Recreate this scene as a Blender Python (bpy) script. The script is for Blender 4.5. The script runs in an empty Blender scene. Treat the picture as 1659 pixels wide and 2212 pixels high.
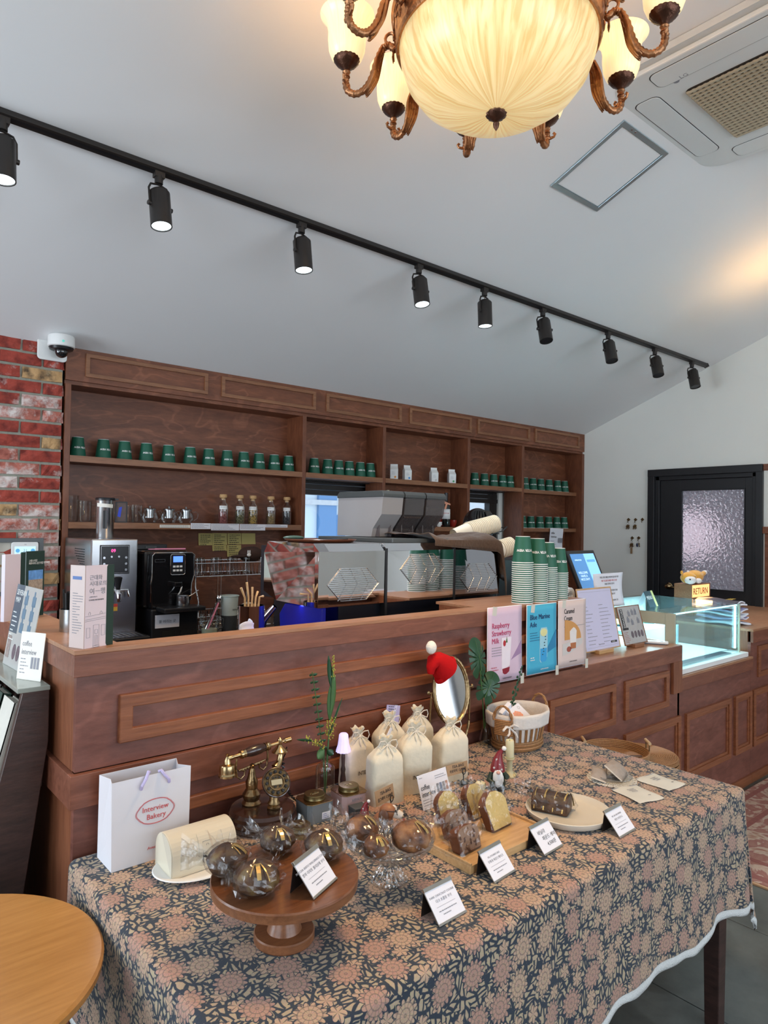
import bpy, bmesh, math, random
from math import sin, cos, pi, radians, hypot, atan2
from mathutils import Vector, Matrix, Euler, noise

random.seed(7)
C = bpy.context.scene.collection
SC = bpy.context.scene

# ---------------------------------------------------------------- camera
F_PX, W_PX, H_PX = 1482.85, 1659, 2212
YAW, PITCH, ROLL = radians(40.5866), radians(1.0663), radians(0.8591)
fw = Vector((sin(YAW)*cos(PITCH), cos(YAW)*cos(PITCH), sin(PITCH)))
rt = Vector((cos(YAW), -sin(YAW), 0)); up = rt.cross(fw)
r2 = cos(ROLL)*rt + sin(ROLL)*up; u2 = -sin(ROLL)*rt + cos(ROLL)*up
cd = bpy.data.cameras.new('camera'); cam = bpy.data.objects.new('camera', cd); C.objects.link(cam)
cd.sensor_fit = 'VERTICAL'; cd.sensor_height = 36; cd.sensor_width = 27; cd.lens = F_PX/H_PX*36
cd.clip_start = 0.05; cd.clip_end = 100
cam.matrix_world = Matrix(((r2.x, u2.x, -fw.x, 0), (r2.y, u2.y, -fw.y, 0), (r2.z, u2.z, -fw.z, 1.55), (0, 0, 0, 1)))
SC.camera = cam

# ---------------------------------------------------------------- world, lights, exposure
SC.view_settings.view_transform = 'Standard'; SC.view_settings.look = 'None'
SC.view_settings.gamma = 1; SC.view_settings.use_curve_mapping = False
SC.view_settings.exposure = 0.15
wd = bpy.data.worlds.new('overcast_sky'); SC.world = wd; wd.use_nodes = True
wd.node_tree.nodes['Background'].inputs[0].default_value = (0.72, 0.85, 1.0, 1)
wd.node_tree.nodes['Background'].inputs[1].default_value = 1.6

def light(name, kind, loc, energy, color, size=0.1, size_y=None, aim=None, **kw):
    d = bpy.data.lights.new(name, kind); d.energy = energy; d.color = color
    if kind == 'AREA':
        d.size = size
        if size_y: d.shape = 'RECTANGLE'; d.size_y = size_y
    elif kind != 'SUN': d.shadow_soft_size = size
    for k, v in kw.items(): setattr(d, k, v)
    o = bpy.data.objects.new(name, d); C.objects.link(o); o.location = loc
    if aim is not None: o.rotation_euler = (Vector(aim)-Vector(loc)).to_track_quat('-Z', 'Y').to_euler()
    return o
# daylight through the big windows behind and to the left of the viewer, the rear-left one added
DAY = (0.80, 0.90, 1.0)
for i, wx in enumerate((0.2, 2.1, 4.0)):
    light('window_daylight', 'AREA', (wx, -3.02, 1.65), 34, DAY, 1.55, 1.9, aim=(wx, 0, 1.25))
light('window_daylight', 'AREA', (-2.52, 0.2, 1.65), 28, DAY, 2.2, 1.9, aim=(0, 0.6, 1.3))
light('window_daylight', 'AREA', (-2.52, 2.9, 1.6), 80, DAY, 1.4, 1.5, aim=(0, 2.9, 1.8))  # added rear-left daylight, lifts the lower ceiling and the bricks

# ---------------------------------------------------------------- helpers
class MB:
    def __init__(s): s.v = []; s.f = []
    def add(s, vs, fs, T=None):
        n = len(s.v)
        s.v += [tuple(T @ Vector(v)) if T is not None else tuple(v) for v in vs]
        s.f += [tuple(i+n for i in f) for f in fs]
        return s
    def box(s, x0, x1, y0, y1, z0, z1, T=None):
        vs = [(x0,y0,z0),(x1,y0,z0),(x1,y1,z0),(x0,y1,z0),(x0,y0,z1),(x1,y0,z1),(x1,y1,z1),(x0,y1,z1)]
        return s.add(vs, [(0,3,2,1),(4,5,6,7),(0,1,5,4),(1,2,6,5),(2,3,7,6),(3,0,4,7)], T)
    def lathe(s, pr, n=24, T=None, cap0=True, cap1=True, fn=None):
        vs = []; fs = []
        for r, z in pr:
            for i in range(n):
                a = 2*pi*i/n; q = r*(fn(a, r, z) if fn else 1)
                vs.append((q*cos(a), q*sin(a), z))
        m = len(pr)
        for j in range(m-1):
            for i in range(n):
                k = (i+1) % n
                fs.append((j*n+i, j*n+k, (j+1)*n+k, (j+1)*n+i))
        if cap0 and pr[0][0] > 1e-6: fs.append(tuple(range(n-1, -1, -1)))
        if cap1 and pr[-1][0] > 1e-6: fs.append(tuple((m-1)*n+i for i in range(n)))
        return s.add(vs, fs, T)
    def cyl(s, r, z0, z1, n=20, T=None): return s.lathe([(r, z0), (r, z1)], n, T)
    def tube(s, pts, r, n=8, closed=False):
        pts = [Vector(p) for p in pts]; m = len(pts); vs = []; fs = []
        rs = r if isinstance(r, (list, tuple)) else [r]*m
        prev = None
        for j, p in enumerate(pts):
            a = pts[(j-1) % m] if (closed or j > 0) else p
            b = pts[(j+1) % m] if (closed or j < m-1) else p
            d = (b-a).normalized()
            if prev is None:
                x = d.cross(Vector((0, 0, 1)))
                if x.length < 1e-3: x = d.cross(Vector((1, 0, 0)))
            else: x = prev - d*prev.dot(d)
            x.normalize(); y = d.cross(x); prev = x
            for i in range(n):
                t = 2*pi*i/n; vs.append(p + (x*cos(t)+y*sin(t))*rs[j])
        for j in range(m if closed else m-1):
            for i in range(n):
                k = (i+1) % n; q = (j+1) % m
                fs.append((j*n+i, j*n+k, q*n+k, q*n+i))
        if not closed: fs += [tuple(range(n-1, -1, -1)), tuple((m-1)*n+i for i in range(n))]
        return s.add(vs, fs)
    def prism(s, poly, z0, z1, T=None):
        n = len(poly)
        vs = [(x, y, z0) for x, y in poly]+[(x, y, z1) for x, y in poly]
        fs = [tuple(range(n-1, -1, -1)), tuple(range(n, 2*n))]+[(i, (i+1) % n, n+(i+1) % n, n+i) for i in range(n)]
        return s.add(vs, fs, T)
    def ell(s, c, rad, nu=16, nv=10, T=None, fn=None):
        vs = []; fs = []
        for j in range(nv+1):
            b = pi*j/nv
            for i in range(nu):
                a = 2*pi*i/nu; d = Vector((sin(b)*cos(a), sin(b)*sin(a), cos(b)))
                k = fn(d) if fn else 1
                vs.append((c[0]+rad[0]*d.x*k, c[1]+rad[1]*d.y*k, c[2]+rad[2]*d.z*k))
        for j in range(nv):
            for i in range(nu):
                k = (i+1) % nu; fs.append((j*nu+i, (j+1)*nu+i, (j+1)*nu+k, j*nu+k))
        return s.add(vs, fs, T)
    def grid(s, fn, nu, nv, T=None):
        vs = [fn(i/nu, j/nv) for j in range(nv+1) for i in range(nu+1)]
        fs = [(j*(nu+1)+i, j*(nu+1)+i+1, (j+1)*(nu+1)+i+1, (j+1)*(nu+1)+i) for j in range(nv) for i in range(nu)]
        return s.add(vs, fs, T)

def RX(a): return Matrix.Rotation(a, 4, 'X')
def RY(a): return Matrix.Rotation(a, 4, 'Y')
def RZ(a): return Matrix.Rotation(a, 4, 'Z')
def TR(*a): return Matrix.Translation(Vector(a))

def obj(name, m, mt, parent=None, w=False, smooth=False, bevel=0.0, solid=0.0, sub=0, ang=None):
    me = bpy.data.meshes.new(name)
    off = parent.location if (w and parent) else Vector((0, 0, 0))
    me.from_pydata([tuple(Vector(v)-off) for v in m.v], [], m.f)
    bm = bmesh.new(); bm.from_mesh(me)
    bmesh.ops.remove_doubles(bm, verts=bm.verts, dist=1e-6)
    bmesh.ops.recalc_face_normals(bm, faces=bm.faces); bm.to_mesh(me); bm.free()
    me.materials.append(mt)
    o = bpy.data.objects.new(name, me); C.objects.link(o); o.parent = parent
    if smooth:
        for p in me.polygons: p.use_smooth = True
        if ang or not solid:
            try: me.set_sharp_from_angle(angle=radians(ang or 40))
            except Exception: pass
    if solid: md = o.modifiers.new('s', 'SOLIDIFY'); md.thickness = solid; md.offset = 0
    if bevel: md = o.modifiers.new('b', 'BEVEL'); md.width = bevel; md.segments = 2; md.limit_method = 'ANGLE'
    if sub: md = o.modifiers.new('u', 'SUBSURF'); md.levels = sub; md.render_levels = sub
    return o

def tag(o, label=None, cat=None, group=None, kind=None):
    if label: o['label'] = label
    if cat: o['category'] = cat
    if group: o['group'] = group
    if kind: o['kind'] = kind
    return o
def thing(name, label, cat, loc=(0, 0, 0), rz=0, group=None):
    o = bpy.data.objects.new(name, None); C.objects.link(o); o.empty_display_size = 0.05
    o.location = loc; o.rotation_euler = (0, 0, rz)
    return tag(o, label, cat, group)
def struct(name, m, mt, **kw):
    o = obj(name, m, mt, **kw); o['kind'] = 'structure'; return o
def dup(o, loc=None, rz=None, label=None, parent=None, keep=()):
    c = o.copy(); C.objects.link(c); c.parent = parent
    if loc is not None: c.location = loc
    if rz is not None: c.rotation_euler = (0, 0, rz)
    if label: c['label'] = label
    for ch in CH.get(o.name, None) or [x for x in o.children]:
        if keep and ch.name.split('.')[0] not in keep: continue
        dup(ch, parent=c)
    return c
CH = {}

# ---------------------------------------------------------------- materials
def nt(name):
    m = bpy.data.materials.new(name); m.use_nodes = True; t = m.node_tree
    return m, t, t.nodes['Principled BSDF'], t.nodes, t.links
def mat(name, col, rough=0.5, metal=0.0, noise_amt=0.06, scale=30, bump=0.0, spec=0.5, coat=0.0, emit=None, es=0, trans=0, alpha=1, sheen=0, sss=0):
    m, t, b, N, L = nt(name)
    tc = N.new('ShaderNodeTexCoord'); nz = N.new('ShaderNodeTexNoise'); nz.inputs['Scale'].default_value = scale
    nz.inputs['Detail'].default_value = 4
    L.new(tc.outputs['Object'], nz.inputs['Vector'])
    cr = N.new('ShaderNodeMix'); cr.data_type = 'RGBA'; cr.blend_type = 'MIX'
    c = Vector(col[:3])
    cr.inputs[6].default_value = (*[max(0, x*(1-noise_amt)) for x in c], 1)
    cr.inputs[7].default_value = (*[min(1, x*(1+noise_amt)) for x in c], 1)
    L.new(nz.outputs['Fac'], cr.inputs[0]); L.new(cr.outputs[2], b.inputs['Base Color'])
    b.inputs['Roughness'].default_value = rough; b.inputs['Metallic'].default_value = metal
    b.inputs['Specular IOR Level'].default_value = spec; b.inputs['Coat Weight'].default_value = coat
    b.inputs['Coat Roughness'].default_value = 0.1
    if sheen: b.inputs['Sheen Weight'].default_value = sheen
    if sss: b.inputs['Subsurface Weight'].default_value = sss; b.inputs['Subsurface Scale'].default_value = 0.01
    if emit: b.inputs['Emission Color'].default_value = (*emit, 1); b.inputs['Emission Strength'].default_value = es
    if trans: b.inputs['Transmission Weight'].default_value = trans
    if alpha < 1: b.inputs['Alpha'].default_value = alpha
    if bump:
        bp = N.new('ShaderNodeBump'); bp.inputs['Strength'].default_value = bump; bp.inputs['Distance'].default_value = 0.01
        L.new(nz.outputs['Fac'], bp.inputs['Height']); L.new(bp.outputs[0], b.inputs['Normal'])
    return m
def wood(name, c0, c1, rough=0.42, sc=(3, 3, 30), rings=0.5, coat=0.0, bump=0.15, dist=6.0, veins=0.0):
    """stained plywood: stretched fine grain plus warped growth lines"""
    m, t, b, N, L = nt(name)
    tc = N.new('ShaderNodeTexCoord'); mp = N.new('ShaderNodeMapping'); mp.inputs['Scale'].default_value = sc
    L.new(tc.outputs['Object'], mp.inputs['Vector'])
    g = N.new('ShaderNodeTexNoise'); g.inputs['Scale'].default_value = 6; g.inputs['Detail'].default_value = 6; g.inputs['Roughness'].default_value = 0.65
    L.new(mp.outputs[0], g.inputs['Vector'])
    wv = N.new('ShaderNodeTexWave'); wv.inputs['Scale'].default_value = 0.7; wv.inputs['Distortion'].default_value = dist
    wv.inputs['Detail'].default_value = 3; wv.inputs['Detail Scale'].default_value = 0.8; wv.bands_direction = 'Z'
    mp2 = N.new('ShaderNodeMapping'); mp2.inputs['Scale'].default_value = tuple(max(1.5, q*0.45) for q in sc)
    L.new(tc.outputs['Object'], mp2.inputs['Vector']); L.new(mp2.outputs[0], wv.inputs['Vector'])
    big = N.new('ShaderNodeTexNoise'); big.inputs['Scale'].default_value = 2.2; big.inputs['Detail'].default_value = 2
    L.new(tc.outputs['Object'], big.inputs['Vector'])
    a = N.new('ShaderNodeMath'); a.operation = 'MULTIPLY_ADD'; a.inputs[1].default_value = rings*0.28
    L.new(wv.outputs['Fac'], a.inputs[0]); L.new(g.outputs['Fac'], a.inputs[2])
    a2 = N.new('ShaderNodeMath'); a2.operation = 'MULTIPLY_ADD'; a2.inputs[1].default_value = 0.28
    L.new(big.outputs['Fac'], a2.inputs[0]); L.new(a.outputs[0], a2.inputs[2])
    r = N.new('ShaderNodeValToRGB'); r.color_ramp.elements[0].position = 0.38; r.color_ramp.elements[1].position = 1.02
    r.color_ramp.elements[0].color = (*c0, 1); r.color_ramp.elements[1].color = (*c1, 1)
    L.new(a2.outputs[0], r.inputs[0])
    vn = N.new('ShaderNodeTexNoise'); vn.inputs['Scale'].default_value = 1.0; vn.inputs['Detail'].default_value = 3; vn.inputs['Distortion'].default_value = 0.8
    L.new(mp2.outputs[0], vn.inputs['Vector'])
    v1 = N.new('ShaderNodeMath'); v1.operation = 'MULTIPLY'; v1.inputs[1].default_value = 46; L.new(vn.outputs['Fac'], v1.inputs[0])
    v2 = N.new('ShaderNodeMath'); v2.operation = 'SINE'; L.new(v1.outputs[0], v2.inputs[0])
    v3 = N.new('ShaderNodeMapRange'); v3.inputs[1].default_value = 0.80; v3.inputs[2].default_value = 1.0; v3.inputs[4].default_value = veins; L.new(v2.outputs[0], v3.inputs[0])
    v4 = N.new('ShaderNodeMath'); v4.operation = 'MULTIPLY'; L.new(v3.outputs[0], v4.inputs[0]); L.new(g.outputs['Fac'], v4.inputs[1])
    vm = N.new('ShaderNodeMix'); vm.data_type = 'RGBA'; vm.inputs[7].default_value = (*[min(1, q*1.9+.03) for q in c1], 1)
    L.new(v4.outputs[0], vm.inputs[0]); L.new(r.outputs[0], vm.inputs[6]); L.new(vm.outputs[2], b.inputs['Base Color'])
    b.inputs['Roughness'].default_value = rough; b.inputs['Coat Weight'].default_value = coat; b.inputs['Coat Roughness'].default_value = 0.15
    bp = N.new('ShaderNodeBump'); bp.inputs['Strength'].default_value = bump; bp.inputs['Distance'].default_value = 0.003
    L.new(g.outputs['Fac'], bp.inputs['Height']); L.new(bp.outputs[0], b.inputs['Normal'])
    return m
def thin_glass(name, tint=(1, 1, 1), refl=0.12, rough=0.02, bump=0, bscale=40, milky=0.0, mcol=(.8, .8, .8), fres=0.5, blend=0.3):
    """clear sheet: see-through with a fresnel gloss, optionally crinkled or milky"""
    m = bpy.data.materials.new(name); m.use_nodes = True; t = m.node_tree; N = t.nodes; L = t.links; N.clear()
    out = N.new('ShaderNodeOutputMaterial'); tr = N.new('ShaderNodeBsdfTransparent'); tr.inputs[0].default_value = (*tint, 1)
    gl = N.new('ShaderNodeBsdfGlossy'); gl.inputs['Roughness'].default_value = rough
    lw = N.new('ShaderNodeLayerWeight'); lw.inputs[0].default_value = blend
    mx = N.new('ShaderNodeMixShader'); ma = N.new('ShaderNodeMath'); ma.operation = 'MULTIPLY_ADD'
    ma.inputs[1].default_value = fres; ma.inputs[2].default_value = refl; ma.use_clamp = True
    L.new(lw.outputs['Fresnel'], ma.inputs[0]); L.new(ma.outputs[0], mx.inputs[0]); L.new(tr.outputs[0], mx.inputs[1]); L.new(gl.outputs[0], mx.inputs[2])
    src = mx
    if milky:
        df = N.new('ShaderNodeBsdfDiffuse'); df.inputs[0].default_value = (*mcol, 1); m2 = N.new('ShaderNodeMixShader')
        m2.inputs[0].default_value = milky; L.new(mx.outputs[0], m2.inputs[1]); L.new(df.outputs[0], m2.inputs[2]); src = m2
    if bump:
        tc = N.new('ShaderNodeTexCoord'); nz = N.new('ShaderNodeTexVoronoi'); nz.feature = 'SMOOTH_F1'; nz.inputs['Scale'].default_value = bscale
        L.new(tc.outputs['Object'], nz.inputs['Vector'])
        bp = N.new('ShaderNodeBump'); bp.inputs['Strength'].default_value = bump; bp.inputs['Distance'].default_value = 0.01
        L.new(nz.outputs['Distance'], bp.inputs['Height']); L.new(bp.outputs[0], gl.inputs['Normal']); L.new(bp.outputs[0], lw.inputs['Normal'])
    L.new(src.outputs[0], out.inputs[0]); return m
def emis(name, col, s):
    m, t, b, N, L = nt(name); b.inputs['Base Color'].default_value = (*col, 1)
    b.inputs['Emission Color'].default_value = (*col, 1); b.inputs['Emission Strength'].default_value = s; b.inputs['Roughness'].default_value = .4
    return m

CAB0, CAB1 = (0.100, 0.027, 0.011), (0.235, 0.078, 0.033)
CTR0, CTR1 = (0.10, 0.034, 0.024), (0.235, 0.088, 0.062)
M = {}
M['cabH'] = wood('stained_plywood', CAB0, CAB1, 0.45, (2, 2, 9), 0.55, veins=.42)
M['cabV'] = wood('stained_plywood_upright', CAB0, CAB1, 0.45, (9, 9, 2), 0.4)
M['cabEdge'] = wood('stained_edge_board', (0.15, 0.055, 0.022), (0.36, 0.16, 0.075), 0.42, (1.5, 20, 20), 0.3)
M['ctr'] = wood('counter_plywood', CTR0, CTR1, 0.38, (2, 2, 7), 0.6, veins=.26)
M['ctrB'] = wood('counter_board', (0.14, 0.042, 0.018), (0.34, 0.125, 0.055), 0.36, (1.2, 18, 18), 0.35)
M['ctrD'] = wood('counter_fascia_board', (0.12, 0.037, 0.020), (0.27, 0.10, 0.058), 0.36, (1.2, 9, 9), 0.4, veins=.2)
M['ctrV'] = wood('counter_board_upright', (0.13, 0.040, 0.018), (0.30, 0.11, 0.052), 0.36, (18, 18, 1.5), 0.35)
M['ledge'] = wood('counter_top_edge', (0.26, 0.11, 0.05), (0.48, 0.25, 0.14), 0.35, (1.2, 14, 14), 0.3)
M['darkwood'] = wood('dark_walnut', (0.022, 0.012, 0.010), (0.075, 0.035, 0.028), 0.35, (3, 3, 14), 0.4)
M['wall'] = mat('painted_plaster', (0.80, 0.79, 0.74), 0.7, noise_amt=0.02, scale=6, bump=0.25)
M['ceil'] = mat('ceiling_paint', (0.80, 0.80, 0.80), 0.8, noise_amt=0.02, scale=2.5, bump=0.1)
M['white'] = mat('white_plastic', (0.80, 0.80, 0.78), 0.35, noise_amt=0.01)
M['paper'] = mat('white_paper', (0.80, 0.80, 0.86), 0.6, noise_amt=0.015, scale=8)
M['paperw'] = mat('cream_paper', (0.80, 0.76, 0.68), 0.6, noise_amt=0.02, scale=8)
M['ink'] = mat('black_ink', (0.03, 0.03, 0.035), 0.6, noise_amt=0.02)
M['inkg'] = mat('grey_ink', (0.25, 0.25, 0.28), 0.6, noise_amt=0.02)
M['red'] = mat('red_ink', (0.55, 0.05, 0.06), 0.6)
M['black'] = mat('black_plastic', (0.012, 0.012, 0.014), 0.32, noise_amt=0.1)
M['blackm'] = mat('matte_black_metal', (0.028, 0.024, 0.022), 0.42, metal=0.3, noise_amt=0.15, scale=12)
M['darkgrey'] = mat('dark_grey_plastic', (0.06, 0.068, 0.07), 0.4)
M['chrome'] = mat('polished_chrome', (0.86, 0.86, 0.88), 0.04, metal=1, noise_amt=0.01)
M['steel'] = mat('brushed_steel', (0.55, 0.55, 0.56), 0.25, metal=1, noise_amt=0.1, scale=20)
M['bronze'] = mat('aged_bronze', (0.42, 0.19, 0.085), 0.38, metal=0.85, noise_amt=0.55, scale=60, bump=0.4)
M['bronzed'] = mat('dark_bronze', (0.10, 0.042, 0.025), 0.35, metal=0.8, noise_amt=0.5, scale=50, bump=0.3)
M['brass'] = mat('brass', (0.50, 0.36, 0.19), 0.22, metal=1, noise_amt=0.2, scale=25)
M['brassd'] = mat('antique_brass', (0.30, 0.20, 0.10), 0.3, metal=1, noise_amt=0.35, scale=80, bump=0.2)
M['cupg'] = mat('green_paper_cup', (0.008, 0.105, 0.060), 0.5, noise_amt=0.05)
M['cupw'] = mat('white_cup_paper', (0.82, 0.82, 0.80), 0.5, noise_amt=0.02)
M['cream'] = mat('cream_cup_paper', (0.82, 0.73, 0.58), 0.55, noise_amt=0.02)
M['glass'] = thin_glass('clear_glass', (0.95, 0.97, 0.97), 0.06)
M['cello'] = thin_glass('crinkled_cellophane', (0.97, 0.97, 0.97), 0.05, 0.10, bump=0.35, bscale=55, fres=.30, blend=.18)
M['canvas'] = mat('cotton_canvas', (0.74, 0.67, 0.52), 0.85, noise_amt=0.06, scale=60, bump=0.15, sheen=0.2)
M['kraft'] = mat('kraft_card', (0.42, 0.27, 0.15), 0.75, noise_amt=0.08, scale=50)
M['pink'] = mat('pink_plastic', (0.80, 0.28, 0.42), 0.4)
M['leaf'] = mat('dark_green_leaf', (0.012, 0.060, 0.022), 0.35, noise_amt=0.3, scale=25)
M['leaf2'] = mat('mid_green_leaf', (0.06, 0.15, 0.045), 0.45, noise_amt=0.25, scale=25)
M['yel'] = mat('yellow_blossom', (0.40, 0.36, 0.05), 0.6, noise_amt=0.3, scale=90)
M['wicker'] = wood('wicker', (0.20, 0.085, 0.03), (0.50, 0.26, 0.10), 0.5, (40, 40, 40), 0.2)
M['oak'] = wood('oak_board', (0.42, 0.23, 0.09), (0.66, 0.42, 0.20), 0.35, (2, 18, 18), 0.5, coat=0.1)

def text(s, size, mt, parent, loc, rot=(pi/2, 0, 0), align='LEFT', name='lettering', sx=1.0, bend=None, ital=0.0, th=0.0002):
    cu = bpy.data.curves.new('t', 'FONT'); cu.body = s; cu.size = size; cu.align_x = align; cu.resolution_u = 2; cu.extrude = th
    cu.space_character = 1.02; cu.shear = ital
    o = bpy.data.objects.new('t', cu); me = bpy.data.meshes.new_from_object(o); bpy.data.objects.remove(o)
    me.name = name
    for v in me.vertices: v.co.x *= sx
    if bend:
        for v in me.vertices:
            a = v.co.x/bend; v.co = Vector((sin(a)*(bend+v.co.z), v.co.y, -bend+cos(a)*(bend+v.co.z)))
    me.materials.clear(); me.materials.append(mt)
    q = bpy.data.objects.new(name, me); C.objects.link(q); q.parent = parent
    q.location = loc; q.rotation_euler = rot
    return q
def lines(rows, x0, x1, ytop, dy, h, mt, parent, T, name='printed_text', seed=1, gap=0.25, fill=(0.5, 1.0), z=0.0004):
    """rows of tiny printed words as thin flat bars, in the plane given by T"""
    rnd = random.Random(seed); m = MB()
    for r in range(rows):
        x = x0; y = ytop-r*dy; xe = x0+(x1-x0)*rnd.uniform(*fill)
        while x < xe:
            w = rnd.uniform(1.0, 3.2)*h; w = min(w, xe-x+1e-4)
            m.box(x, x+w*0.9, y-h*0.75, y, 0, z, T); x += w+h*gap*1.6
    if not m.v: return None
    return obj(name, m, mt, parent)
# ================================================================ SETTING
XR, YB, FLATZ = 5.89, 3.85, 3.405
def ceil_z(y): return min(3.9542-0.3857*y, FLATZ)

# floor slab and tiles
m, t, b, N, L = nt('slate_tile')
tc = N.new('ShaderNodeTexCoord'); oi = N.new('ShaderNodeObjectInfo')
n1 = N.new('ShaderNodeTexNoise'); n1.inputs['Scale'].default_value = 3.5; n1.inputs['Detail'].default_value = 8; n1.inputs['Roughness'].default_value = 0.65
ad = N.new('ShaderNodeVectorMath'); ad.operation = 'ADD'
L.new(tc.outputs['Object'], ad.inputs[0]); L.new(oi.outputs['Location'], ad.inputs[1]); L.new(ad.outputs[0], n1.inputs['Vector'])
r = N.new('ShaderNodeValToRGB'); r.color_ramp.elements[0].color = (0.045, 0.050, 0.045, 1); r.color_ramp.elements[1].color = (0.14, 0.15, 0.135, 1)
r.color_ramp.elements[0].position = .3; r.color_ramp.elements[1].position = .75
L.new(n1.outputs['Fac'], r.inputs[0]); L.new(r.outputs[0], b.inputs['Base Color']); b.inputs['Roughness'].default_value = 0.45
M['slate'] = m
fl = struct('floor', MB().box(-2.6, XR+.1, -3.1, 4.2, -0.06, -0.012), mat('grout', (0.035, 0.035, 0.032), 0.9))
tile = None
for i in range(11):
    for j in range(8):
        x, y = -0.45+i*0.602, -2.0+j*0.602
        if tile is None:
            tile = obj('tile', MB().box(-.2995, .2995, -.2995, .2995, -.012, 0), M['slate'], fl, bevel=0.002); o = tile
        else: o = tile.copy(); C.objects.link(o)
        o.location = (x, y, 0)

# ceiling: one slope rising from the back wall, level in the middle, falling again behind the viewer
m = MB(); P = [(4.1, ceil_z(4.1)), (2.6, ceil_z(2.6)), (1.62, ceil_z(1.62)), (1.52, 3.364), (1.42, 3.39), (1.3, FLATZ), (-1.2, FLATZ), (-3.1, 2.75)]
vs = [(x, y, z) for x in (-2.6, XR+.1) for y, z in P]; n = len(P)
m.add(vs, [(i, i+1, n+i+1, n+i) for i in range(n-1)])
vs2 = [(x, y, z+0.1) for x, y, z in vs]; m.add(vs2, [(i, n+i, n+i+1, i+1) for i in range(n-1)])
struct('ceiling', m, M['ceil'], smooth=True)

def wall_poly(name, pts, mt, th, axis):
    m = MB(); n = len(pts)
    if axis == 'X': A = [(th[0], y, z) for y, z in pts]; B = [(th[1], y, z) for y, z in pts]
    else: A = [(x, th[0], z) for x, z in pts]; B = [(x, th[1], z) for x, z in pts]
    m.add(A+B, [tuple(range(n)), tuple(range(2*n-1, n-1, -1))]+[(i, n+i, n+(i+1) % n, (i+1) % n) for i in range(n)])
    return struct(name, m, mt)
prof = [(-3.1, 2.75), (-1.2, 3.41), (1.42, 3.41), (4.15, ceil_z(4.15)+.01)]
# right wall around the door opening (Y 2.25..3.11, Z 0..2.02)
wall_poly('wall_right', [(-3.1, 0), (2.25, 0), (2.25, 2.02), (3.11, 2.02), (3.11, 0), (4.15, 0)]+prof[::-1], M['wall'], (XR, XR+.1), 'X')
# left wall with a window and an added rear one, wall behind the viewer with three windows
m = MB()
for y0, y1, z0, z1 in ((-3.1, 4.15, 0, .7), (-3.1, 4.15, 2.6, 3.5), (-3.1, -.95, .7, 2.6), (1.35, 2.15, .7, 2.6), (3.65, 4.15, .7, 2.6)): m.box(-2.6, -2.5, y0, y1, z0, z1)
struct('wall_left', m, M['wall'])
m = MB(); WX = [(-.6, 1.0), (1.3, 2.9), (3.2, 4.8)]
m.box(-2.6, XR+.1, -3.1, -3.0, 0, .7); m.box(-2.6, XR+.1, -3.1, -3.0, 2.6, 2.85)
for a, c in ((-2.6, -.6), (1.0, 1.3), (2.9, 3.2), (4.8, XR+.1)): m.box(a, c, -3.1, -3.0, .7, 2.6)
struct('wall_front', m, M['wall'])
fr = mat('dark_window_frame', (0.02, 0.017, 0.016), 0.4)
def window(n, x0, x1, z0, z1, y, cols, axis='Y'):
    m = MB(); t = .05
    def bx(a0, a1, c0, c1):
        if axis == 'Y': m.box(a0, a1, y, y+t, c0, c1)
        else: m.box(y, y+t, a0, a1, c0, c1)
    bx(x0, x1, z0, z0+t); bx(x0, x1, z1-t, z1); bx(x0, x0+t, z0+t, z1-t); bx(x1-t, x1, z0+t, z1-t)
    for i in range(1, cols): c = x0+(x1-x0)*i/cols; bx(c-.025, c+.025, z0+t, z1-t)
    bx(x0+t, x1-t, z0+(z1-z0)*.68, z0+(z1-z0)*.68+.05)
    return struct('window_%d' % n, m, fr)
for i, (a, c) in enumerate(WX): window(i+1, a, c, .7, 2.6, -2.99, 3)
window(4, -.95, 1.35, .7, 2.6, -2.49, 3, 'X'); window(7, 2.15, 3.65, .7, 2.6, -2.49, 2, 'X')  # last window is added, an opening for the extra rear-left daylight

# ---- back wall: plaster behind the shelving, with two window openings
W1 = (2.62, 3.42, 1.30, 1.80); W2 = (4.42, 4.87, 1.10, 1.80)
m = MB()
for x0, x1, z0, z1 in ((-2.6, 2.62, 0, 2.5), (3.42, 4.42, 0, 2.5), (4.87, XR+.1, 0, 2.5), (2.62, 3.42, 0, 1.25), (2.62, 3.42, 1.89, 2.5), (4.42, 4.87, 0, 1.05), (4.42, 4.87, 1.89, 2.5)): m.box(x0, x1, 4.08, 4.18, z0, z1)
wb = struct('wall_back', m, M['wall'])
# window frames (dark), each with a roller box on top and clear panes
def backwin(n, x0, x1, z0, z1, bars, shut):
    m = MB(); y0, y1 = 4.10, 4.16
    m.box(x0, x1, 4.0, y1, z1-.035, z1)
    for i in range(3): m.box(x0, x1, 4.09+.006*i, y1, z1-shut+(i*.04), z1-shut+.036+(i*.04))
    m.box(x0, x0+.03, y0, y1, z0, z1); m.box(x1-.06, x1, y0, y1, z0, z1); m.box(x0, x1, y0, y1, z0, z0+.04)
    for c in bars: m.box(c-.02, c+.02, y0, y1, z0, z1-shut)
    f = struct('window_%d' % n, m, fr)
    g = obj('pane', MB().box(x0+.03, x1-.06, 4.13, 4.134, z0+.04, z1-shut), thin_glass('window_glass', (.93, .97, 1), .03), f)
    return f
backwin(5, 2.62, 3.42, 1.25, 1.89, (), .13)
backwin(6, 4.42, 4.87, 1.05, 1.89, (4.79,), .13)

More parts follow.
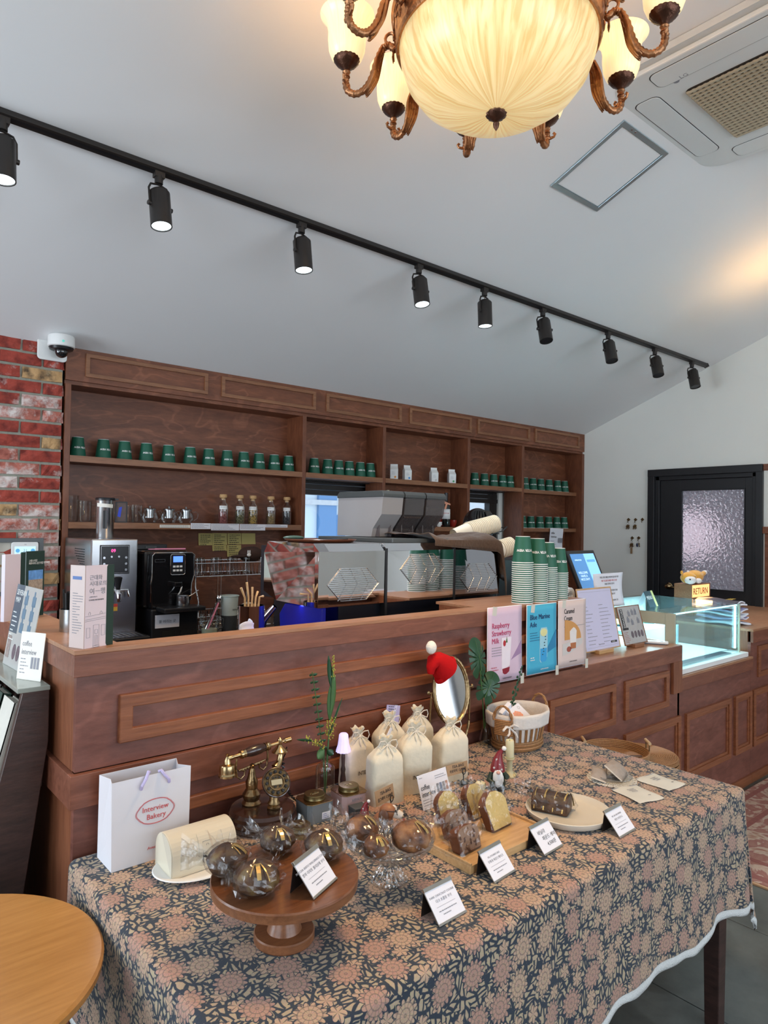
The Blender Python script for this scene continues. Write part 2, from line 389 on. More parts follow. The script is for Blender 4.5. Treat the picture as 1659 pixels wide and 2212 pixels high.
nb_ = thing('neighbour_building', 'pale building with blue glazing seen through the back windows', 'building', (4.4, 9.0, -1.0))
fac = mat('pale_facade', (.70, .76, .80), .8); blg = mat('blue_glazing', (.10, .24, .46), .2, coat=.3)
obj('wall', MB().box(-3.2, 3.4, 0, 2, 0, 6), fac, nb_)
for i in range(6):
    for z in (1.0, 2.0, 3.0, 4.1): obj('window', MB().box(-2.9+i*1.0, -2.55+i*1.0, -.03, .01, z, z+.7), blg if (i+int(z)) % 2 else mat('grey_window', (.45, .52, .55), .3) if 'grey_window' not in bpy.data.materials else bpy.data.materials['grey_window'], nb_)
for x in (-2.25, .35, 1.9): obj('glass_column', MB().box(x, x+.35, -.06, .01, 0, 6), blg, nb_)
for z in (.8, 1.85, 2.85, 3.9): obj('floor_band', MB().box(-3.2, 3.4, -.08, .0, z, z+.08), M['steel'], nb_)

# ---- brick wall on the left of the shelving, every brick its own piece
bricktone = {}
def brickmat(name, c, wht, dk, wamt):
    m, t, b, N, L = nt(name); tc = N.new('ShaderNodeTexCoord'); oi = N.new('ShaderNodeObjectInfo')
    ad = N.new('ShaderNodeVectorMath'); ad.operation = 'ADD'; L.new(tc.outputs['Object'], ad.inputs[0]); L.new(oi.outputs['Location'], ad.inputs[1])
    n1 = N.new('ShaderNodeTexNoise'); n1.inputs['Scale'].default_value = 22; n1.inputs['Detail'].default_value = 6; L.new(ad.outputs[0], n1.inputs['Vector'])
    n2 = N.new('ShaderNodeTexNoise'); n2.inputs['Scale'].default_value = 9; n2.inputs['Detail'].default_value = 8; n2.inputs['Roughness'].default_value = .7; L.new(ad.outputs[0], n2.inputs['Vector'])
    r1 = N.new('ShaderNodeValToRGB'); r1.color_ramp.elements[0].color = (*dk, 1); r1.color_ramp.elements[1].color = (*c, 1); r1.color_ramp.elements[0].position = .3; r1.color_ramp.elements[1].position = .55
    L.new(n1.outputs['Fac'], r1.inputs[0])
    r2 = N.new('ShaderNodeValToRGB'); r2.color_ramp.elements[0].position = wamt; r2.color_ramp.elements[1].position = wamt+.16
    L.new(n2.outputs['Fac'], r2.inputs[0]); mx = N.new('ShaderNodeMix'); mx.data_type = 'RGBA'; mx.inputs[7].default_value = (*wht, 1)
    L.new(r2.outputs[0], mx.inputs[0]); L.new(r1.outputs[0], mx.inputs[6]); L.new(mx.outputs[2], b.inputs['Base Color']); b.inputs['Roughness'].default_value = .85
    bp = N.new('ShaderNodeBump'); bp.inputs['Strength'].default_value = .7; bp.inputs['Distance'].default_value = .01; L.new(n1.outputs['Fac'], bp.inputs['Height']); L.new(bp.outputs[0], b.inputs['Normal'])
    return m
BR = [brickmat('red_brick', (.36, .055, .035), (.62, .52, .48), (.16, .022, .016), .58), brickmat('pale_red_brick', (.45, .14, .10), (.68, .60, .56), (.22, .05, .035), .46),
      brickmat('tan_brick', (.55, .33, .15), (.66, .48, .28), (.09, .055, .03), .55)]
mort = mat('mortar', (.33, .33, .27), .9, noise_amt=.15, scale=60, bump=.4)
bw = struct('wall_brick', MB().box(-1.2, 1.055, 3.862, 3.99, 0, 2.47).box(-1.2, 1.055, 3.99, 4.08, 0, 2.44), mort)
def brickmesh(w, seed):
    rnd = random.Random(seed); m = MB(); nx = 5; h = .056
    def p(i, k, y): return (-w/2+w*i/nx+(rnd.uniform(-.0025, .0025)), y+rnd.uniform(-.0035, .0025), -h/2+h*k/2+(rnd.uniform(-.002, .002)))
    A = [p(i, k, -.006 if (i in (0, nx) or k in (0, 2)) else -.0115) for k in range(3) for i in range(nx+1)]
    B = [(-w/2, .008, -h/2), (w/2, .008, -h/2), (w/2, .008, h/2), (-w/2, .008, h/2)]
    fs = [(k*(nx+1)+i, k*(nx+1)+i+1, (k+1)*(nx+1)+i+1, (k+1)*(nx+1)+i) for k in range(2) for i in range(nx)]
    o = len(A); q = nx+1
    fs += [tuple(range(nx, -1, -1))+(o, o+1), (nx, 2*q-1, 3*q-1, o+2, o+1), tuple(range(2*q, 3*q))+(o+2, o+3), (0, o, o+3, 2*q, q)]
    m.add(A+B, fs); return m
protos = {}
for wdt, key in ((.19, 'f'), (.09, 'h')):
    for k in range(4):
        for c in range(3): protos[key, k, c] = None
rnd = random.Random(5)
tan_rows = {2: 1, 7: 1, 12: 2, 16: 2, 17: 1, 25: 1}
def brick(w, x, z, c, y=3.858, rz=0):
    key = ('f' if w > .12 else 'h', rnd.randrange(4), c)
    if protos[key] is None:
        o = obj('brick', brickmesh(.19 if key[0] == 'f' else .09, hash(key[1]) + (0 if key[0] == 'f' else 9)), BR[c], bw); protos[key] = o
    else: o = protos[key].copy(); C.objects.link(o)
    o.location = (x, y, z); o.rotation_euler = (0, 0, rz); return o
for rI in range(35):
    z = 2.442-rI*.0705; x = 1.05
    if z < 0.1: break
    if rI == 0 : hw = .19
    else: hw = .19 if rI % 2 == 0 else .09
    first = True; k = 0
    while x > -.1:
        w = hw if first else .19; first = False
        c = 2 if (rI in tan_rows and tan_rows[rI]-1 == k) else (rnd.choice((0, 0, 0, 1)) if rI < 12 else rnd.choice((0, 1, 1)))
        brick(w, x-w/2, z, c); x -= w+.0125; k += 1
    if rI % 2: brick(.09, 1.055, z, rnd.choice((0, 1, 2)), y=3.905, rz=pi/2)

# ---- door in the right wall: dark frame, dark leaf, rippled glass
dk = mat('black_painted_wood', (0.012, 0.012, 0.014), 0.38, noise_amt=.15)
m = MB()
for y0, y1, z0, z1, x0 in ((3.11, 3.172, 0, 2.083, XR-.03), (2.198, 2.25, 0, 2.083, XR-.03), (2.198, 3.172, 2.02, 2.083, XR-.032)): m.box(x0, XR+.1, y0, y1, z0, z1)
for y0, y1, z0, z1 in ((3.075, 3.11, 0, 2.02), (2.25, 2.285, 0, 2.02), (2.25, 3.11, 1.985, 2.02)): m.box(XR+.0, XR+.1, y0, y1, z0, z1)
door = struct('door_1', m, dk, bevel=.003)
leaf = MB()
for y0, y1, z0, z1 in ((2.885, 3.073, .01, 1.983), (2.287, 2.345, .01, 1.983), (2.345, 2.885, 1.893, 1.983), (2.345, 2.885, .01, 1.04)): leaf.box(XR+.02, XR+.06, y0, y1, z0, z1)
lf = obj('door_leaf', leaf, dk, door, bevel=.002)
m = MB()
for y0, y1, z0, z1 in ((2.345, 2.885, 1.885, 1.893), (2.345, 2.885, 1.04, 1.048), (2.345, 2.353, 1.048, 1.885), (2.877, 2.885, 1.048, 1.885)): m.box(XR+.012, XR+.03, y0, y1, z0, z1)
obj('glazing_bead', m, dk, lf)
# rippled glass
m_, t, b, N, L = nt('rippled_glass'); tc = N.new('ShaderNodeTexCoord'); vz = N.new('ShaderNodeTexVoronoi'); vz.feature = 'SMOOTH_F1'; vz.inputs['Scale'].default_value = 42; vz.inputs['Smoothness'].default_value = .6
nz = N.new('ShaderNodeTexNoise'); nz.inputs['Scale'].default_value = 30; mxv = N.new('ShaderNodeMix'); mxv.data_type = 'RGBA'; mxv.blend_type = 'ADD'; mxv.inputs[0].default_value = .04
L.new(tc.outputs['Object'], nz.inputs['Vector']); L.new(tc.outputs['Object'], mxv.inputs[6]); L.new(nz.outputs['Color'], mxv.inputs[7]); L.new(mxv.outputs[2], vz.inputs['Vector'])
bp = N.new('ShaderNodeBump'); bp.inputs['Strength'].default_value = .55; bp.inputs['Distance'].default_value = .012; L.new(vz.outputs['Distance'], bp.inputs['Height']); L.new(bp.outputs[0], b.inputs['Normal'])
b.inputs['Base Color'].default_value = (.42, .42, .47, 1); b.inputs['Roughness'].default_value = .12; b.inputs['Metallic'].default_value = .0; b.inputs['Specular IOR Level'].default_value = 1.0
b.inputs['Transmission Weight'].default_value = .55; b.inputs['Coat Weight'].default_value = .8
L.new(bp.outputs[0], b.inputs['Coat Normal'])
obj('pane', MB().box(XR+.034, XR+.042, 2.345, 2.885, 1.04, 1.893), m_, lf)
dh = MB().lathe([(.001, 0), (.026, .002), (.03, .008), (.02, .016), (.012, .022), (.012, .045)], 20, TR(XR+.02, 2.985, 1.045) @ RY(-pi/2))
dh.ell((XR-.04, 2.965, 1.045), (.02, .035, .024), 14, 8)
dh.tube([(XR-.045, 2.95, 1.045), (XR-.05, 2.92, 1.04), (XR-.045, 2.885, 1.042)], [.008, .009, .006])
obj('door_handle', dh, M['brass'], door, smooth=True)
# room behind the door: dim corridor wall with a window
m = MB().box(XR+1.4, XR+1.45, 1.6, 4.2, 0, 2.6); struct('wall_corridor', m, mat('corridor_plaster', (.5, .42, .42), .8))
light('corridor_lamp', 'POINT', (XR+.95, 3.22, 1.50), 9, (1, .82, .86), .26)
struct('trim_1', MB().box(XR-.012, XR, .9, 2.198, 2.03, 2.083).box(XR-.012, XR, .9, 2.185, 0, 1.525).box(XR-.03, XR, .9, 2.196, 1.525, 1.58), M['cabH'], bevel=.003)

# access hatch in the sloping ceiling
sl = math.atan(.3857)
def on_slope(x, y, off=0): return TR(x, y, 3.9542-.3857*y) @ RX(-sl) @ TR(0, 0, -off)
T = on_slope(2.91, 1.783)
m = MB(); w = .198; h = .206
for (a0, a1, c0, c1) in ((-w, w, h-.022, h), (-w, w, -h, -h+.022), (-w, -w+.022, -h+.022, h-.022), (w-.022, w, -h+.022, h-.022)):
    m.box(a0, a1, c0, c1, -.009, .004, T)
hatch = tag(obj('access_hatch', m, mat('hatch_aluminium', (.42, .52, .56), .3, metal=.8), bevel=.001), 'square aluminium framed access hatch in the sloping white ceiling', 'hatch')
obj('hatch_panel', MB().box(-w+.026, w-.026, -h+.026, h-.026, -.004, .004, T), M['ceil'], hatch)
for q_ in (-.12, -.09): obj('hatch_screw', MB().cyl(.004, -.011, -.008, 10, T @ TR(q_, -h+.011, 0)), M['steel'], hatch)

# ================================================================ WALL SHELVING
sh = thing('wall_shelving', 'long stained wooden wall shelving with panelled fascia along the back wall', 'shelving', (1.065, YB, 0))
Z1, Z2, TH = 1.895, 1.54, .034
XD = [(2.571, 2.6), (3.28, 3.308), (4.2, 4.231), (4.912, 4.945)]
P_ = lambda n, m, mt, **k: obj(n, m, mt, sh, w=True, **k)
P_('fascia', MB().box(1.067, XR-.002, YB, YB+.02, 2.295, 2.468), M['cabH'])
P_('top_board', MB().box(1.067, XR-.002, YB+.02, 4.07, 2.275, 2.295), M['cabH'])
FR = [(1.166, 1.875), (1.967, 2.667), (2.757, 3.452), (3.538, 4.232), (4.312, 5.01), (5.091, 5.789)]
def frame_xz(m, x0, x1, z0, z1, y0, y1, t, inner=None):
    """mitred rectangular moulding: a sloped rectangular ring in the XZ plane"""
    ti = t
    A = [(x0, z0), (x1, z0), (x1, z1), (x0, z1)]; B = [(x0+ti, z0+ti), (x1-ti, z0+ti), (x1-ti, z1-ti), (x0+ti, z1-ti)]
    vs = [(x, y1, z) for x, z in A]+[(x, y0, z) for x, z in A]+[(x, y0, z) for x, z in B]+[(x, y1, z) for x, z in B]
    fs = []
    for i in range(4):
        j = (i+1) % 4
        fs += [(i, j, 4+j, 4+i), (4+i, 4+j, 8+j, 8+i), (8+i, 8+j, 12+j, 12+i)]
    return m.add(vs, fs)
for x0, x1 in FR: P_('moulding_frame', frame_xz(MB(), x0, x1, 2.322, 2.448, YB-.012, YB, .021), M['cabEdge'], bevel=.0015)
P_('upright', MB().box(1.067, 1.097, YB, 4.05, .05, 2.275), M['cabV'], bevel=.001)
P_('upright', MB().box(5.85, XR-.002, YB, 4.05, .05, 2.275), M['cabV'], bevel=.001)
for a, c in XD: P_('divider', MB().box(a, c, YB, 4.05, .05, 2.275), M['cabV'], bevel=.001)
BAY = [(1.097, 2.571), (2.6, 3.28), (3.308, 4.2), (4.231, 4.912), (4.945, 5.85)]
for i, (a, c) in enumerate(BAY):
    y0 = YB if i < 4 else 3.915
    P_('shelf', MB().box(a, c, y0, 4.045, Z1-TH, Z1), M['cabH'], bevel=.001)
    P_('shelf_edge', MB().box(a, c, y0-.003, y0, Z1-TH, Z1), M['cabEdge'])
    if i in (0, 2, 4):
        P_('shelf', MB().box(a, c, y0, 4.045, Z2-TH, Z2), M['cabH'], bevel=.001)
        P_('shelf_edge', MB().box(a, c, y0-.003, y0, Z2-TH, Z2), M['cabEdge'])
for a, c, z0, z1 in ((1.097, 2.571, .05, 2.275), (2.6, 3.28, 1.86, 2.275), (3.308, 4.2, .05, 2.275), (4.231, 4.912, 1.86, 2.275), (4.945, 5.85, .05, 2.275), (2.6, 3.28, .05, 1.25), (4.231, 4.912, .05, 1.05)):
    P_('back_panel', MB().box(a, c, 4.045, 4.06, z0, z1), M['cabH'])

# back work counter
bc = thing('back_counter', 'low work counter with a dark top below the wall shelving', 'counter', (1.1, 3.0, 0))
obj('counter_top', MB().box(1.08, 2.56, 3.0, 3.845, .905, .945), mat('worn_worktop', (.10, .085, .07), .35, noise_amt=.3, scale=12), bc, w=True, bevel=.002)
obj('cabinet_body', MB().box(1.1, 2.54, 3.05, 3.845, 0.02, .905), M['darkwood'], bc, w=True)

# ================================================================ BAR COUNTER
FY = 1.734
bar = thing('bar_counter', 'long stained plywood bar counter with raised ledge and moulded strips', 'counter', (.52, FY, 0))
B_ = lambda n, m, mt, **k: obj(n, m, mt, bar, w=True, **k)
HC = 2.675
B_('front_panel', MB().box(.525, HC-.01, FY+.012, FY+.03, .94, 1.175), M['ctr'])
B_('front_panel', MB().box(.525, 3.57, FY+.012, FY+.03, .03, .86), M['ctr'])
B_('side_panel', MB().box(.525, .543, FY+.03, 3.6, .03, 1.175), M['ctrV'])
B_('end_panel', MB().box(HC-.028, HC-.01, FY+.03, 2.02, .945, 1.175), M['ctrV'])
B_('inner_panel', MB().box(.66, 2.2, 1.80, 1.815, .03, 1.205), M['ctrV'])
B_('fascia_board', MB().box(.515, HC, FY, FY+.018, 1.171, 1.225), M['ctrD'], bevel=.0015)
B_('fascia_board', MB().box(.515, .533, FY+.018, 3.62, 1.171, 1.225), M['ctrD'], bevel=.0015)
B_('top_ledge', MB().box(.515, 2.02, FY, 1.803, 1.225, 1.236), M['ledge'], bevel=.001)
B_('top_ledge', MB().box(.515, .64, 1.803, 3.62, 1.225, 1.236), M['ledge'], bevel=.001)
B_('top_ledge', MB().box(2.02, HC, FY, 2.02, 1.225, 1.236), M['ledge'], bevel=.001)
B_('top_underlay', MB().box(2.02, HC-.03, FY+.03, 2.0, 1.19, 1.225), M['ctrB'])
B_('base_band', MB().box(.511, 3.57, FY-.005, FY+.012, .857, .938), M['ctrD'], bevel=.0015)
B_('base_band', MB().box(.511, .525, FY+.012, 3.62, .857, .938), M['ctrD'], bevel=.0015)
# raised picture-frame moulding on the high front
def rframe(m, x0, x1, z0, z1, t=.034, d=.014, y=None):
    return frame_xz(m, x0, x1, z0, z1, (y or FY+.012)-d, (y or FY+.012), t)
B_('moulding_frame', rframe(MB(), .626, 2.60, .993, 1.114), M['ctrB'], bevel=.003)
B_('moulding_frame', rframe(MB(), .64, 2.30, .42, .815), M['ctrB'], bevel=.003)
B_('low_top', MB().box(HC, 3.57, FY, 3.05, .926, .94), M['ledge'], bevel=.001)
B_('low_deck', MB().box(HC, 3.55, FY+.03, 3.05, .90, .926), M['ctrB'])
B_('low_end_panel', MB().box(3.552, 3.57, FY+.012, 2.75, .03, .926), M['ctrV'])
B_('corner_board', MB().box(3.475, 3.57, FY-.006, FY+.012, .692, .857), M['ctrV'], bevel=.0015)
def dblframe(m, x0, x1, z0, z1):
    rframe(m, x0, x1, z0, z1, .030, .016); return rframe(m, x0+.030, x1-.030, z0+.030, z1-.030, .014, .008)
B_('moulding_frame', rframe(MB(), 2.419, 2.933, .634, .822, .032), M['ctrB'], bevel=.003)
B_('moulding_frame', rframe(MB(), 3.016, 3.442, .636, .821, .032), M['ctrB'], bevel=.003)
B_('moulding_frame', dblframe(MB(), 2.42, 2.95, .215, .568), M['ctrB'], bevel=.002)
B_('moulding_frame', dblframe(MB(), 3.018, 3.567, .215, .568), M['ctrB'], bevel=.002)
B_('baseboard', MB().box(.515, 3.57, FY, FY+.012, 0.0, .055), M['ctrB'], bevel=.001)

pl = thing('display_plinth', 'lower stained counter section carrying the glass cake display', 'counter', (3.57, FY, 0))
Q_ = lambda n, m, mt, **k: obj(n, m, mt, pl, w=True, **k)
Q_('front_panel', MB().box(3.572, 4.487, FY+.012, FY+.03, .03, .70), M['ctr'])
Q_('fascia_board', MB().box(3.572, 4.487, FY-.004, FY+.014, .695, .762), M['ctrD'], bevel=.0015)
Q_('plinth_top', MB().box(3.572, 4.487, FY-.004, 2.75, .762, .775), M['ledge'], bevel=.001)
Q_('moulding_frame', dblframe(MB(), 3.632, 4.185, .217, .565), M['ctrB'], bevel=.002)
Q_('baseboard', MB().box(3.572, 4.487, FY, FY+.012, 0, .055), M['ctrB'], bevel=.001)
rc = thing('end_counter', 'raised stained counter section at the right end beside the dark door', 'counter', (4.487, FY, 0))
R_ = lambda n, m, mt, **k: obj(n, m, mt, rc, w=True, **k)
R_('front_panel', MB().box(4.489, 5.88, FY+.012, FY+.03, .03, .86), M['ctr'])
R_('side_panel', MB().box(4.489, 4.507, FY+.03, 2.6, .03, .926), M['ctrV'])
R_('fascia_board', MB().box(4.488, 5.88, FY-.004, FY+.014, .857, .925), M['ctrD'], bevel=.0015)
R_('top_board', MB().box(4.488, 5.88, FY-.004, 2.6, .925, .94), M['ledge'], bevel=.001)
R_('moulding_frame', rframe(MB(), 4.584, 5.10, .634, .828, .032), M['ctrB'], bevel=.003)
R_('moulding_frame', dblframe(MB(), 4.245, 4.80, .217, .565) if 0 else dblframe(MB(), 4.51, 4.80, .217, .565), M['ctrB'], bevel=.002)
Q_('moulding_frame', dblframe(MB(), 4.245, 4.482, .217, .565), M['ctrB'], bevel=.002)
R_('baseboard', MB().box(4.488, 5.88, FY, FY+.012, 0, .055), M['ctrB'], bevel=.001)

# ================================================================ CHANDELIER
def veins(name, c0, c1, s0, s1):
    m, t, b, N, L = nt(name); tc = N.new('ShaderNodeTexCoord'); sp = N.new('ShaderNodeSeparateXYZ'); L.new(tc.outputs['Object'], sp.inputs[0])
    at = N.new('ShaderNodeMath'); at.operation = 'ARCTAN2'; L.new(sp.outputs['Y'], at.inputs[0]); L.new(sp.outputs['X'], at.inputs[1])
    cb = N.new('ShaderNodeCombineXYZ'); mu = N.new('ShaderNodeMath'); mu.operation = 'MULTIPLY'; mu.inputs[1].default_value = 7; L.new(at.outputs[0], mu.inputs[0]); L.new(mu.outputs[0], cb.inputs[0])
    mz = N.new('ShaderNodeMath'); mz.operation = 'MULTIPLY'; mz.inputs[1].default_value = 5; L.new(sp.outputs['Z'], mz.inputs[0]); L.new(mz.outputs[0], cb.inputs[1])
    nz = N.new('ShaderNodeTexNoise'); nz.inputs['Scale'].default_value = 2.2; nz.inputs['Detail'].default_value = 4; nz.inputs['Distortion'].default_value = .6; L.new(cb.outputs[0], nz.inputs['Vector'])
    r = N.new('ShaderNodeValToRGB'); r.color_ramp.elements[0].color = (*c0, 1); r.color_ramp.elements[1].color = (*c1, 1); r.color_ramp.elements[0].position = .35; r.color_ramp.elements[1].position = .6
    L.new(nz.outputs['Fac'], r.inputs[0]); L.new(r.outputs[0], b.inputs['Emission Color']); L.new(r.outputs[0], b.inputs['Base Color'])
    lw = N.new('ShaderNodeLayerWeight'); lw.inputs[0].default_value = .5
    mr = N.new('ShaderNodeMapRange'); mr.inputs[3].default_value = s1; mr.inputs[4].default_value = s0; L.new(lw.outputs['Facing'], mr.inputs[0]); L.new(mr.outputs[0], b.inputs['Emission Strength'])
    b.inputs['Roughness'].default_value = .3
    return m
alab = veins('alabaster_glass_lit', (.68, .45, .17), (.86, .64, .32), .42, .74)
alab2 = veins('shade_glass_lit', (1.0, .76, .40), (1.0, .82, .46), .42, .74)
CX, CY, RZ0 = 1.430, 1.222, 2.862
ch = thing('chandelier', 'large bronze chandelier with a glowing alabaster bowl and ten bell shades', 'chandelier', (CX, CY, RZ0))
pr = [(.264, 0.004), (.268, -.004), (.264, -.032), (.247, -.080), (.216, -.122), (.170, -.154), (.110, -.172), (.05, -.178), (.001, -.179)]
obj('bowl', MB().lathe([(.255, .004)]+pr, 64, cap0=False), alab, ch, smooth=True, ang=70)
fin = MB().lathe([(.001, .004), (.022, 0), (.028, -.006), (.024, -.014), (.012, -.022), (.006, -.027), (.009, -.032), (.007, -.042), (.001, -.052)], 24, TR(0, 0, -.178), fn=lambda a, r, z: 1+.07*cos(12*a) if z > -.015 else 1)
obj('finial', fin, M['bronzed'], ch, smooth=True)
# pierced band round the bowl: carved scroll relief
def bandfn(a, r, z): return 1
bm_ = MB()
for z0, z1, ra, rb in ((-.004, .012, .274, .279), (.078, .094, .286, .292)):
    bm_.lathe([(ra-.008, z0), (ra, z0-.002), (rb, z0+.006), (ra+.004, z1), (ra-.008, z1), (ra-.008, z0)], 64, cap0=False, cap1=False)
bm_.lathe([(.270, .008), (.276, .012), (.284, .082), (.276, .082), (.270, .008)], 64, cap0=False, cap1=False)
obj('band', bm_, M['bronze'], ch, smooth=True)
scr = MB()
for i in range(40):
    a = 2*pi*i/40; T = RZ(a) @ TR(.283, 0, .045) @ RX(pi/2 if 0 else 0)
    s_ = 1 if i % 2 else -1
    pts = [(.002, (.019-.0021*k)*cos(s_*k*.75+1)+0*.1, (.019-.0021*k)*sin(k*.75+1)+.0) for k in range(8)]
    scr.tube([T @ Vector(p) for p in pts], .0028, 5)
obj('scroll_relief', scr, M['bronze'], ch, smooth=True)['kind'] = 'stuff'
obj('stem', MB().lathe([(.012, .09), (.012, .3), (.022, .31), (.022, .33), (.012, .34), (.012, .47), (.05, .5), (.065, .52), (.065, .543)], 24), M['bronze'], ch, smooth=True)
spk = MB()
for k in range(5):
    a = 2*pi*k/5; spk.tube([(.28*cos(a), .28*sin(a), .085), (.2*cos(a), .2*sin(a), .18), (.08*cos(a), .08*sin(a), .27), (.01, 0, .31)], .007, 8)
obj('hanger_rod', spk, M['bronze'], ch, smooth=True)
# one arm in local coordinates (radial = +x), then copied ten times
def arm_parts():
    arm = MB(); pts = []; n = 15
    ctrl = [(.285, .035), (.305, .052), (.322, .045), (.338, .015), (.352, -.03), (.372, -.062), (.40, -.075), (.425, -.062), (.432, -.035), (.430, -.018)]
    pts = [(x, 0, z) for x, z in ctrl]
    # smooth resample
    P = []
    for i in range(len(pts)-1):
        a, b_ = Vector(pts[i]), Vector(pts[i+1]); p0 = Vector(pts[max(0, i-1)]); p3 = Vector(pts[min(len(pts)-1, i+2)])
        for k in range(5):
            t_ = k/5; P.append(.5*((2*a)+(b_-p0)*t_+(2*p0-5*a+4*b_-p3)*t_*t_+(3*a-p0-3*b_+p3)*t_**3))
    P.append(Vector(pts[-1]))
    rad = [.0085+.0022*(k % 2) for k in range(len(P))]
    arm.tube(P, rad, 10)
    # scroll at the root and curls under the cup
    arm.tube([(.300+.016*cos(t_)*(1-.05*t_), 0, .072+.016*sin(t_)*(1-.05*t_)) for t_ in [k*.55-1.6 for k in range(10)]], .0045, 6)
    for s_ in (-1, 1):
        arm.tube([(.430, 0, -.036), (.430, s_*.012, -.042), (.430, s_*.024, -.040), (.430, s_*.028, -.032), (.430, s_*.024, -.027), (.430, s_*.020, -.031)], [.005, .005, .004, .004, .0035, .003], 7)
    arm.lathe([(.001, -.024), (.011, -.022), (.008, -.014), (.012, -.008), (.008, -.002)], 14, TR(.430, 0, 0))
    leafm = MB()   # fluted hanging acanthus leaf
    def lf_(u, v):
        w = (.010+.012*sin(min(1, v*1.15)*pi)*1.0+.006*v)*(1 if v < .93 else .8)
        return (.322+.016*v+.035*v*v+.004*sin(v*6), (u-.5)*2*w, .052-.125*v-.004*abs(sin(u*pi*6))-.006*(u-.5)**2*(1+v*3))
    leafm.grid(lambda u, v: Vector(lf_(u, v))+Vector((.003*cos(u*pi*10), 0, 0)), 20, 12)
    fl_ = MB()
    fl_.tube([(.292, 0, .03), (.292, 0, .012), (.292, 0, -.002)], [.003, .004, .001], 6)
    for s_ in (-1, 1): fl_.tube([(.292, 0, .012), (.292, s_*.007, .016), (.292, s_*.010, .011), (.292, s_*.006, .008)], .0022, 6)
    return arm, leafm, fl_
arm, leafm, fl_ = arm_parts()
cupm = MB().lathe([(.006, -.006), (.010, -.002), (.014, .004), (.028, .014), (.037, .026), (.038, .031), (.034, .033), (.02, .030)], 36, fn=lambda a, r, z: 1+.035*cos(18*a) if .002 < z < .028 else 1)
shm = MB().lathe([(.030, .024), (.044, .034), (.052, .055), (.055, .085), (.0545, .11), (.060, .135), (.074, .155), (.078, .158), (.072, .152), (.057, .134), (.051, .11), (.051, .08), (.046, .05), (.03, .032)], 40, cap0=False, cap1=False)
A0 = None
for k in range(10):
    a = radians(18+36*k)
    rotz = a
    if A0 is None:
        A0 = [obj('arm', arm, M['bronze'], ch, smooth=True), obj('hanging_leaf', leafm, M['bronze'], ch, smooth=True, solid=.003),
              obj('fleur_drop', fl_, M['bronze'], ch, smooth=True), obj('shade_cup', cupm, M['bronzed'], ch, smooth=True), obj('bell_shade', shm, alab2, ch, smooth=True, ang=80)]
        S = A0
    else:
        S = []
        for o in A0: q = o.copy(); C.objects.link(q); S.append(q)
    for i, o in enumerate(S):
        o.rotation_euler = (0, 0, rotz)
        if i >= 3: o.location = (.430*cos(a), .430*sin(a), 0)
    if k in (1, 3, 5, 7, 9): light('shade_bulb', 'POINT', (CX+.430*cos(a), CY+.430*sin(a), RZ0+.15), .9, (1, .54, .15), .04)
light('bowl_bulb', 'POINT', (CX, CY, RZ0+.10), 4, (1, .56, .18), .10)
bd_ = light('bowl_downlight', 'AREA', (CX, CY, RZ0-.24), 13, (1, .62, .28), .34, aim=(CX, CY, 0)); bd_.data.shape = 'DISK'; bd_.data.spread = radians(150)

# second warm pendant of the same kind further down the room, beyond the right of the frame
pe = thing('pendant_lamp', 'small warm globe pendant hanging near the right wall', 'lamp', (4.75, 1.58, 2.80))
obj('bell_shade', MB().lathe([(.001, -.09), (.05, -.08), (.08, -.03), (.085, .03), (.10, .08)], 32, cap0=False, cap1=False), emis('warm_globe', (1, .8, .45), 3), pe, smooth=True)
obj('rod', MB().cyl(.006, -.08, .54, 10), M['bronzed'], pe)
light('pendant_bulb', 'POINT', (4.75, 1.58, 2.86), 3.2, (1, .66, .30), .05)

# ================================================================ CEILING AIR CONDITIONER
acw = mat('ac_casing', (.74, .76, .75), .45, noise_amt=.01)
ac = thing('ceiling_air_conditioner', 'square white cassette air conditioner with a beige woven grille in the ceiling', 'air conditioner', (2.98, 1.09, 3.375))
def rrect(w, h, r, n=6):
    P = []
    for cx, cy, a0 in ((w-r, h-r, 0), (-w+r, h-r, 90), (-w+r, -h+r, 180), (w-r, -h+r, 270)):
        for k in range(n+1): a = radians(a0+90*k/n); P.append((cx+r*cos(a), cy+r*sin(a)))
    return P
obj('housing', MB().prism(rrect(.50, .50, .16), .0, .028), mat('ac_housing', (.62, .63, .62), .6), ac)
obj('panel', MB().prism(rrect(.47, .47, .12), -.022, .0), acw, ac, bevel=.006)
for rz_ in range(4):
    T = RZ(rz_*pi/2)
    obj('air_vane', MB().prism([(x, y-.385) for x, y in rrect(.30, .052, .03)], -.0245, -.021, T), acw, ac, bevel=.001)
    obj('vane_gap', MB().prism([(x, y-.385) for x, y in rrect(.304, .056, .032)], -.0222, -.0215, T), M['black'], ac)
gr = MB(); g = .235; st = .0235
gm = mat('beige_grille', (.50, .42, .30), .6)
n_ = int(2*g/st)
for i in range(n_+1):
    c = -g+i*(2*g/n_); gr.box(c-.0042, c+.0042, -g, g, -.036, -.028); gr.box(-g, g, c-.0055, c+.0055, -.032, -.022)
obj('grille', gr, gm, ac); obj('grille_rim', frame_xz(MB(), -g-.012, g+.012, -g-.012, g+.012, -.034, -.02, .014) if 0 else MB().prism(rrect(g+.012, g+.012, .03), -.0235, -.0215), mat('grille_backing', (.045, .035, .028), .8), ac)
text('LG', .028, M['inkg'], ac, (-.335, .215, -.0245), (pi, 0, -pi/2+.0))
obj('logo_disc', MB().cyl(.012, -.0235, -.0215, 18, TR(-.33, .235, 0)), M['inkg'], ac)

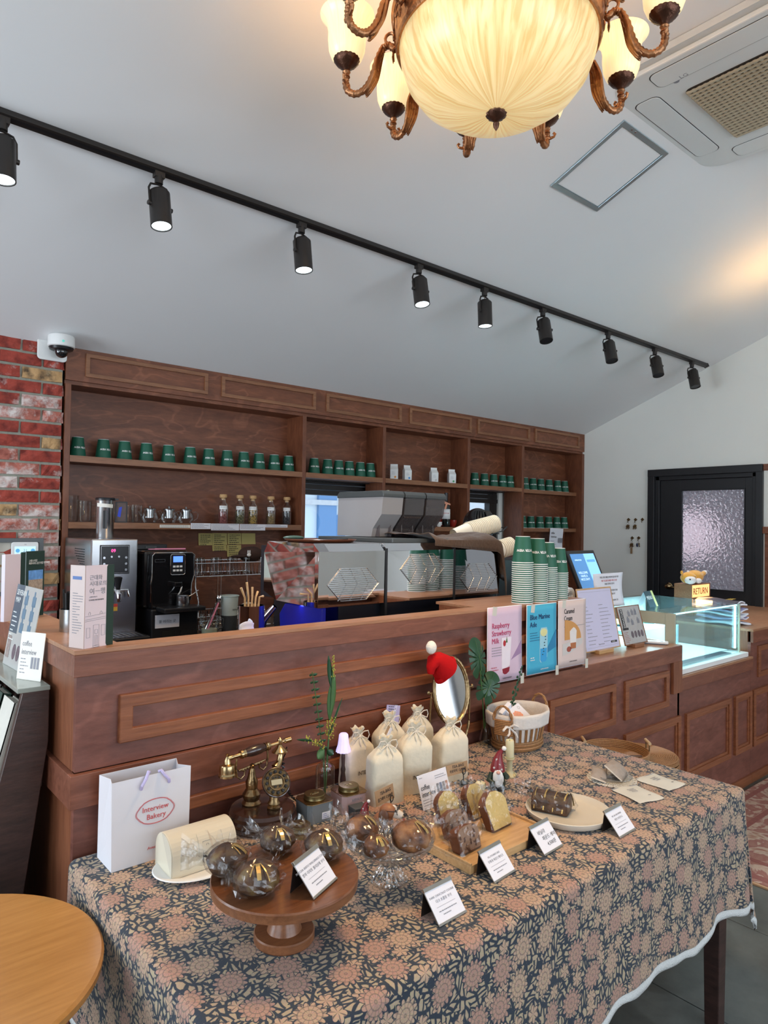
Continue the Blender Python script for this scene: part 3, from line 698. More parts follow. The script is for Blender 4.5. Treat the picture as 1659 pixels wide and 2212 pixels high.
# ================================================================ TRACK LIGHTING
TY, TZ = 2.622, 2.925
tr = thing('track_light_rail', 'long black lighting track running across the sloping ceiling', 'light track', (-.3, TY, TZ))
T = lambda x: TR(x, TY, 3.9542-.3857*TY) @ RX(-sl)
m = MB().box(0, 6.03, -.017, .017, -.026, -.001, TR(-.25, TY, 3.9542-.3857*TY) @ RX(-sl))
obj('rail', m, M['blackm'], tr, w=True, bevel=.002)
obj('rail_slot', MB().box(0, 6.02, -.006, .006, -.0268, -.026, TR(-.245, TY, 3.9542-.3857*TY) @ RX(-sl)), M['black'], tr, w=True)
obj('end_cap', MB().box(0, .02, -.018, .018, -.028, -.001, TR(5.78, TY, 3.9542-.3857*TY) @ RX(-sl)), M['blackm'], tr, w=True)
lamp_on = emis('spot_lens', (.80, .95, 1.0), 3.0)
def track_head(i, x, label, tilt, yaw, on):
    t_ = thing('track_spotlight', label, 'spotlight', (x, TY-.002, TZ-.004), 0, 'black cylinder spotlights on the ceiling track')
    obj('adapter', MB().cyl(.016, -.045, -.012, 16).box(-.02, .02, -.014, .014, -.022, 0, None), M['blackm'], t_, smooth=True)
    R = TR(0, 0, -.055) @ RZ(yaw) @ RX(tilt)
    y = MB().tube([R @ Vector(p) for p in ((-.044, 0, -.085), (-.044, 0, -.02), (-.034, 0, 0), (0, 0, .008), (.034, 0, 0), (.044, 0, -.02), (.044, 0, -.085))], .0045, 6)
    for s_ in (-1, 1): y.cyl(.009, -.006, .006, 12, R @ TR(s_*.046, 0, -.085) @ RY(pi/2))
    obj('yoke', y, M['blackm'], t_, smooth=True)
    obj('can', MB().lathe([(.026, -.016), (.036, -.024), (.041, -.03), (.041, -.168), (.037, -.168), (.037, -.15)], 32, R, cap1=False), M['blackm'], t_, smooth=True)
    obj('lens', MB().cyl(.0368, -.164, -.160, 28, R), lamp_on if on else M['black'], t_)
    obj('cord', MB().tube([R @ Vector(p) for p in ((.0, .0, -.0), (.02, .012, .012), (.03, .018, -.005), (.018, .016, -.022), (.004, .012, -.02), (.0, .01, -.03))], .0028, 6), mat('grey_cable', (.2, .16, .13), .5) if i == 0 else bpy.data.materials['grey_cable'], t_, smooth=True)
    d = (R.to_3x3() @ Vector((0, 0, -1))).normalized(); p = Vector((x, TY, TZ)) + (R @ Vector((0, 0, -.172)))
    light('track_bulb', 'SPOT', p, 34 if on else 40, (.86, .94, 1), .03, aim=p+d, spot_size=radians(62), spot_blend=.6)
XH = [.505, 1.053, 1.723, 2.461, 2.982, 3.534, 4.284, 4.934, 5.537]
TI = [(-.10, .1), (-.16, .15), (-.12, .2), (-.20, -.1), (-.05, .1), (-.30, -.45), (-.30, -.45), (-.30, -.50), (-.28, -.50)]
ORD = ['first', 'second', 'third', 'fourth', 'fifth', 'sixth', 'seventh', 'eighth', 'ninth', 'tenth', 'eleventh', 'twelfth', 'thirteenth', 'fourteenth', 'fifteenth', 'sixteenth', 'seventeenth', 'eighteenth', 'nineteenth', 'twentieth', 'twenty-first', 'twenty-second']
for i, x in enumerate(XH):
    track_head(i, x, '%s black cylinder spotlight from the left on the ceiling track' % ORD[i].capitalize() if i < 8 else 'last black cylinder spotlight at the right end of the ceiling track', TI[i][0], TI[i][1], i < 5)

# ================================================================ SECURITY CAMERA, FRAME
sc_ = thing('security_camera', 'white dome security camera on the brick wall under the ceiling', 'camera', (1.0, 3.845, 2.44))
obj('mount_plate', MB().prism([(x, y) for x, y in rrect(.072, .062, .02)], 0, .012, TR(-.005, -.002, 0) @ RX(pi/2)), M['white'], sc_, bevel=.003)
obj('housing', MB().lathe([(.001, .048), (.058, .047), (.064, .04), (.065, -.01), (.060, -.014), (.001, -.014)], 36, TR(.02, -.075, .012)), M['white'], sc_, smooth=True)
obj('dome_ring', MB().lathe([(.060, -.014), (.055, -.026), (.036, -.032)], 36, TR(.02, -.075, .012)), M['black'], sc_, smooth=True)
obj('lens_dome', MB().ell((.02, -.078, -.022), (.033, .033, .033), 24, 14), mat('smoked_dome', (.01, .01, .012), .03, coat=1), sc_, smooth=True)
obj('status_light', MB().cyl(.006, 0, .002, 12, TR(.012, -.139, .02) @ RX(pi/2)), emis('green_led', (.1, .5, .4), .6), sc_)
tf = thing('wall_frame', 'dark grey frame on the brick wall around a recessed niche', 'frame', (.86, 3.855, 1.31))
obj('frame', frame_xz(MB(), -.14, .115, -.145, .145, -.022, 0, .022), mat('slate_grey_frame', (.11, .12, .125), .5), tf, bevel=.002)
obj('mat_board', MB().box(-.12, .094, -.006, -.001, -.124, .124), mat('niche_grey', (.55, .52, .45), .6), tf)
th_ = thing('thermostat', 'white wall thermostat with a blue lit screen inside the grey frame', 'thermostat', (.888, 3.846, 1.362))
obj('casing', MB().prism(rrect(.062, .073, .01), 0, .018, RX(pi/2)), M['white'], th_, bevel=.003)
obj('screen', MB().box(-.048, .048, -.0195, -.018, .012, .05), emis('lcd_blue', (.45, .72, .85), .75), th_)
text('21', .02, M['inkg'], th_, (.0, -.0198, .024), align='CENTER'); text('LG', .008, M['inkg'], th_, (.0, -.0186, .058), align='CENTER')
obj('dial_icons', MB().cyl(.010, 0, .0006, 20, TR(-.035, -.0195, .03) @ RX(pi/2)).cyl(.010, 0, .0006, 20, TR(.035, -.0195, .03) @ RX(pi/2)), emis('lcd_icon', (.08, .30, .55), .7), th_)
# ================================================================ PAPER CUPS
def face_cam(x, y): return atan2(-y, -x)+pi/2      # turn a front that looks along -Y towards the viewer
def cup_r(z): return .0432-.0138*(z-.004)/.106
def cup_text(s, size, parent, zc=.052, a0=0.0):
    cu = bpy.data.curves.new('t', 'FONT'); cu.body = s; cu.size = size; cu.align_x = 'CENTER'; cu.resolution_u = 1; cu.offset = .0004
    o = bpy.data.objects.new('t', cu); me = bpy.data.meshes.new_from_object(o); bpy.data.objects.remove(o)
    for v in me.vertices:
        x, y = -v.co.x, -(v.co.y-size*.35); z = zc+y; R = cup_r(z)+.0005; a = x/R+a0
        v.co = Vector((R*sin(a), -R*cos(a), z))
    me.materials.clear(); me.materials.append(M['cupw']); me.name = 'lettering'
    q = bpy.data.objects.new('lettering', me); C.objects.link(q); q.parent = parent; return q
cup0 = thing('paper_cup', 'x', 'cup', (0, 0, 0))
obj('sleeve', MB().lathe([(cup_r(.004), .004), (cup_r(.108), .108), (cup_r(.108)-.0007, .108), (cup_r(.004)-.0007, .004), (cup_r(.004), .004)], 28, cap0=False, cap1=False), M['cupg'], cup0, smooth=True)
obj('rim', MB().lathe([(.0447, .0013), (.0442, .0040), (.0428, .0040), (.0424, .001), (.0432, 0), (.0447, .0013)], 28, cap0=False, cap1=False), M['cupw'], cup0, smooth=True)
obj('base_ring', MB().lathe([(.0294, .1075), (.0296, .1098), (.0283, .1098), (.0280, .104), (.001, .104)], 24, cap0=False), M['cupw'], cup0, smooth=True)
cup_text('INTER VIEW', .0135, cup0)
cups_used = False
def cup(x, y, z, label, group, rz=0, txt=True):
    global cups_used
    if not cups_used:
        cups_used = True; cup0.location = (x, y, z); cup0.rotation_euler = (0, 0, rz); cup0['label'] = label; cup0['group'] = group; return cup0
    c = dup(cup0, (x, y, z), rz, label, keep=() if txt else ('sleeve', 'rim', 'base_ring')); c['group'] = group; return c
rnd = random.Random(11)
ROWS = [([1.167, 1.304, 1.422, 1.549, 1.683, 1.821, 1.943, 2.07, 2.188, 2.3, 2.416, 2.527], Z1, 3.955, 'on the upper shelf of the wide left bay', 'green cups on the upper left shelf'),
        ([2.731, 2.846, 2.944, 3.04, 3.143, 3.238], Z1, 3.945, 'on the shelf above the left back window', 'green cups above the left window'),
        ([4.397, 4.522, 4.645, 4.764, 4.868], Z1, 3.95, 'on the shelf above the narrow right window', 'green cups above the right window'),
        ([5.115, 5.235, 5.355, 5.486, 5.62, 5.74], Z1, 3.975, 'on the upper shelf of the far right bay', 'green cups on the upper right shelf'),
        ([5.085, 5.21, 5.347, 5.485, 5.615, 5.735], Z2, 3.975, 'on the lower shelf of the far right bay', 'green cups on the lower right shelf')]
for xs, z, y, where, grp in ROWS:
    for i, x in enumerate(xs):
        cup(x, y, z, '%s green cup from the left %s' % (ORD[i].capitalize(), where), grp, face_cam(x, y)+radians(28+rnd.uniform(-9, 9)))
STK = [(2.285, 1.782, 20, 'leftmost and tallest'), (2.375, 1.776, 19, 'second'), (2.464, 1.791, 17, 'third'), (2.555, 1.798, 14, 'rightmost and shortest')]
for si, (x, y, n, nm) in enumerate(STK):
    for k in range(n):
        lab = ('top lettered green cup of the %s cup stack on the counter' % nm) if k == n-1 else '%s green cup from the bottom in the %s stack' % (ORD[k], nm.split()[0])
        cup(x, y, 1.2362+k*.0087, lab, 'green cups stacked on the counter end', face_cam(x, y)+radians(16+si*3), k == n-1)
# cream cups, lying nested in a wire rack
def cream_stack(cx, cy, cz, ax, n, group, where, s=1.0):
    ax = Vector(ax).normalized(); R = ax.to_track_quat('Z', 'Y').to_matrix().to_4x4()
    p0 = None
    for k in range(n):
        loc = Vector((cx, cy, cz))+ax*(k*.0115*s)
        lab = '%s cream paper cup from the open end of the %s nested stack' % (ORD[k].capitalize(), where)
        if p0 is None:
            t_ = thing('cream_paper_cup', lab, 'cup', loc, 0, group); t_.rotation_euler = R.to_euler()
            obj('wall', MB().lathe([(.0425*s, .004), (.030*s, .105*s), (.0294*s, .105*s), (.0418*s, .004), (.0425*s, .004)], 28, cap0=False, cap1=False).lathe([(.029*s, .1*s), (.001, .1*s)], 24, cap0=False), M['cream'], t_, smooth=True)
            obj('rim', MB().lathe([(.0475*s, .002), (.0468*s, .0050), (.0422*s, .0050), (.0417*s, .001), (.0432*s, 0), (.0475*s, .002)], 28, cap0=False, cap1=False), M['cream'], t_, smooth=True)
            p0 = t_
        else:
            c = dup(p0, loc, None, lab); c.rotation_euler = R.to_euler()
cream_stack(2.865, 2.42, 1.566, (-.93, .10, -.20), 18, 'cream cups lying in the upper rack', 'upper')
cream_stack(2.79, 2.25, 1.452, (-.93, .15, -.22), 7, 'cream cups lying in the lower rack', 'lower')
rk = thing('wire_cup_rack', 'black wire rack holding cream cups behind the espresso machine', 'rack', (2.8, 2.42, .945))
wr = MB()
for dy in (-.052, .052):
    wr.tube([(2.54, 2.42+dy, 1.462), (2.70, 2.42+dy, 1.493), (2.865, 2.42+dy, 1.527), (2.90, 2.42+dy, 1.55)], .003, 6)
    wr.tube([(2.82, 2.42+dy, 1.515), (2.82, 2.42+dy, .95)], .0035, 6); wr.tube([(2.56, 2.42+dy, 1.465), (2.56, 2.42+dy, .95)], .0035, 6); wr.tube([(2.60, 2.42+dy, 1.36), (2.80, 2.36+dy*.6, 1.395), (2.84, 2.30+dy*.6, 1.41), (2.80, 2.22+dy*.3, 1.405)], .003, 6)
for x, z in ((2.82, 1.512), (2.65, 1.480), (2.56, 1.462)): wr.tube([(x, 2.355, z), (x, 2.485, z)], .003, 6)
wr.tube([(2.90, 2.368, 1.55), (2.93, 2.40, 1.545), (2.93, 2.45, 1.545), (2.90, 2.472, 1.55)], .003, 6)
obj('wire_frame', wr, M['black'], rk, w=True, smooth=True)
obj('base_shelf', MB().box(2.54, 2.84, 2.36, 2.48, .905, .95), M['darkwood'], rk, w=True)

# ================================================================ SHELF THINGS
def carton(x, col, label):
    t_ = thing('milk_carton', label, 'carton', (x, 3.95, Z1), face_cam(x, 3.95)+rnd.uniform(-.1, .5), 'small white drip coffee cartons on the shelf')
    w, d, h = .030, .022, .080; m = MB()
    vs = [(-w, -d, 0), (w, -d, 0), (w, d, 0), (-w, d, 0), (-w*1.02, -d, h), (w, -d*1.1, h), (w, d, h), (-w, d, h), (-w*.95, -.001, h+.026), (w*.95, -.001, h+.026), (w*.95, .001, h+.026), (-w*.95, .001, h+.026), (-w*.95, -.001, h+.042), (w*.95, -.001, h+.042), (w*.95, .001, h+.042), (-w*.95, .001, h+.042)]
    m.add(vs, [(0, 3, 2, 1), (0, 1, 5, 4), (1, 2, 6, 5), (2, 3, 7, 6), (3, 0, 4, 7), (4, 5, 9, 8), (6, 7, 11, 10), (5, 6, 10, 9), (7, 4, 8, 11), (8, 9, 13, 12), (9, 10, 14, 13), (10, 11, 15, 14), (11, 8, 12, 15), (12, 13, 14, 15)])
    obj('carton_body', m, M['cupw'], t_, bevel=.001)
    obj('printed_dot', MB().prism([(.009*cos(k*pi/3)*(1.0), .009*sin(k*pi/3)) for k in range(6)], .0232, .0245, TR(.008, 0, .022) @ RX(pi/2)), mat('dot_'+col[0], col[1], .5), t_)
    lines(3, -.018, .018, .06, .008, .0022, M['inkg'], t_, TR(0, -.0234, 0) @ RX(pi/2))
for x, c, l in ((3.479, ('orange', (.75, .30, .05)), 'white gable-top carton with an orange dot on the shelf'), (3.614, ('blue', (.05, .30, .70)), 'white gable-top carton with a blue dot on the shelf'),
                (3.908, ('grey', (.6, .6, .58)), 'plain white gable-top carton alone in the middle of the shelf'), (4.115, ('green', (.05, .35, .12)), 'white gable-top carton with a green dot at the right of the shelf')): carton(x, c, l)

cork = mat('cork', (.55, .33, .15), .8, noise_amt=.3, scale=120)
def leafstuff(name, cols):
    m, t, b, N, L = nt(name); tc = N.new('ShaderNodeTexCoord'); v = N.new('ShaderNodeTexVoronoi'); v.inputs['Scale'].default_value = 190; L.new(tc.outputs['Object'], v.inputs['Vector'])
    r = N.new('ShaderNodeValToRGB'); r.color_ramp.interpolation = 'CONSTANT'; r.color_ramp.elements[0].color = (*cols[0], 1); r.color_ramp.elements[1].color = (*cols[1], 1); r.color_ramp.elements[1].position = .4
    e = r.color_ramp.elements.new(.75); e.color = (*cols[2], 1); s_ = N.new('ShaderNodeSeparateColor'); L.new(v.outputs['Color'], s_.inputs[0]); L.new(s_.outputs[0], r.inputs[0]); L.new(r.outputs[0], b.inputs['Base Color']); b.inputs['Roughness'].default_value = .8
    bp = N.new('ShaderNodeBump'); bp.inputs['Strength'].default_value = .6; bp.inputs['Distance'].default_value = .004; L.new(v.outputs['Distance'], bp.inputs['Height']); L.new(bp.outputs[0], b.inputs['Normal'])
    return m
for i, (x, cols, nm) in enumerate(((2.042, ((.20, .05, .05), (.30, .10, .08), (.12, .03, .03)), 'dark red dried petals'), (2.159, ((.10, .09, .04), (.22, .20, .10), (.04, .04, .02)), 'olive green tea leaves'),
        (2.253, ((.45, .28, .05), (.06, .05, .02), (.30, .20, .10)), 'yellow and black dried blossoms'), (2.388, ((.30, .20, .08), (.20, .13, .06), (.12, .08, .04)), 'light brown dried herbs'), (2.512, ((.03, .03, .04), (.09, .08, .08), (.02, .02, .02)), 'blackish dried tea'))):
    t_ = thing('corked_bottle', 'small corked glass bottle of %s on the lower left shelf' % nm, 'bottle', (x, 3.94, Z2), face_cam(x, 3.94), 'corked tea bottles on the lower left shelf')
    pr = [(.001, .002), (.030, .002), (.032, .006), (.032, .115), (.028, .128), (.018, .140), (.016, .150), (.016, .162), (.0185, .165)]
    obj('glass_body', MB().lathe(pr, 28, cap0=False, cap1=False), M['glass'], t_, smooth=True)
    obj('cork', MB().lathe([(.014, .152), (.0155, .165), (.022, .166), (.024, .172), (.022, .186), (.001, .187)], 20), cork, t_, smooth=True)
    obj('dried_tea', MB().lathe([(.001, .004), (.029, .004), (.030, .008), (.030, .072+.01*(i % 3)), (.015, .078+.01*(i % 3)), (.001, .08+.01*(i % 3))], 24), leafstuff('tea_%d' % i, cols), t_, smooth=True)
    m = MB().grid(lambda u, v: ((.0326)*sin((u-.5)*1.5), -(.0326)*cos((u-.5)*1.5), .092+.022*v), 8, 1); obj('label_strip', m, M['cupw'], t_, solid=.0004)
    lines(1, -.016, .016, .107, .01, .004, M['inkg'], t_, TR(0, -.0331, 0) @ RX(pi/2), seed=i, z=.0003)

def glass_pot(x, label):
    t_ = thing('glass_teapot', label, 'teapot', (x, 3.94, Z2), -.2, 'glass teapots on the lower left shelf')
    obj('pot', MB().lathe([(.001, .002), (.034, .003), (.045, .02), (.047, .038), (.040, .058), (.033, .070), (.034, .078)], 28, cap0=False, cap1=False), M['glass'], t_, smooth=True)
    obj('lid', MB().lathe([(.035, .078), (.036, .084), (.030, .088), (.008, .089), (.006, .094), (.009, .10), (.001, .103)], 24), M['steel'], t_, smooth=True)
    obj('strainer', MB().lathe([(.024, .078), (.022, .03), (.001, .028)], 20, cap0=False, cap1=False), M['steel'], t_, smooth=True)
    obj('handle', MB().tube([(.036, 0, .068), (.06, 0, .072), (.074, 0, .055), (.068, 0, .03), (.046, 0, .018)], .004, 8), M['glass'], t_, smooth=True)
    obj('spout', MB().tube([(-.042, 0, .04), (-.056, 0, .055), (-.062, 0, .068)], [.009, .007, .006], 8), M['glass'], t_, smooth=True)
for x, l in ((1.572, 'glass teapot with steel lid, left one of three, on the lower left shelf'), (1.688, 'glass teapot with steel lid, middle one of three, on the lower left shelf'), (1.795, 'glass teapot with steel lid, right one of three, on the lower left shelf')): glass_pot(x, l)
for i, (x, h, r_, l) in enumerate(((1.142, .145, .034, 'tall clear glass jug at the far left of the lower shelf'), (1.212, .12, .032, 'clear glass jug with handle, second on the lower shelf'), (1.315, .13, .034, 'clear glass jug half hidden behind the steel jug'), (1.452, .10, .03, 'slim clear glass tumbler left of the teapots'), (1.498, .105, .03, 'clear glass tumbler right beside the slim one, left of the teapots'))):
    t_ = thing('glass_jug', l, 'jug', (x, 3.945, Z2), 0, 'clear glassware on the lower left shelf')
    obj('wall', MB().lathe([(.001, .003), (r_*.85, .003), (r_, .012), (r_, h-.01), (r_*1.06, h)], 24, cap0=False, cap1=False), M['glass'], t_, smooth=True)
    if i < 3: obj('handle', MB().tube([(r_, 0, h*.8), (r_+.024, 0, h*.8), (r_+.026, 0, h*.3), (r_, 0, h*.25)], .004, 8), M['glass'], t_, smooth=True)
t_ = thing('picture_frame', 'small black frame leaning behind the steel jug on the lower shelf', 'frame', (1.392, 3.90, Z2), -.35)
obj('frame', frame_xz(MB(), -.032, .032, 0, .118, -.006, .006, .006), M['black'], t_); obj('photo', MB().box(-.026, .026, .001, .004, .006, .112), mat('dark_photo', (.10, .06, .05), .4, noise_amt=.5), t_)
obj('blue_figure', MB().prism([(-.02, .035), (-.004, .03), (.004, .09), (-.012, .085)], 0, .0012, TR(0, .0005, 0) @ RX(pi/2)), mat('blue_print', (.02, .05, .5), .4), t_)
# bottles in the middle bay
def wine(x, y, label, glass, cap, lab=None, sc=1.0):
    t_ = thing('wine_bottle', label, 'bottle', (x, y, Z2), face_cam(x, y))
    obj('bottle', MB().lathe([(.001, .001), (.034, .001), (.036, .006), (.036, .155*sc), (.030, .18*sc), (.016, .205*sc), (.0135, .215*sc), (.0135, .25*sc)], 28, cap0=False, cap1=False), glass, t_, smooth=True)
    obj('capsule', MB().lathe([(.0145, .215*sc), (.0145, .278*sc), (.001, .28*sc)], 20), cap, t_, smooth=True)
    if lab:
        obj('label', MB().grid(lambda u, v: (.0365*sin((u-.5)*2.4), -.0365*cos((u-.5)*2.4), .065+.08*v), 12, 1), M['cupw'], t_, solid=.0005, smooth=True)
        text('REVOIR', .016, M['red'], t_, (-.026, -.0372, .105), bend=None)
        obj('neck_tag', MB().prism([(-.03, 0), (-.008, -.01), (-.018, -.05), (-.004, -.055), (.008, -.012), (.03, -.02), (.032, -.008), (-.022, .018)], 0, .0015, TR(.004, -.03, .195) @ RX(pi/2-.3)), mat('salmon_tag', (.72, .32, .20), .7), t_)
    return t_
dg = mat('dark_bottle_glass', (.012, .012, .010), .06, coat=.5)
wine(4.034, 3.93, 'dark wine bottle with a white label and salmon neck tag on the shelf', dg, M['black'], True)
wine(3.425, 3.96, 'bottle with a pale capped neck showing behind the left hopper lid', M['glass'], mat('pale_cap', (.7, .62, .4), .5), sc=.99)
wine(3.612, 3.96, 'bottle with a white cap showing above the middle hopper lid', dg, M['white'], sc=.97)
wine(3.82, 3.96, 'bottle with a black cap showing above the right hopper lid', dg, M['black'], sc=.97)
rc_ = mat('red_ceramic', (.30, .025, .015), .18, coat=.5); wc_ = mat('white_ceramic', (.8, .8, .78), .2, coat=.4)
def mug(x, y, z, c, label, r_=.034, h=.05, rz=0, saucer=False, group=None):
    t_ = thing('espresso_cup', label, 'cup', (x, y, z), rz, group)
    z0 = .012 if saucer else 0
    obj('bowl', MB().lathe([(.001, z0+.002), (r_*.55, z0+.001), (r_*.9, z0+h*.45), (r_, z0+h), (r_*.93, z0+h), (r_*.82, z0+h*.45), (.001, z0+.008)], 28, cap0=False, cap1=False), c, t_, smooth=True)
    obj('handle', MB().tube([(r_*.93, 0, z0+h*.8), (r_+.018, 0, z0+h*.85), (r_+.02, 0, z0+h*.45), (r_*.75, 0, z0+h*.3)], .0045, 8), c, t_, smooth=True)
    if saucer: obj('saucer', MB().lathe([(.001, .001), (.035, .001), (.062, .010), (.063, .013), (.035, .006), (.001, .005)], 32), c, t_, smooth=True)
mug(3.925, 3.90, Z2, wc_, 'small white espresso cup on the shelf left of the red cup', .025, .040, .3)
mug(4.005, 3.985, Z2, rc_, 'red cup on a red saucer beside the wine bottle', .040, .062, .2, True)
mug(4.15, 3.965, Z2, rc_, 'red cup at the right of the wine bottle, half hidden', .036, .058, .2)
# strips, sheets and sticky notes
for i, (a, c, z0, z1, mt) in enumerate(((1.594, 1.781, 1.514, 1.531, M['paperw']), (1.784, 1.912, 1.508, 1.543, M['paper']), (1.915, 2.104, 1.501, 1.542, M['paper']), (2.109, 2.291, 1.502, 1.541, M['paper']), (2.292, 2.459, 1.522, 1.541, M['paper']))):
    t_ = thing('shelf_label', ['cream handwritten strip on the shelf edge below the teapots', 'short white printed label on the shelf edge right of the cream strip', 'long white printed label under the first corked bottle', 'long white printed label under the middle corked bottles', 'narrow white label strip at the right end of the shelf edge'][i], 'label', ((a+c)/2, YB-.006, z0))
    w = (c-a)/2; obj('strip', MB().box(-w, w, 0, .0015, 0, z1-z0), mt, t_)
    lines(max(1, int((z1-z0)/.008)), -w+.006, w-.006, z1-z0-.004, .0075, .0035, M['inkg'], t_, TR(0, -.0003, 0) @ RX(pi/2), seed=i, fill=(.6, 1))
post = mat('yellow_sticky_paper', (.66, .55, .20), .75, noise_amt=.03)
for i, (a, c, z0, z1) in enumerate(((1.928, 2.022, 1.403, 1.479), (2.023, 2.126, 1.405, 1.480), (2.130, 2.229, 1.408, 1.480), (2.232, 2.334, 1.408, 1.480), (2.024, 2.124, 1.366, 1.404), (2.128, 2.230, 1.328, 1.404))):
    t_ = thing('sticky_note', ['leftmost yellow sticky note on the panel under the shelf', 'second yellow sticky note in the top row under the shelf', 'third yellow sticky note in the top row under the shelf', 'rightmost yellow sticky note under the shelf, nearly blank', 'yellow sticky note in the second row, left one', 'lowest yellow sticky note, right one of the second row'][i], 'note', ((a+c)/2, 4.043, z0))
    w = (c-a)/2; obj('sheet', MB().grid(lambda u, v: (-w+2*w*u, -.006*(1-v)**2, (z1-z0)*v), 3, 4), post, t_, solid=.0004)
    if i != 3: lines(int((z1-z0)/.012), -w+.01, w-.01, z1-z0-.01, .012, .005, M['ink'], t_, TR(0, -.0075, 0) @ RX(pi/2), seed=20+i)
t_ = thing('notice_sheet', 'white printed notice hanging from the lower shelf of the right bay', 'paper', (5.51, 3.905, 1.35)); t_.rotation_euler = (0, radians(2), 0)
obj('sheet', MB().grid(lambda u, v: (-.105+.21*u, .004*sin(v*5), .19*v), 6, 8), M['paper'], t_, solid=.0005)
Tn = TR(0, -.005, 0) @ RX(pi/2)
text('coffee', .03, M['ink'], t_, (-.09, -.006, .135), sx=.75); text('interview', .03, M['ink'], t_, (-.09, -.006, .10), sx=.75)
lines(4, -.09, .0, .07, .014, .005, M['inkg'], t_, Tn); obj('printed_picture', MB().box(.03, .095, -.0062, -.005, .055, .10), M['inkg'], t_)

# ================================================================ BACK COUNTER MACHINES
BZ = .945
wd_ = thing('hot_water_dispenser', 'stainless steel hot water dispenser with a black control panel on the back counter', 'dispenser', (1.19, 3.60, BZ))
obj('body', MB().box(-.115, .11, -.2, .22, .02, .515), M['steel'], wd_, bevel=.006)
obj('side_vents', MB().box(-.1162, -.115, -.12, .15, .38, .47) if 0 else [m for m in [MB()] if [m.box(-.1165, -.1148, -.10+.02*i, -.093+.02*i, .46-.012*j, .465-.012*j) for i in range(8) for j in range(7) if i+j < 10]][0], M['black'], wd_)
wd_.children[-1]['kind'] = 'stuff'
obj('control_panel', MB().box(-.075, .068, -.206, -.2, .345, .487), M['black'], wd_, bevel=.004)
text('09', .022, emis('red_led', (1, .05, .25), 3), wd_, (-.012, -.2068, .452), align='CENTER', th=.0003)
obj('panel_outline', frame_xz(MB(), -.07, .063, .35, .482, -.2068, -.206, .0012), M['steel'], wd_)
kn = MB()
for x in (-.055, .05):
    for z in (.425, .395, .365): kn.cyl(.006, 0, .0015, 14, TR(x, -.2062, z) @ RX(pi/2))
kn.cyl(.005, 0, .0015, 12, TR(-.02, -.2062, .43) @ RX(pi/2)).cyl(.005, 0, .0015, 12, TR(.015, -.2062, .43) @ RX(pi/2)); o = obj('panel_buttons', kn, M['steel'], wd_); o['kind'] = 'stuff'
obj('tap', MB().tube([(0, -.2, .265), (0, -.245, .265), (0, -.26, .25), (0, -.262, .215)], [.014, .014, .013, .010], 14).tube([(0, -.235, .268), (.05, -.235, .268), (.056, -.24, .235)], [.007, .007, .006], 10), M['chrome'], wd_, smooth=True)
obj('tap_lever', MB().lathe([(.010, .275), (.014, .30), (.02, .33), (.012, .335)], 14, TR(0, -.245, 0)), M['black'], wd_, smooth=True)
obj('warning_sticker', MB().box(-.03, .015, -.2015, -.2, .165, .20), mat('sticker_yellow', (.75, .45, .05), .5), wd_); obj('sticker_band', MB().box(-.03, .015, -.202, -.2015, .185, .20), mat('sticker_red', (.65, .06, .04), .5), wd_)
dt = obj('drip_tray', MB().box(-.11, .12, -.36, -.2, .0, .055), M['black'], wd_, bevel=.006)
g_ = MB()
for i in range(9): g_.box(-.10+.0245*i, -.092+.0245*i, -.35, -.21, .055, .0575)
g_.box(-.1, .11, -.35, -.345, .055, .058).box(-.1, .11, -.215, -.21, .055, .058); o = obj('tray_grid', g_, M['steel'], dt); o['kind'] = 'stuff'
jg = thing('steel_jug', 'tall brushed steel jug with a black lid on top of the water dispenser', 'jug', (1.19, 3.56, BZ+.515), face_cam(1.19, 3.56))
obj('body', MB().lathe([(.040, 0), (.042, .004), (.043, .188), (.046, .196)], 36), M['steel'], jg, smooth=True)
obj('lid', MB().lathe([(.047, .192), (.048, .2), (.044, .206), (.001, .207)], 36).box(.03, .062, -.012, .012, .194, .203), M['black'], jg, smooth=True)
obj('name_plate', MB().grid(lambda u, v: (.0428*sin((u-.5)*.45), -.0428*cos((u-.5)*.45), .05+.09*v), 4, 1), M['black'], jg, solid=.001)
obj('paper_strip', MB().grid(lambda u, v: (.0436*sin((u-.5)*2.0-.05), -.0436*cos((u-.5)*2.0-.05), .160+.018*v-.006*u), 10, 1), M['paperw'], jg, solid=.0006)

am = thing('bean_to_cup_machine', 'glossy black automatic coffee machine with a blue display on a black stand', 'coffee machine', (1.47, 3.55, BZ))
gb = mat('gloss_black', (.008, .008, .009), .08, coat=.6)
obj('stand', MB().box(-.115, .135, -.2, .2, .0, .165), M['black'], am, bevel=.008)
obj('stand_slots', MB().box(-.06, .01, -.201, -.199, .015, .05).box(.04, .11, -.201, -.199, .015, .05), mat('deep_shadow_plastic', (.003, .003, .003), .8), am)
sg = obj('stand_sign', MB().box(-.095, .03, -.205, -.2, .07, .135), M['paper'], am); text('물 버리는 곳', .017, M['ink'], sg, (-.033, -.2055, .096), align='CENTER')
obj('body', MB().box(-.135, .105, -.14, .2, .165, .455), gb, am, bevel=.015)
obj('front_door', MB().prism([(-.110, .165), (.095, .165), (.100, .28), (.115, .33), (.115, .435), (.10, .447), (-.10, .447), (-.112, .435), (-.112, .33), (-.118, .29)], 0, .05, TR(0, -.14, 0) @ RX(pi/2)), gb, am, bevel=.006)
pts = [(-.116, -.19, .20), (-.117, -.19, .29), (-.111, -.19, .33), (-.111, -.19, .432), (-.099, -.19, .446), (.099, -.19, .446), (.114, -.19, .434), (.114, -.19, .33), (.100, -.19, .285), (.096, -.19, .20)]
obj('chrome_edge', MB().tube(pts, .002, 6), M['chrome'], am, smooth=True)
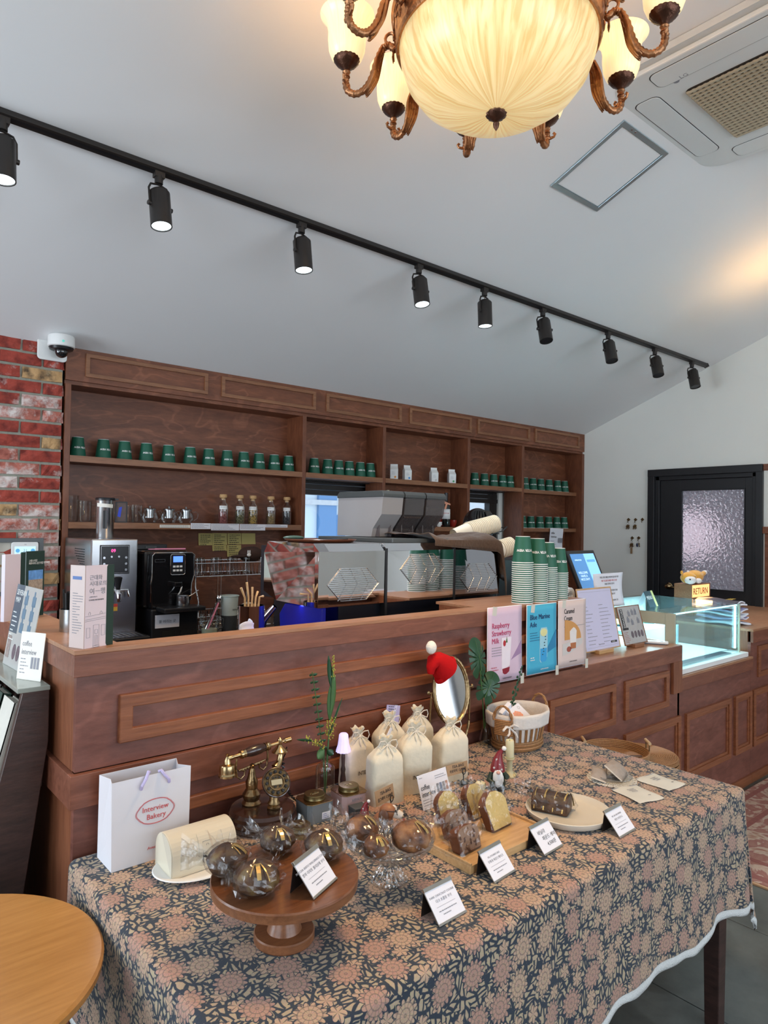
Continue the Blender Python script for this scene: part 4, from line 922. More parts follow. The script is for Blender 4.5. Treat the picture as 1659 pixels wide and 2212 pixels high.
pn = obj('display_panel', MB().prism(rrect(.039, .052, .010), 0, .004, TR(.022, -.189, .386) @ RX(pi/2)), M['black'], am)
obj('panel_edge', MB().tube([(.022+x, -.1935, .386+z) for x, z in rrect(.039, .052, .010)], .0016, 6, closed=True), M['chrome'], am, smooth=True)
obj('lcd_screen', MB().box(-.003, .047, -.1945, -.193, .398, .428), emis('lcd_deep_blue', (.08, .20, .95), 1.6), am)
kb = MB()
for i in range(3):
    for z in (.376, .356): kb.box(-.004+i*.018, .009+i*.018, -.1955, -.193, z-.005, z+.005)
obj('keypad', kb, M['white'], am)['kind'] = 'stuff'
obj('spout', MB().box(-.012, .03, -.235, -.19, .275, .30), gb, am, bevel=.005)
obj('milk_tube', MB().tube([(.03, -.225, .275), (.018, -.235, .25), (.005, -.24, .235)], .005, 8), M['steel'], am)
obj('drip_tray', MB().box(-.09, .13, -.30, -.19, .155, .178), M['black'], am, bevel=.006)
obj('name_badge', frame_xz(MB(), -.098, -.045, .40, .414, -.1915, -.190, .001), M['steel'], am)
text('THERMOPLAN', .007, M['steel'], am, (-.094, -.1912, .404)) if 0 else None
mp_ = thing('milk_pot', 'small steel milk pot with a long handle on the black machine tray', 'pot', (1.50, 3.31, BZ+.178))
obj('pot', MB().lathe([(.001, 0), (.028, 0), (.031, .006), (.031, .05), (.034, .053), (.029, .05), (.028, .006), (.001, .004)], 28), M['steel'], mp_, smooth=True)
obj('handle', MB().tube([(.03, 0, .045), (.06, 0, .06), (.088, .01, .075)], .003, 6), M['steel'], mp_, smooth=True)
ps = thing('pink_spatula', 'pink plastic spatula lying on top of the black coffee machine', 'spatula', (1.49, 3.45, BZ+.456), -.08)
obj('handle', MB().tube([(-.08, 0, .006), (.08, 0, .006)], .004, 8), M['pink'], ps, smooth=True); obj('blade', MB().prism(rrect(.03, .014, .012), 0, .004, TR(-.085, 0, .004)), M['pink'], ps)
lidt = thing('bean_hopper', 'flat dark lid of the bean box on top of the black coffee machine', 'hopper', (1.43, 3.62, BZ+.455)); obj('lid', MB().box(-.09, .09, -.06, .08, 0, .028), M['black'], lidt, bevel=.004); obj('lid_grip', MB().box(-.03, .03, -.064, -.058, .008, .018), M['darkgrey'], lidt)

# wire drying rack with jars and glasses
dr = thing('drying_rack', 'two-tier chrome wire dish rack full of glasses on the back counter', 'rack', (1.83, 3.50, BZ))
wm = MB(); X0, X1, Y0, Y1 = -.22, .24, -.10, .20
def wbasket(z0, z1):
    for z in (z0, z1): wm.tube([(X0, Y0, z), (X1, Y0, z), (X1, Y1, z), (X0, Y1, z)], .0028, 6, closed=True)
    for i in range(24):
        x = X0+(X1-X0)*i/23; wm.tube([(x, Y0, z1), (x, Y0, z0), (x, Y1, z0), (x, Y1, z1)], .0014, 4)
wbasket(.03, .10); wbasket(.315, .385)
for x in (X0, X1):
    wm.tube([(x, Y1-.02, 0), (x, Y1-.02, .40)], .0045, 6); wm.tube([(x, Y0, .385), (x, Y0+.0, .26), (x, Y0-.04, .19), (x, Y0-.04, 0)], .0035, 6)
for x in (.0, .02): wm.tube([(x+.06, Y1, .0), (x+.06, Y1, .315)], .0035, 6)
obj('wire_frame', wm, M['chrome'], dr, smooth=True)['kind'] = 'stuff'
def tumbler(x, y, z, r_, h, label, group, upd=True):
    t_ = thing('drinking_glass', label, 'glass', (x, y, z), 0, group)
    obj('wall', MB().lathe([(r_, 0), (r_*.82, h), (r_*.78, h), (.001, h-.006)] if upd else [(.001, .004), (r_*.8, .004), (r_, h), (r_*.95, h)], 20, cap0=False), M['glass'], t_, smooth=True)
    obj('thick_base', MB().lathe([(r_*.8, h-.012), (r_*.8, h-.002), (.001, h-.001)] if upd else [(.001, 0), (r_*.8, 0), (r_*.8, .01), (.001, .01)], 20), M['glass'], t_, smooth=True)
for i in range(9): tumbler(1.64+.05*i, 3.45+.05*(i % 2), BZ+.319, .0225, .092, '%s glass from the left on the upper rack tier' % ORD[i].capitalize(), 'glasses on the upper rack tier')
for i, x in enumerate((1.65, 1.71, 1.77, 1.95, 2.01)): tumbler(x, 3.50, BZ+.034, .027, .12 if i in (0, 4) else .085, '%s glass from the left on the lower rack tier' % ORD[i].capitalize(), 'glasses on the lower rack tier')
pd_ = thing('side_plate', 'white plate standing on edge in the lower rack tier', 'plate', (1.93, 3.425, BZ+.10)); obj('disc', MB().lathe([(.001, 0), (.04, 0), (.062, .006), (.063, .009), (.04, .003), (.001, .002)], 32, RX(pi/2)), M['cupw'], pd_, smooth=True)
obj('foot_ring', MB().lathe([(.028, -.003), (.031, -.003), (.031, 0), (.028, 0)], 28, RX(pi/2)), M['cupw'], pd_)
tw = thing('folded_cap', 'dark brown cap with a white rabbit badge lying on the glasses', 'cap', (1.965, 3.50, BZ+.412))
obj('crown', MB().ell((.03, 0, .012), (.075, .06, .045), 20, 10, fn=lambda d: 1+.12*noise.noise(d*3)), mat('brown_cloth', (.045, .02, .013), .85, noise_amt=.2), tw, smooth=True)
obj('peak', MB().ell((-.055, -.02, .003), (.05, .045, .008), 20, 8), bpy.data.materials['brown_cloth'], tw, smooth=True)
obj('rabbit_badge', MB().ell((-.02, -.066, .012), (.013, .006, .010), 14, 8).ell((-.026, -.066, .028), (.004, .004, .012), 10, 6).ell((-.015, -.066, .028), (.004, .004, .012), 10, 6), M['white'], tw, smooth=True)

pt = thing('mixing_pitcher', 'glass measuring pitcher with cloudy liquid and two spoons', 'pitcher', (1.665, 3.34, BZ))
obj('wall', MB().lathe([(.001, .003), (.040, .003), (.043, .008), (.043, .045), (.052, .075), (.050, .10), (.054, .118)], 32, cap0=False, cap1=False), M['glass'], pt, smooth=True)
obj('liquid', MB().lathe([(.001, .005), (.039, .005), (.041, .01), (.041, .046), (.001, .046)], 28), mat('cloudy_liquid', (.62, .66, .50), .3), pt, smooth=True)
obj('handle', MB().tube([(.045, 0, .10), (.08, 0, .09), (.075, 0, .05), (.045, 0, .035)], .005, 8), M['glass'], pt, smooth=True)
for i, (dx, mt, l) in enumerate(((.0, M['pink'], 'pink long spoon leaning in the glass pitcher'), (-.014, M['chrome'], 'twisted steel bar spoon leaning in the glass pitcher'))):
    s_ = thing('long_spoon', l, 'spoon', (1.655+dx, 3.34, BZ+.012))
    obj('shaft', MB().tube([(-.015, 0, 0), (.02, 0, .075), (.065, .01, .165)], .005 if i == 0 else .003, 8), mt, s_, smooth=True)
    obj('bowl', MB().ell((.074, .012, .185), (.008, .012, .022), 14, 8, T=None), M['chrome'], s_, smooth=True)
tb = thing('stacked_tumbler', 'frosted plastic cup standing upright in a dark sleeve on the back counter', 'tumbler', (1.79, 3.36, BZ))
obj('dark_sleeve', MB().lathe([(.036, 0), (.038, .004), (.043, .105), (.040, .106)], 32), mat('charcoal_fabric', (.035, .04, .045), .8, noise_amt=.3, scale=120), tb, smooth=True)
obj('frosted_cup', MB().lathe([(.041, .104), (.047, .205), (.051, .207), (.051, .212), (.046, .212), (.040, .11)], 32, cap0=False), thin_glass('frosted_plastic', (1, 1, 1), .08, .3, milky=.75, mcol=(.62, .72, .70)), tb, smooth=True)
text('INTERVIEW', .010, M['ink'], tb, (-.005, -.0445, .135), sx=.8)
bt = thing('crumpled_towel', 'brown towel bunched at the edge of the back counter', 'towel', (1.55, 3.20, BZ))
obj('cloth', MB().ell((0, 0, .006), (.11, .055, .022), 30, 12, fn=lambda d: 1+.25*noise.noise(d*4+Vector((3, 1, 0)))), mat('tan_towel', (.22, .10, .05), .95, noise_amt=.3, scale=80, bump=.5), bt, smooth=True)
obj('hem', MB().tube([(-.1, -.03, .012), (-.03, -.055, .02), (.05, -.05, .016), (.1, -.02, .01)], .004, 6), bpy.data.materials['tan_towel'], bt, smooth=True)
# ================================================================ ESPRESSO MACHINE
em = thing('espresso_machine', 'long chrome three-group espresso machine with hexagon grilles on its back', 'espresso machine', (2.0, 2.1, .96))
E_ = lambda n, m, mt, **k: obj(n, m, mt, em, w=True, **k)
m_black = mat('satin_black_panel', (.010, .011, .016), .25, noise_amt=.05)
E_('work_table', MB().box(1.40, 2.6, 2.05, 2.75, .90, .955), M['darkwood']); 
E_('base_body', MB().box(1.60, 2.50, 2.13, 2.60, .955, 1.24), m_black, bevel=.006)
for x in (1.815, 2.212): E_('panel_joint', MB().box(x-.006, x+.006, 2.098, 2.14, 1.0, 1.455), M['black'])
E_('back_shell', MB().box(1.52, 2.52, 2.13, 2.58, 1.24, 1.455), m_black)
def slope_panel(x0, x1, dark=False):
    m = MB(); m.box(x0, x1, 2.10, 2.125, 1.235, 1.445)
    m.add([(x0, 2.10, 1.445), (x1, 2.10, 1.445), (x1, 2.135, 1.475), (x0, 2.135, 1.475), (x0, 2.135, 1.445), (x1, 2.135, 1.445)], [(0, 1, 2, 3), (0, 3, 4), (1, 5, 2), (3, 2, 5, 4)])
    return m
dchrome = mat('dark_mirror_panel', (.35, .35, .38), .03, metal=1, noise_amt=.01)
for i, (a, c) in enumerate(((1.482, 1.806), (1.821, 2.206), (2.219, 2.52))):
    E_('chrome_panel', slope_panel(a, c), M['chrome'] if i < 2 else dchrome, bevel=.0015)
    # hexagonal louvre grille: fine slats cut to a hexagon
    cx, cz, hw, hh = (a+c)/2+.005, 1.318+(.05 if i == 1 else .0), .125, .062
    m = MB(); ns = 17
    for k in range(ns):
        z = cz-hh+2*hh*k/(ns-1); w = hw*(1-.5*abs(z-cz)/hh); m.box(cx-w, cx+w, 2.0965, 2.10, z-.0013, z+.0013)
    for s_ in (-1, 1): m.tube([(cx+s_*hw*.5, 2.0975, cz-hh), (cx+s_*hw, 2.0975, cz), (cx+s_*hw*.5, 2.0975, cz+hh)], .0014, 5)
    for x in (-.055, 0, .055): m.tube([(cx+x-.02, 2.098, cz-hh), (cx+x+.02, 2.098, cz), (cx+x-.02, 2.098, cz+hh)], .0009, 4)
    E_('hexagon_grille', m, M['steel'])['kind'] = 'stuff'
# chamfered chrome side
sp = MB(); sp.add([(1.482, 2.10, 1.235), (1.482, 2.10, 1.445), (1.482, 2.135, 1.475), (1.50, 2.49, 1.475), (1.482, 2.49, 1.43), (1.482, 2.49, 1.27), (1.50, 2.42, 1.235), (1.53, 2.10, 1.235), (1.53, 2.10, 1.445), (1.53, 2.135, 1.475), (1.53, 2.49, 1.475), (1.53, 2.49, 1.43), (1.53, 2.49, 1.27), (1.53, 2.42, 1.235)],
    [(0, 1, 2, 3, 4, 5, 6), (13, 12, 11, 10, 9, 8, 7), (0, 6, 13, 7), (6, 5, 12, 13), (5, 4, 11, 12), (4, 3, 10, 11), (3, 2, 9, 10), (2, 1, 8, 9), (1, 0, 7, 8)])
E_('chrome_side', sp, M['chrome'])
E_('top_bevel', MB().box(1.50, 2.51, 2.135, 2.50, 1.455, 1.474), M['steel'], bevel=.003)
E_('upper_deck', MB().box(1.90, 2.50, 2.16, 2.70, 1.474, 1.492), M['darkgrey'], bevel=.004)
E_('blue_lit_panel', MB().prism([(2.12, 1.0), (2.40, 1.0), (2.42, 1.18), (2.38, 1.225), (2.12, 1.232)], 0, .02, Matrix(((0, 0, 1, 1.515), (1, 0, 0, 0), (0, 1, 0, 0), (0, 0, 0, 1)))), mat('blue_glow_panel', (.01, .012, .12), .3, emit=(.01, .015, .5), es=.18), bevel=.004)  # blue light on this side face is put into its colour and emission
light('blue_led', 'AREA', (1.50, 2.26, 1.228), .22, (.10, .15, 1), .02, .26, aim=(1.513, 2.26, 1.0))
E_('side_foot', MB().tube([(1.50, 2.43, 1.21), (1.47, 2.47, 1.15), (1.46, 2.49, 1.0)], [.012, .016, .014], 10), M['chrome'], smooth=True)
for x in (1.64, 2.46):
    for y in (2.17, 2.54): E_('foot', MB().cyl(.02, .953, .958, 16, TR(x, y, 0)), M['black'])
# hoppers on the deck
smoke = thin_glass('smoked_acrylic', (.66, .62, .64), .05, .04, milky=.12, mcol=(.42, .38, .38)); 
smoke2 = thin_glass('frosted_acrylic', (.75, .73, .74), .06, .15, milky=.55, mcol=(.50, .48, .48))
bean = mat('coffee_beans', (.035, .016, .010), .35, noise_amt=.6, scale=150, bump=1.0)
for i in range(3):
    x0 = 2.003+i*.137; nm = ('nearest and emptiest', 'middle', 'far right and fullest')[i]
    h = thing('bean_hopper', '%s smoked clear coffee bean hopper with black lid on the espresso machine' % nm.capitalize(), 'hopper', (x0+.062, 2.5, 1.493), 0, 'bean hoppers on the espresso machine')
    A = [(-.155, .185), (.180, .185), (.185, .04), (.185, .002), (-.075, .002), (-.085, .04), (-.145, .105)]
    Tm = Matrix(((0, 0, 1, 0), (1, 0, 0, 0), (0, 1, 0, 0), (0, 0, 0, 1)))
    sm = MB()
    for xa in (-.062, .058): sm.prism(A, xa, xa+.003, Tm)
    n_ = len(A)
    for k in range(1, n_):
        (ya, za), (yb, zb) = A[k], A[(k+1) % n_]
        if k in (3,): continue
        sm.add([(-.06, ya, za), (.06, ya, za), (.06, yb, zb), (-.06, yb, zb)], [(0, 1, 2, 3)])
    obj('bin', sm, smoke2 if i == 0 else smoke, h)
    obj('lid', MB().prism([(-.160, .183), (-.162, .197), (-.150, .212), (.170, .212), (.186, .197), (.186, .183)], -.066, .063, Tm), M['darkgrey'], h, bevel=.003)
    obj('chute', MB().tube([(-.045, -.10, .095), (-.045, -.05, .035), (-.045, .0, .014), (-.045, .07, .012), (-.045, .15, .05), (-.045, .18, .06)], .0022, 5).tube([(.045, -.10, .095), (.045, -.05, .035), (.045, .0, .014), (.045, .07, .012), (.045, .15, .05), (.045, .18, .06)], .0022, 5), M['steel'], h)['kind'] = 'stuff'
    fw_ = MB()
    for s_ in (-1, 1): fw_.box(s_*.035-.003, s_*.035+.003, -.10, -.075, .003, .06)
    obj('foot_bracket', fw_, smoke, h)
    if i > 0:
        top = .09 if i == 1 else .15
        obj('beans', MB().prism([(-.135, .10), (-.08, .035), (.0, .012), (.08, .012), (.15, .045), (.17, .07), (.165, top-.02), (0, top), (-.138, top-(.01 if i == 2 else .0))], -.054, .052, Tm), bean, h)['kind'] = 'stuff'
tray = thing('round_tray', 'round brown serving tray on the left end of the espresso machine', 'tray', (1.66, 2.34, 1.476))
obj('disc', MB().lathe([(.001, 0), (.135, 0), (.150, .010), (.147, .012), (.133, .004), (.001, .004)], 44), mat('brown_lacquer', (.12, .04, .02), .3), tray, smooth=True)
obj('anti_slip_mat', MB().cyl(.125, .004, .0055, 40), M['black'], tray)
pal = thing('green_brush', 'dark green cleaning brush lying on the round tray', 'brush', (1.58, 2.42, 1.483), .1); obj('back', MB().ell((0, 0, .008), (.055, .02, .009), 20, 8), mat('dull_green', (.05, .10, .08), .4), pal, smooth=True); obj('bristles', MB().box(-.04, .04, -.014, .014, -.001, .004), M['black'], pal)
rmt = thing('tamper_mat', 'flat black rubber mat lying on the round tray', 'mat', (1.72, 2.33, 1.482), .5); obj('mat', MB().box(-.06, .06, -.04, .04, 0, .007), M['black'], rmt, bevel=.002); obj('mat_edge', MB().box(-.062, .062, .04, .044, 0, .009), M['darkgrey'], rmt)
# brown cloth draped on the right end
bc0 = mat('brown_linen', (.085, .045, .025), .9, noise_amt=.25, scale=70, bump=.3, sheen=.2)
bcl = thing('brown_cloth', 'brown cloth draped over the right end of the espresso machine', 'cloth', (2.36, 2.3, 1.50))
def clf(u, v):
    x = 2.08+.50*u; y = 2.50-.42*v; z = 1.502+.012*sin(u*7+v*3)+.010*sin(u*13-v*5)*v+.008*noise.noise(Vector((u*6, v*6, 0)))
    if y < 2.12: k = 2.12-y; y = 2.088-.01*sin(u*9)-.012*sin(u*4)**2; z = 1.50-k*(.6+1.0*u)-.01
    if u > .86: z -= (u-.86)*1.15; x -= (u-.86)*.25
    if u > .8 and v > .6: z -= .06*(u-.8)*5*(v-.6)*2
    return (x-2.36, y-2.3, max(z, 1.2)-1.50)
obj('drape', MB().grid(clf, 40, 34), bc0, bcl, smooth=True, solid=.002, ang=80)
obj('hem', MB().tube([clf(i/20, 1.0) for i in range(21)], .002, 5), bc0, bcl, smooth=True)
# steel jug and utensils left of the machine
ut = thing('utensil_can', 'polished steel can of wooden tongs and sticks left of the espresso machine', 'can', (1.352, 2.36, .96))
obj('can', MB().lathe([(.05, 0), (.05, .27), (.047, .27), (.047, .01), (.001, .01)], 32, cap0=False), M['chrome'], ut, smooth=True)
obj('support_block', MB().box(-.06, .06, -.06, .06, -.055, 0), M['darkwood'], ut)
for i in range(5): obj('wooden_tongs', MB().tube([(.01*i-.02, .01, .12), (.016*i-.03, .0, .30), (.028*i-.05, -.005+.006*i, .36-.02*abs(i-1))], [.004, .004, .005], 5), M['oak'], ut, smooth=True)
nap = thing('white_napkin', 'white folded paper sticking up beside the steel can', 'napkin', (1.295, 2.29, 1.10)); obj('fold', MB().grid(lambda u, v: (-.03+.06*u, .006*sin(v*9), -.02+.09*v+.01*sin(u*3)), 5, 7), M['paper'], nap, solid=.002, smooth=True); obj('inner_fold', MB().grid(lambda u, v: (-.024+.05*u, .012+.004*sin(v*7), -.02+.08*v), 4, 4), M['paper'], nap, solid=.002)
obj('pocket_shelf', MB().box(-.04, .04, -.01, .03, -.2, -.02), M['darkwood'], nap)

# ================================================================ STAFF MEMBER (behind the machines)
per = thing('person', 'person with black hair bending behind the espresso machine, only the head showing', 'person', (3.52, 3.2, 0))
skin = mat('skin', (.62, .38, .27), .5, sss=.1); hairm = mat('black_hair', (.010, .009, .010), .22, noise_amt=.5, scale=4, spec=.8)
def skin_fig(name, verts, edges, radii, mt, parent, root=0, sub=2):
    me = bpy.data.meshes.new(name); me.from_pydata(verts, edges, []); o = bpy.data.objects.new(name, me); C.objects.link(o); o.parent = parent
    sm = o.modifiers.new('skin', 'SKIN'); sd = me.skin_vertices[0].data
    for i, r_ in enumerate(radii): sd[i].radius = (r_, r_) if not isinstance(r_, tuple) else r_
    sd[root].use_root = True; ss = o.modifiers.new('sub', 'SUBSURF'); ss.levels = ss.render_levels = sub; me.materials.append(mt); return o
V = [(0, 0, .90), (0, 0, 1.08), (0, -.01, 1.25), (0, -.01, 1.36), (0, -.03, 1.44), (0, -.04, 1.50),
     (.10, 0, .84), (.11, 0, .48), (.11, .02, .10), (.11, -.09, .04), (-.10, 0, .84), (-.11, 0, .48), (-.11, .02, .10), (-.11, -.09, .04),
     (.17, -.01, 1.33), (.22, -.05, 1.08), (.16, -.26, 1.0), (-.17, -.01, 1.33), (-.22, -.05, 1.08), (-.16, -.26, 1.0)]
Ed = [(0, 1), (1, 2), (2, 3), (3, 4), (4, 5), (0, 6), (6, 7), (7, 8), (8, 9), (0, 10), (10, 11), (11, 12), (12, 13), (3, 14), (14, 15), (15, 16), (3, 17), (17, 18), (18, 19)]
Rr = [(.15, .11), (.13, .10), (.15, .11), (.12, .08), .052, .05, .09, .06, .042, .035, .09, .06, .042, .035, .055, .042, .03, .055, .042, .03]
skin_fig('body', V, Ed, Rr, mat('black_staff_clothes', (.02, .02, .022), .85), per)
for s_ in (-1, 1):
    hnd = MB().ell((s_*.16, -.30, .99), (.035, .045, .016), 14, 8)
    for k in range(4): hnd.tube([(s_*.16-.026+.017*k, -.33, .99), (s_*.16-.028+.018*k, -.36-.004*(k % 3), .985), (s_*.16-.028+.018*k, -.38-.004*(k % 3), .972)], [.009, .008, .007], 7)
    hnd.tube([(s_*.16-s_*.03, -.30, .99), (s_*.16-s_*.055, -.33, .985), (s_*.16-s_*.06, -.35, .98)], [.011, .009, .008], 7)
    obj('hand', hnd, skin, per, smooth=True)
hz = 1.553
obj('head', MB().ell((0, -.075, hz), (.074, .092, .105), 28, 20, fn=lambda d: 1-.10*max(0, -d.z)**2).ell((0, -.168, hz-.018), (.012, .014, .018), 12, 8).ell((.075, -.07, hz-.01), (.012, .018, .026), 10, 8).ell((-.075, -.07, hz-.01), (.012, .018, .026), 10, 8), skin, per, smooth=True)
for s_ in (-1, 1): obj('eye', MB().ell((s_*.03, -.155, hz+.008), (.013, .008, .007), 14, 8), M['ink'], per, smooth=True)
obj('hair', MB().ell((0, -.070, hz+.012), (.088, .106, .108), 36, 24, fn=lambda d: 1+.012*sin(atan2(d.x, d.y)*26)*(1-abs(d.z))), hairm, per, smooth=True)
fb = MB()
for k in range(13):
    a = -1.15+2.3*k/12
    if k in (4, 7): continue
    fb.tube([(.055*sin(a), -.07-.085*cos(a), hz+.095), (.083*sin(a), -.078-.101*cos(a), hz+.06), (.088*sin(a), -.08-.104*cos(a), hz+.012)], [.012, .011, .006], 6)
obj('fringe', fb, hairm, per, smooth=True)
obj('face_mask', MB().grid(lambda u, v: (.080*sin((u-.5)*2.6), -.080-.095*cos((u-.5)*2.6)-.006*sin(v*pi), hz-.085+.065*v), 16, 6), mat('dark_blue_mask', (.02, .03, .06), .8), per, solid=.002, smooth=True)

# ================================================================ LEDGE LEFT END
st = thing('straw_holder', 'steel cup full of black straws on the left ledge behind the menu book', 'straw holder', (.600, 2.06, 1.2362))
obj('cup', MB().lathe([(.030, 0), (.030, .062), (.028, .062), (.028, .004), (.001, .004)], 28, cap0=False), M['steel'], st, smooth=True)
for i in range(16):
    a = i*2.4; r_ = .005+.0014*i
    o = obj('straw', MB().tube([(r_*.8*cos(a), r_*.8*sin(a), .006), (r_*1.05*cos(a), r_*1.05*sin(a), .108+.004*(i % 3))], .0035, 6), M['black'], st, smooth=True)
def booklet(name, label, loc, rz, w, d, h, spine_mt, cover_mt, edge_mt):
    t_ = thing(name, label, 'menu', loc, rz)
    obj('cover', MB().box(0, w, 0, .0025, 0, h), cover_mt, t_); obj('spine', MB().box(-.002, .001, .0, d, 0, h), spine_mt, t_)
    obj('pages', MB().box(.001, w-.006, .004, d*.6, .002, h-.004), M['paperw'], t_); return t_
mb = thing('menu_book', 'tall pinkish white standing menu book with Korean title and a dark green edge strip', 'menu', (.540, 1.746, 1.2362), radians(20))
pkp = mat('pale_pink_cover', (.66, .58, .64), .45, noise_amt=.01); dgrn = mat('dark_green_cover', (.012, .035, .025), .35)
obj('front_cover', MB().box(0, .066, 0, .002, 0, .203), pkp, mb)
obj('green_strip', MB().prism([(.0655, 0), (.084, 0), (.084, .203), (.0655, .203), (.0625, .198), (.0625, .006)], 0, .0035, TR(0, .003, 0) @ RX(pi/2)), dgrn, mb)
obj('side_cover', MB().box(-.001, .001, 0, .055, 0, .203).box(0, .001, 0, .002, 0, .203), mat('side_page', (.55, .42, .38), .4, noise_amt=.05), mb)
obj('page_block', MB().box(.002, .078, .0025, .012, .002, .199), M['paperw'], mb)
for i, (s_, z, sz) in enumerate((('근대화', .168, .0135), ('시대로의', .153, .0135), ('여ㅡ행', .133, .017))): text(s_, sz, M['inkg'], mb, (.012, -.0006, z))
text('COFFEE INTERVIEW', .0048, M['ink'], mb, (.011, -.0006, .116)); text('근대화시대로의', .0035, M['inkg'], mb, (.012, -.0006, .124))
hs = MB()
def seg(m, pts, r_=.00035): m.tube([(x, -.0004, z) for x, z in pts], r_, 4)
seg(hs, [(0.002, .078), (.061, .082)]); seg(hs, [(0.002, .070), (.061, .074)]); seg(hs, [(.002, .066), (.061, .0695)])
for x in (.014, .047): seg(hs, [(x-.003, .081), (x-.003, .086), (x, .089), (x+.003, .086), (x+.003, .081)])
for a, c, z0, z1 in ((.006, .016, .026, .050), (.026, .042, .0, .056), (.049, .060, .028, .054), (.030, .038, .004, .030), (.030, .038, .034, .044)): seg(hs, [(a, z0), (a, z1), (c, z1), (c, z0), (a, z0)])
seg(hs, [(.034, .004), (.034, .030)]); seg(hs, [(.022, .0), (.046, .002)]); seg(hs, [(.024, .004), (.044, .006)])
obj('facade_drawing', hs, M['inkg'], mb)
lines(16, .006, .046, .135, .0065, .0022, M['inkg'], mb, TR(-.0012, .05, 0) @ RZ(-pi/2) @ RX(pi/2), fill=(.3, 1), seed=4)
obj('blue_label', MB().box(-.0018, -.001, .012, .045, .168, .176), mat('blue_label', (.04, .12, .35), .5), mb)
# second one further left, dark green back with a photo
lb = thing('menu_book', 'dark green standing menu book with a small landscape photo on the left ledge', 'menu', (.560, 2.40, 1.2362), radians(38))
obj('back_cover', MB().box(-.0, .086, 0, .003, 0, .212), dgrn, lb); obj('spine_strip', MB().prism([(-.022, .004), (-.004, .004), (-.004, .21), (-.02, .21), (-.024, .203)], 0, .004, TR(0, .003, 0) @ RX(pi/2)), dgrn, lb)
obj('pages', MB().box(-.09, -.024, .0, .012, 0, .205), pkp, lb)
obj('photo_sky', MB().box(.012, .078, -.001, 0, .120, .150), mat('photo_blue_sky', (.12, .30, .70), .5, noise_amt=.6, scale=60), lb); obj('photo_ground', MB().box(.012, .078, -.001, 0, .083, .120), mat('photo_town', (.35, .28, .22), .5, noise_amt=.8, scale=180), lb)
text('고풍스러운\n제과시대 공간기법 현장체험', .0085, M['cupw'], lb, (.012, -.0006, .178)); lines(9, .010, .078, .074, .0075, .0024, M['cupw'], lb, TR(0, -.0003, 0) @ RX(pi/2), seed=8, fill=(.7, 1))

# ================================================================ SLANTED BOOK RACK at the counter's left end
rk2 = thing('book_rack', 'dark wooden slanted display rack full of books against the counter side', 'rack', (.42, 1.8, 0))
K_ = lambda n, m, mt, **k: obj(n, m, mt, rk2, w=True, **k)
YR = 1.66
rp = lambda y: [(.445, 1.112), (.508, 1.112), (.508, .98), (.46, .62), (.40, .0), (.22, .0), (.30, .45)]
Tk = lambda y: Matrix(((1, 0, 0, 0), (0, 0, -1, y), (0, 1, 0, 0), (0, 0, 0, 1)))
K_('side_panel', MB().prism(rp(0), 0, .022, Tk(1.93)), M['darkwood'], bevel=.002)
K_('side_panel', MB().prism(rp(0), 0, .022, Tk(3.1)), M['darkwood'], bevel=.002)
K_('top_board', MB().box(.432, .509, 1.905, 3.11, 1.112, 1.124), mat('pale_stone_top', (.32, .36, .32), .12, noise_amt=.35, scale=6), bevel=.002)
for k, z in enumerate((.86, .52, .16)): K_('display_shelf', MB().box(.26+.2*z, .44+.07*z, 1.93, 3.08, z, z+.015), M['darkwood'])
K_('rack_back', MB().prism([(.50, 1.11), (.508, 1.11), (.46, .62), (.41, 0), (.395, 0), (.45, .62)], -1.15, 0, Tk(1.93)), M['darkwood'])
bcols = [(.65, .62, .55), (.02, .05, .035), (.70, .66, .60), (.10, .04, .03), (.55, .50, .42), (.04, .06, .09), (.6, .55, .5), (.05, .10, .07)]
bnm = ['cream', 'dark green', 'white', 'dark brown', 'beige', 'navy', 'pale grey', 'bottle green']
for r_i, z in enumerate((.877, .537)):
    for k in range(8):
        y = 1.96+k*.13
        t_ = thing('book', '%s book on the %s tier of the slanted rack, %s from its near end' % (bnm[(k+3*r_i) % 8], ('upper', 'lower')[r_i], ORD[k]), 'book', (.415-.06*r_i, y, z), 0, 'books on the slanted rack'); t_.rotation_euler = (0, radians(14), 0)
        c_ = mat('book_cloth_%d' % ((k+3*r_i) % 8), bcols[(k+3*r_i) % 8], .6) if (r_i == 0) else bpy.data.materials['book_cloth_%d' % ((k+3*r_i) % 8)]
        obj('cover', MB().box(-.026, -.023, 0, .11, 0, .20).box(-.004, -.001, 0, .11, 0, .20).box(-.026, -.001, 0, .003, 0, .20), c_, t_); obj('pages', MB().box(-.0229, -.0041, .004, .106, .003, .197), M['paperw'], t_)
lp = thing('menu_poster', 'glossy plastic menu stand with drink photos leaning on the counter side', 'menu', (.475, 2.06, 1.1245))
def leanT(p0, ux, uz): # plane matrix: x along ux, y along uz
    ux = Vector(ux).normalized(); uz = Vector(uz).normalized(); n_ = ux.cross(uz).normalized()
    return Matrix(((ux.x, uz.x, n_.x, p0[0]), (ux.y, uz.y, n_.y, p0[1]), (ux.z, uz.z, n_.z, p0[2]), (0, 0, 0, 1)))
LT = leanT((-.0, .22, 0), (.04, -1, 0), (.16, 0, 1))
obj('sheet', MB().box(0, .235, 0, .235, -.002, 0, LT), mat('glossy_menu_sheet', (.50, .52, .50), .15, coat=.5, noise_amt=.03), lp)
obj('blue_column', MB().box(.0, .075, .095, .235, 0, .0006, LT), mat('slate_blue_print', (.06, .11, .15), .3, coat=.4), lp)
text('SEVERAN\nMAP', .022, M['cupw'], lp, LT @ Vector((.012, .205, .001)), LT.to_euler()); lines(7, .012, .06, .155, .013, .004, M['cupw'], lp, LT @ TR(0, 0, .0006), seed=3)
dp = MB(); rnd2 = random.Random(4)
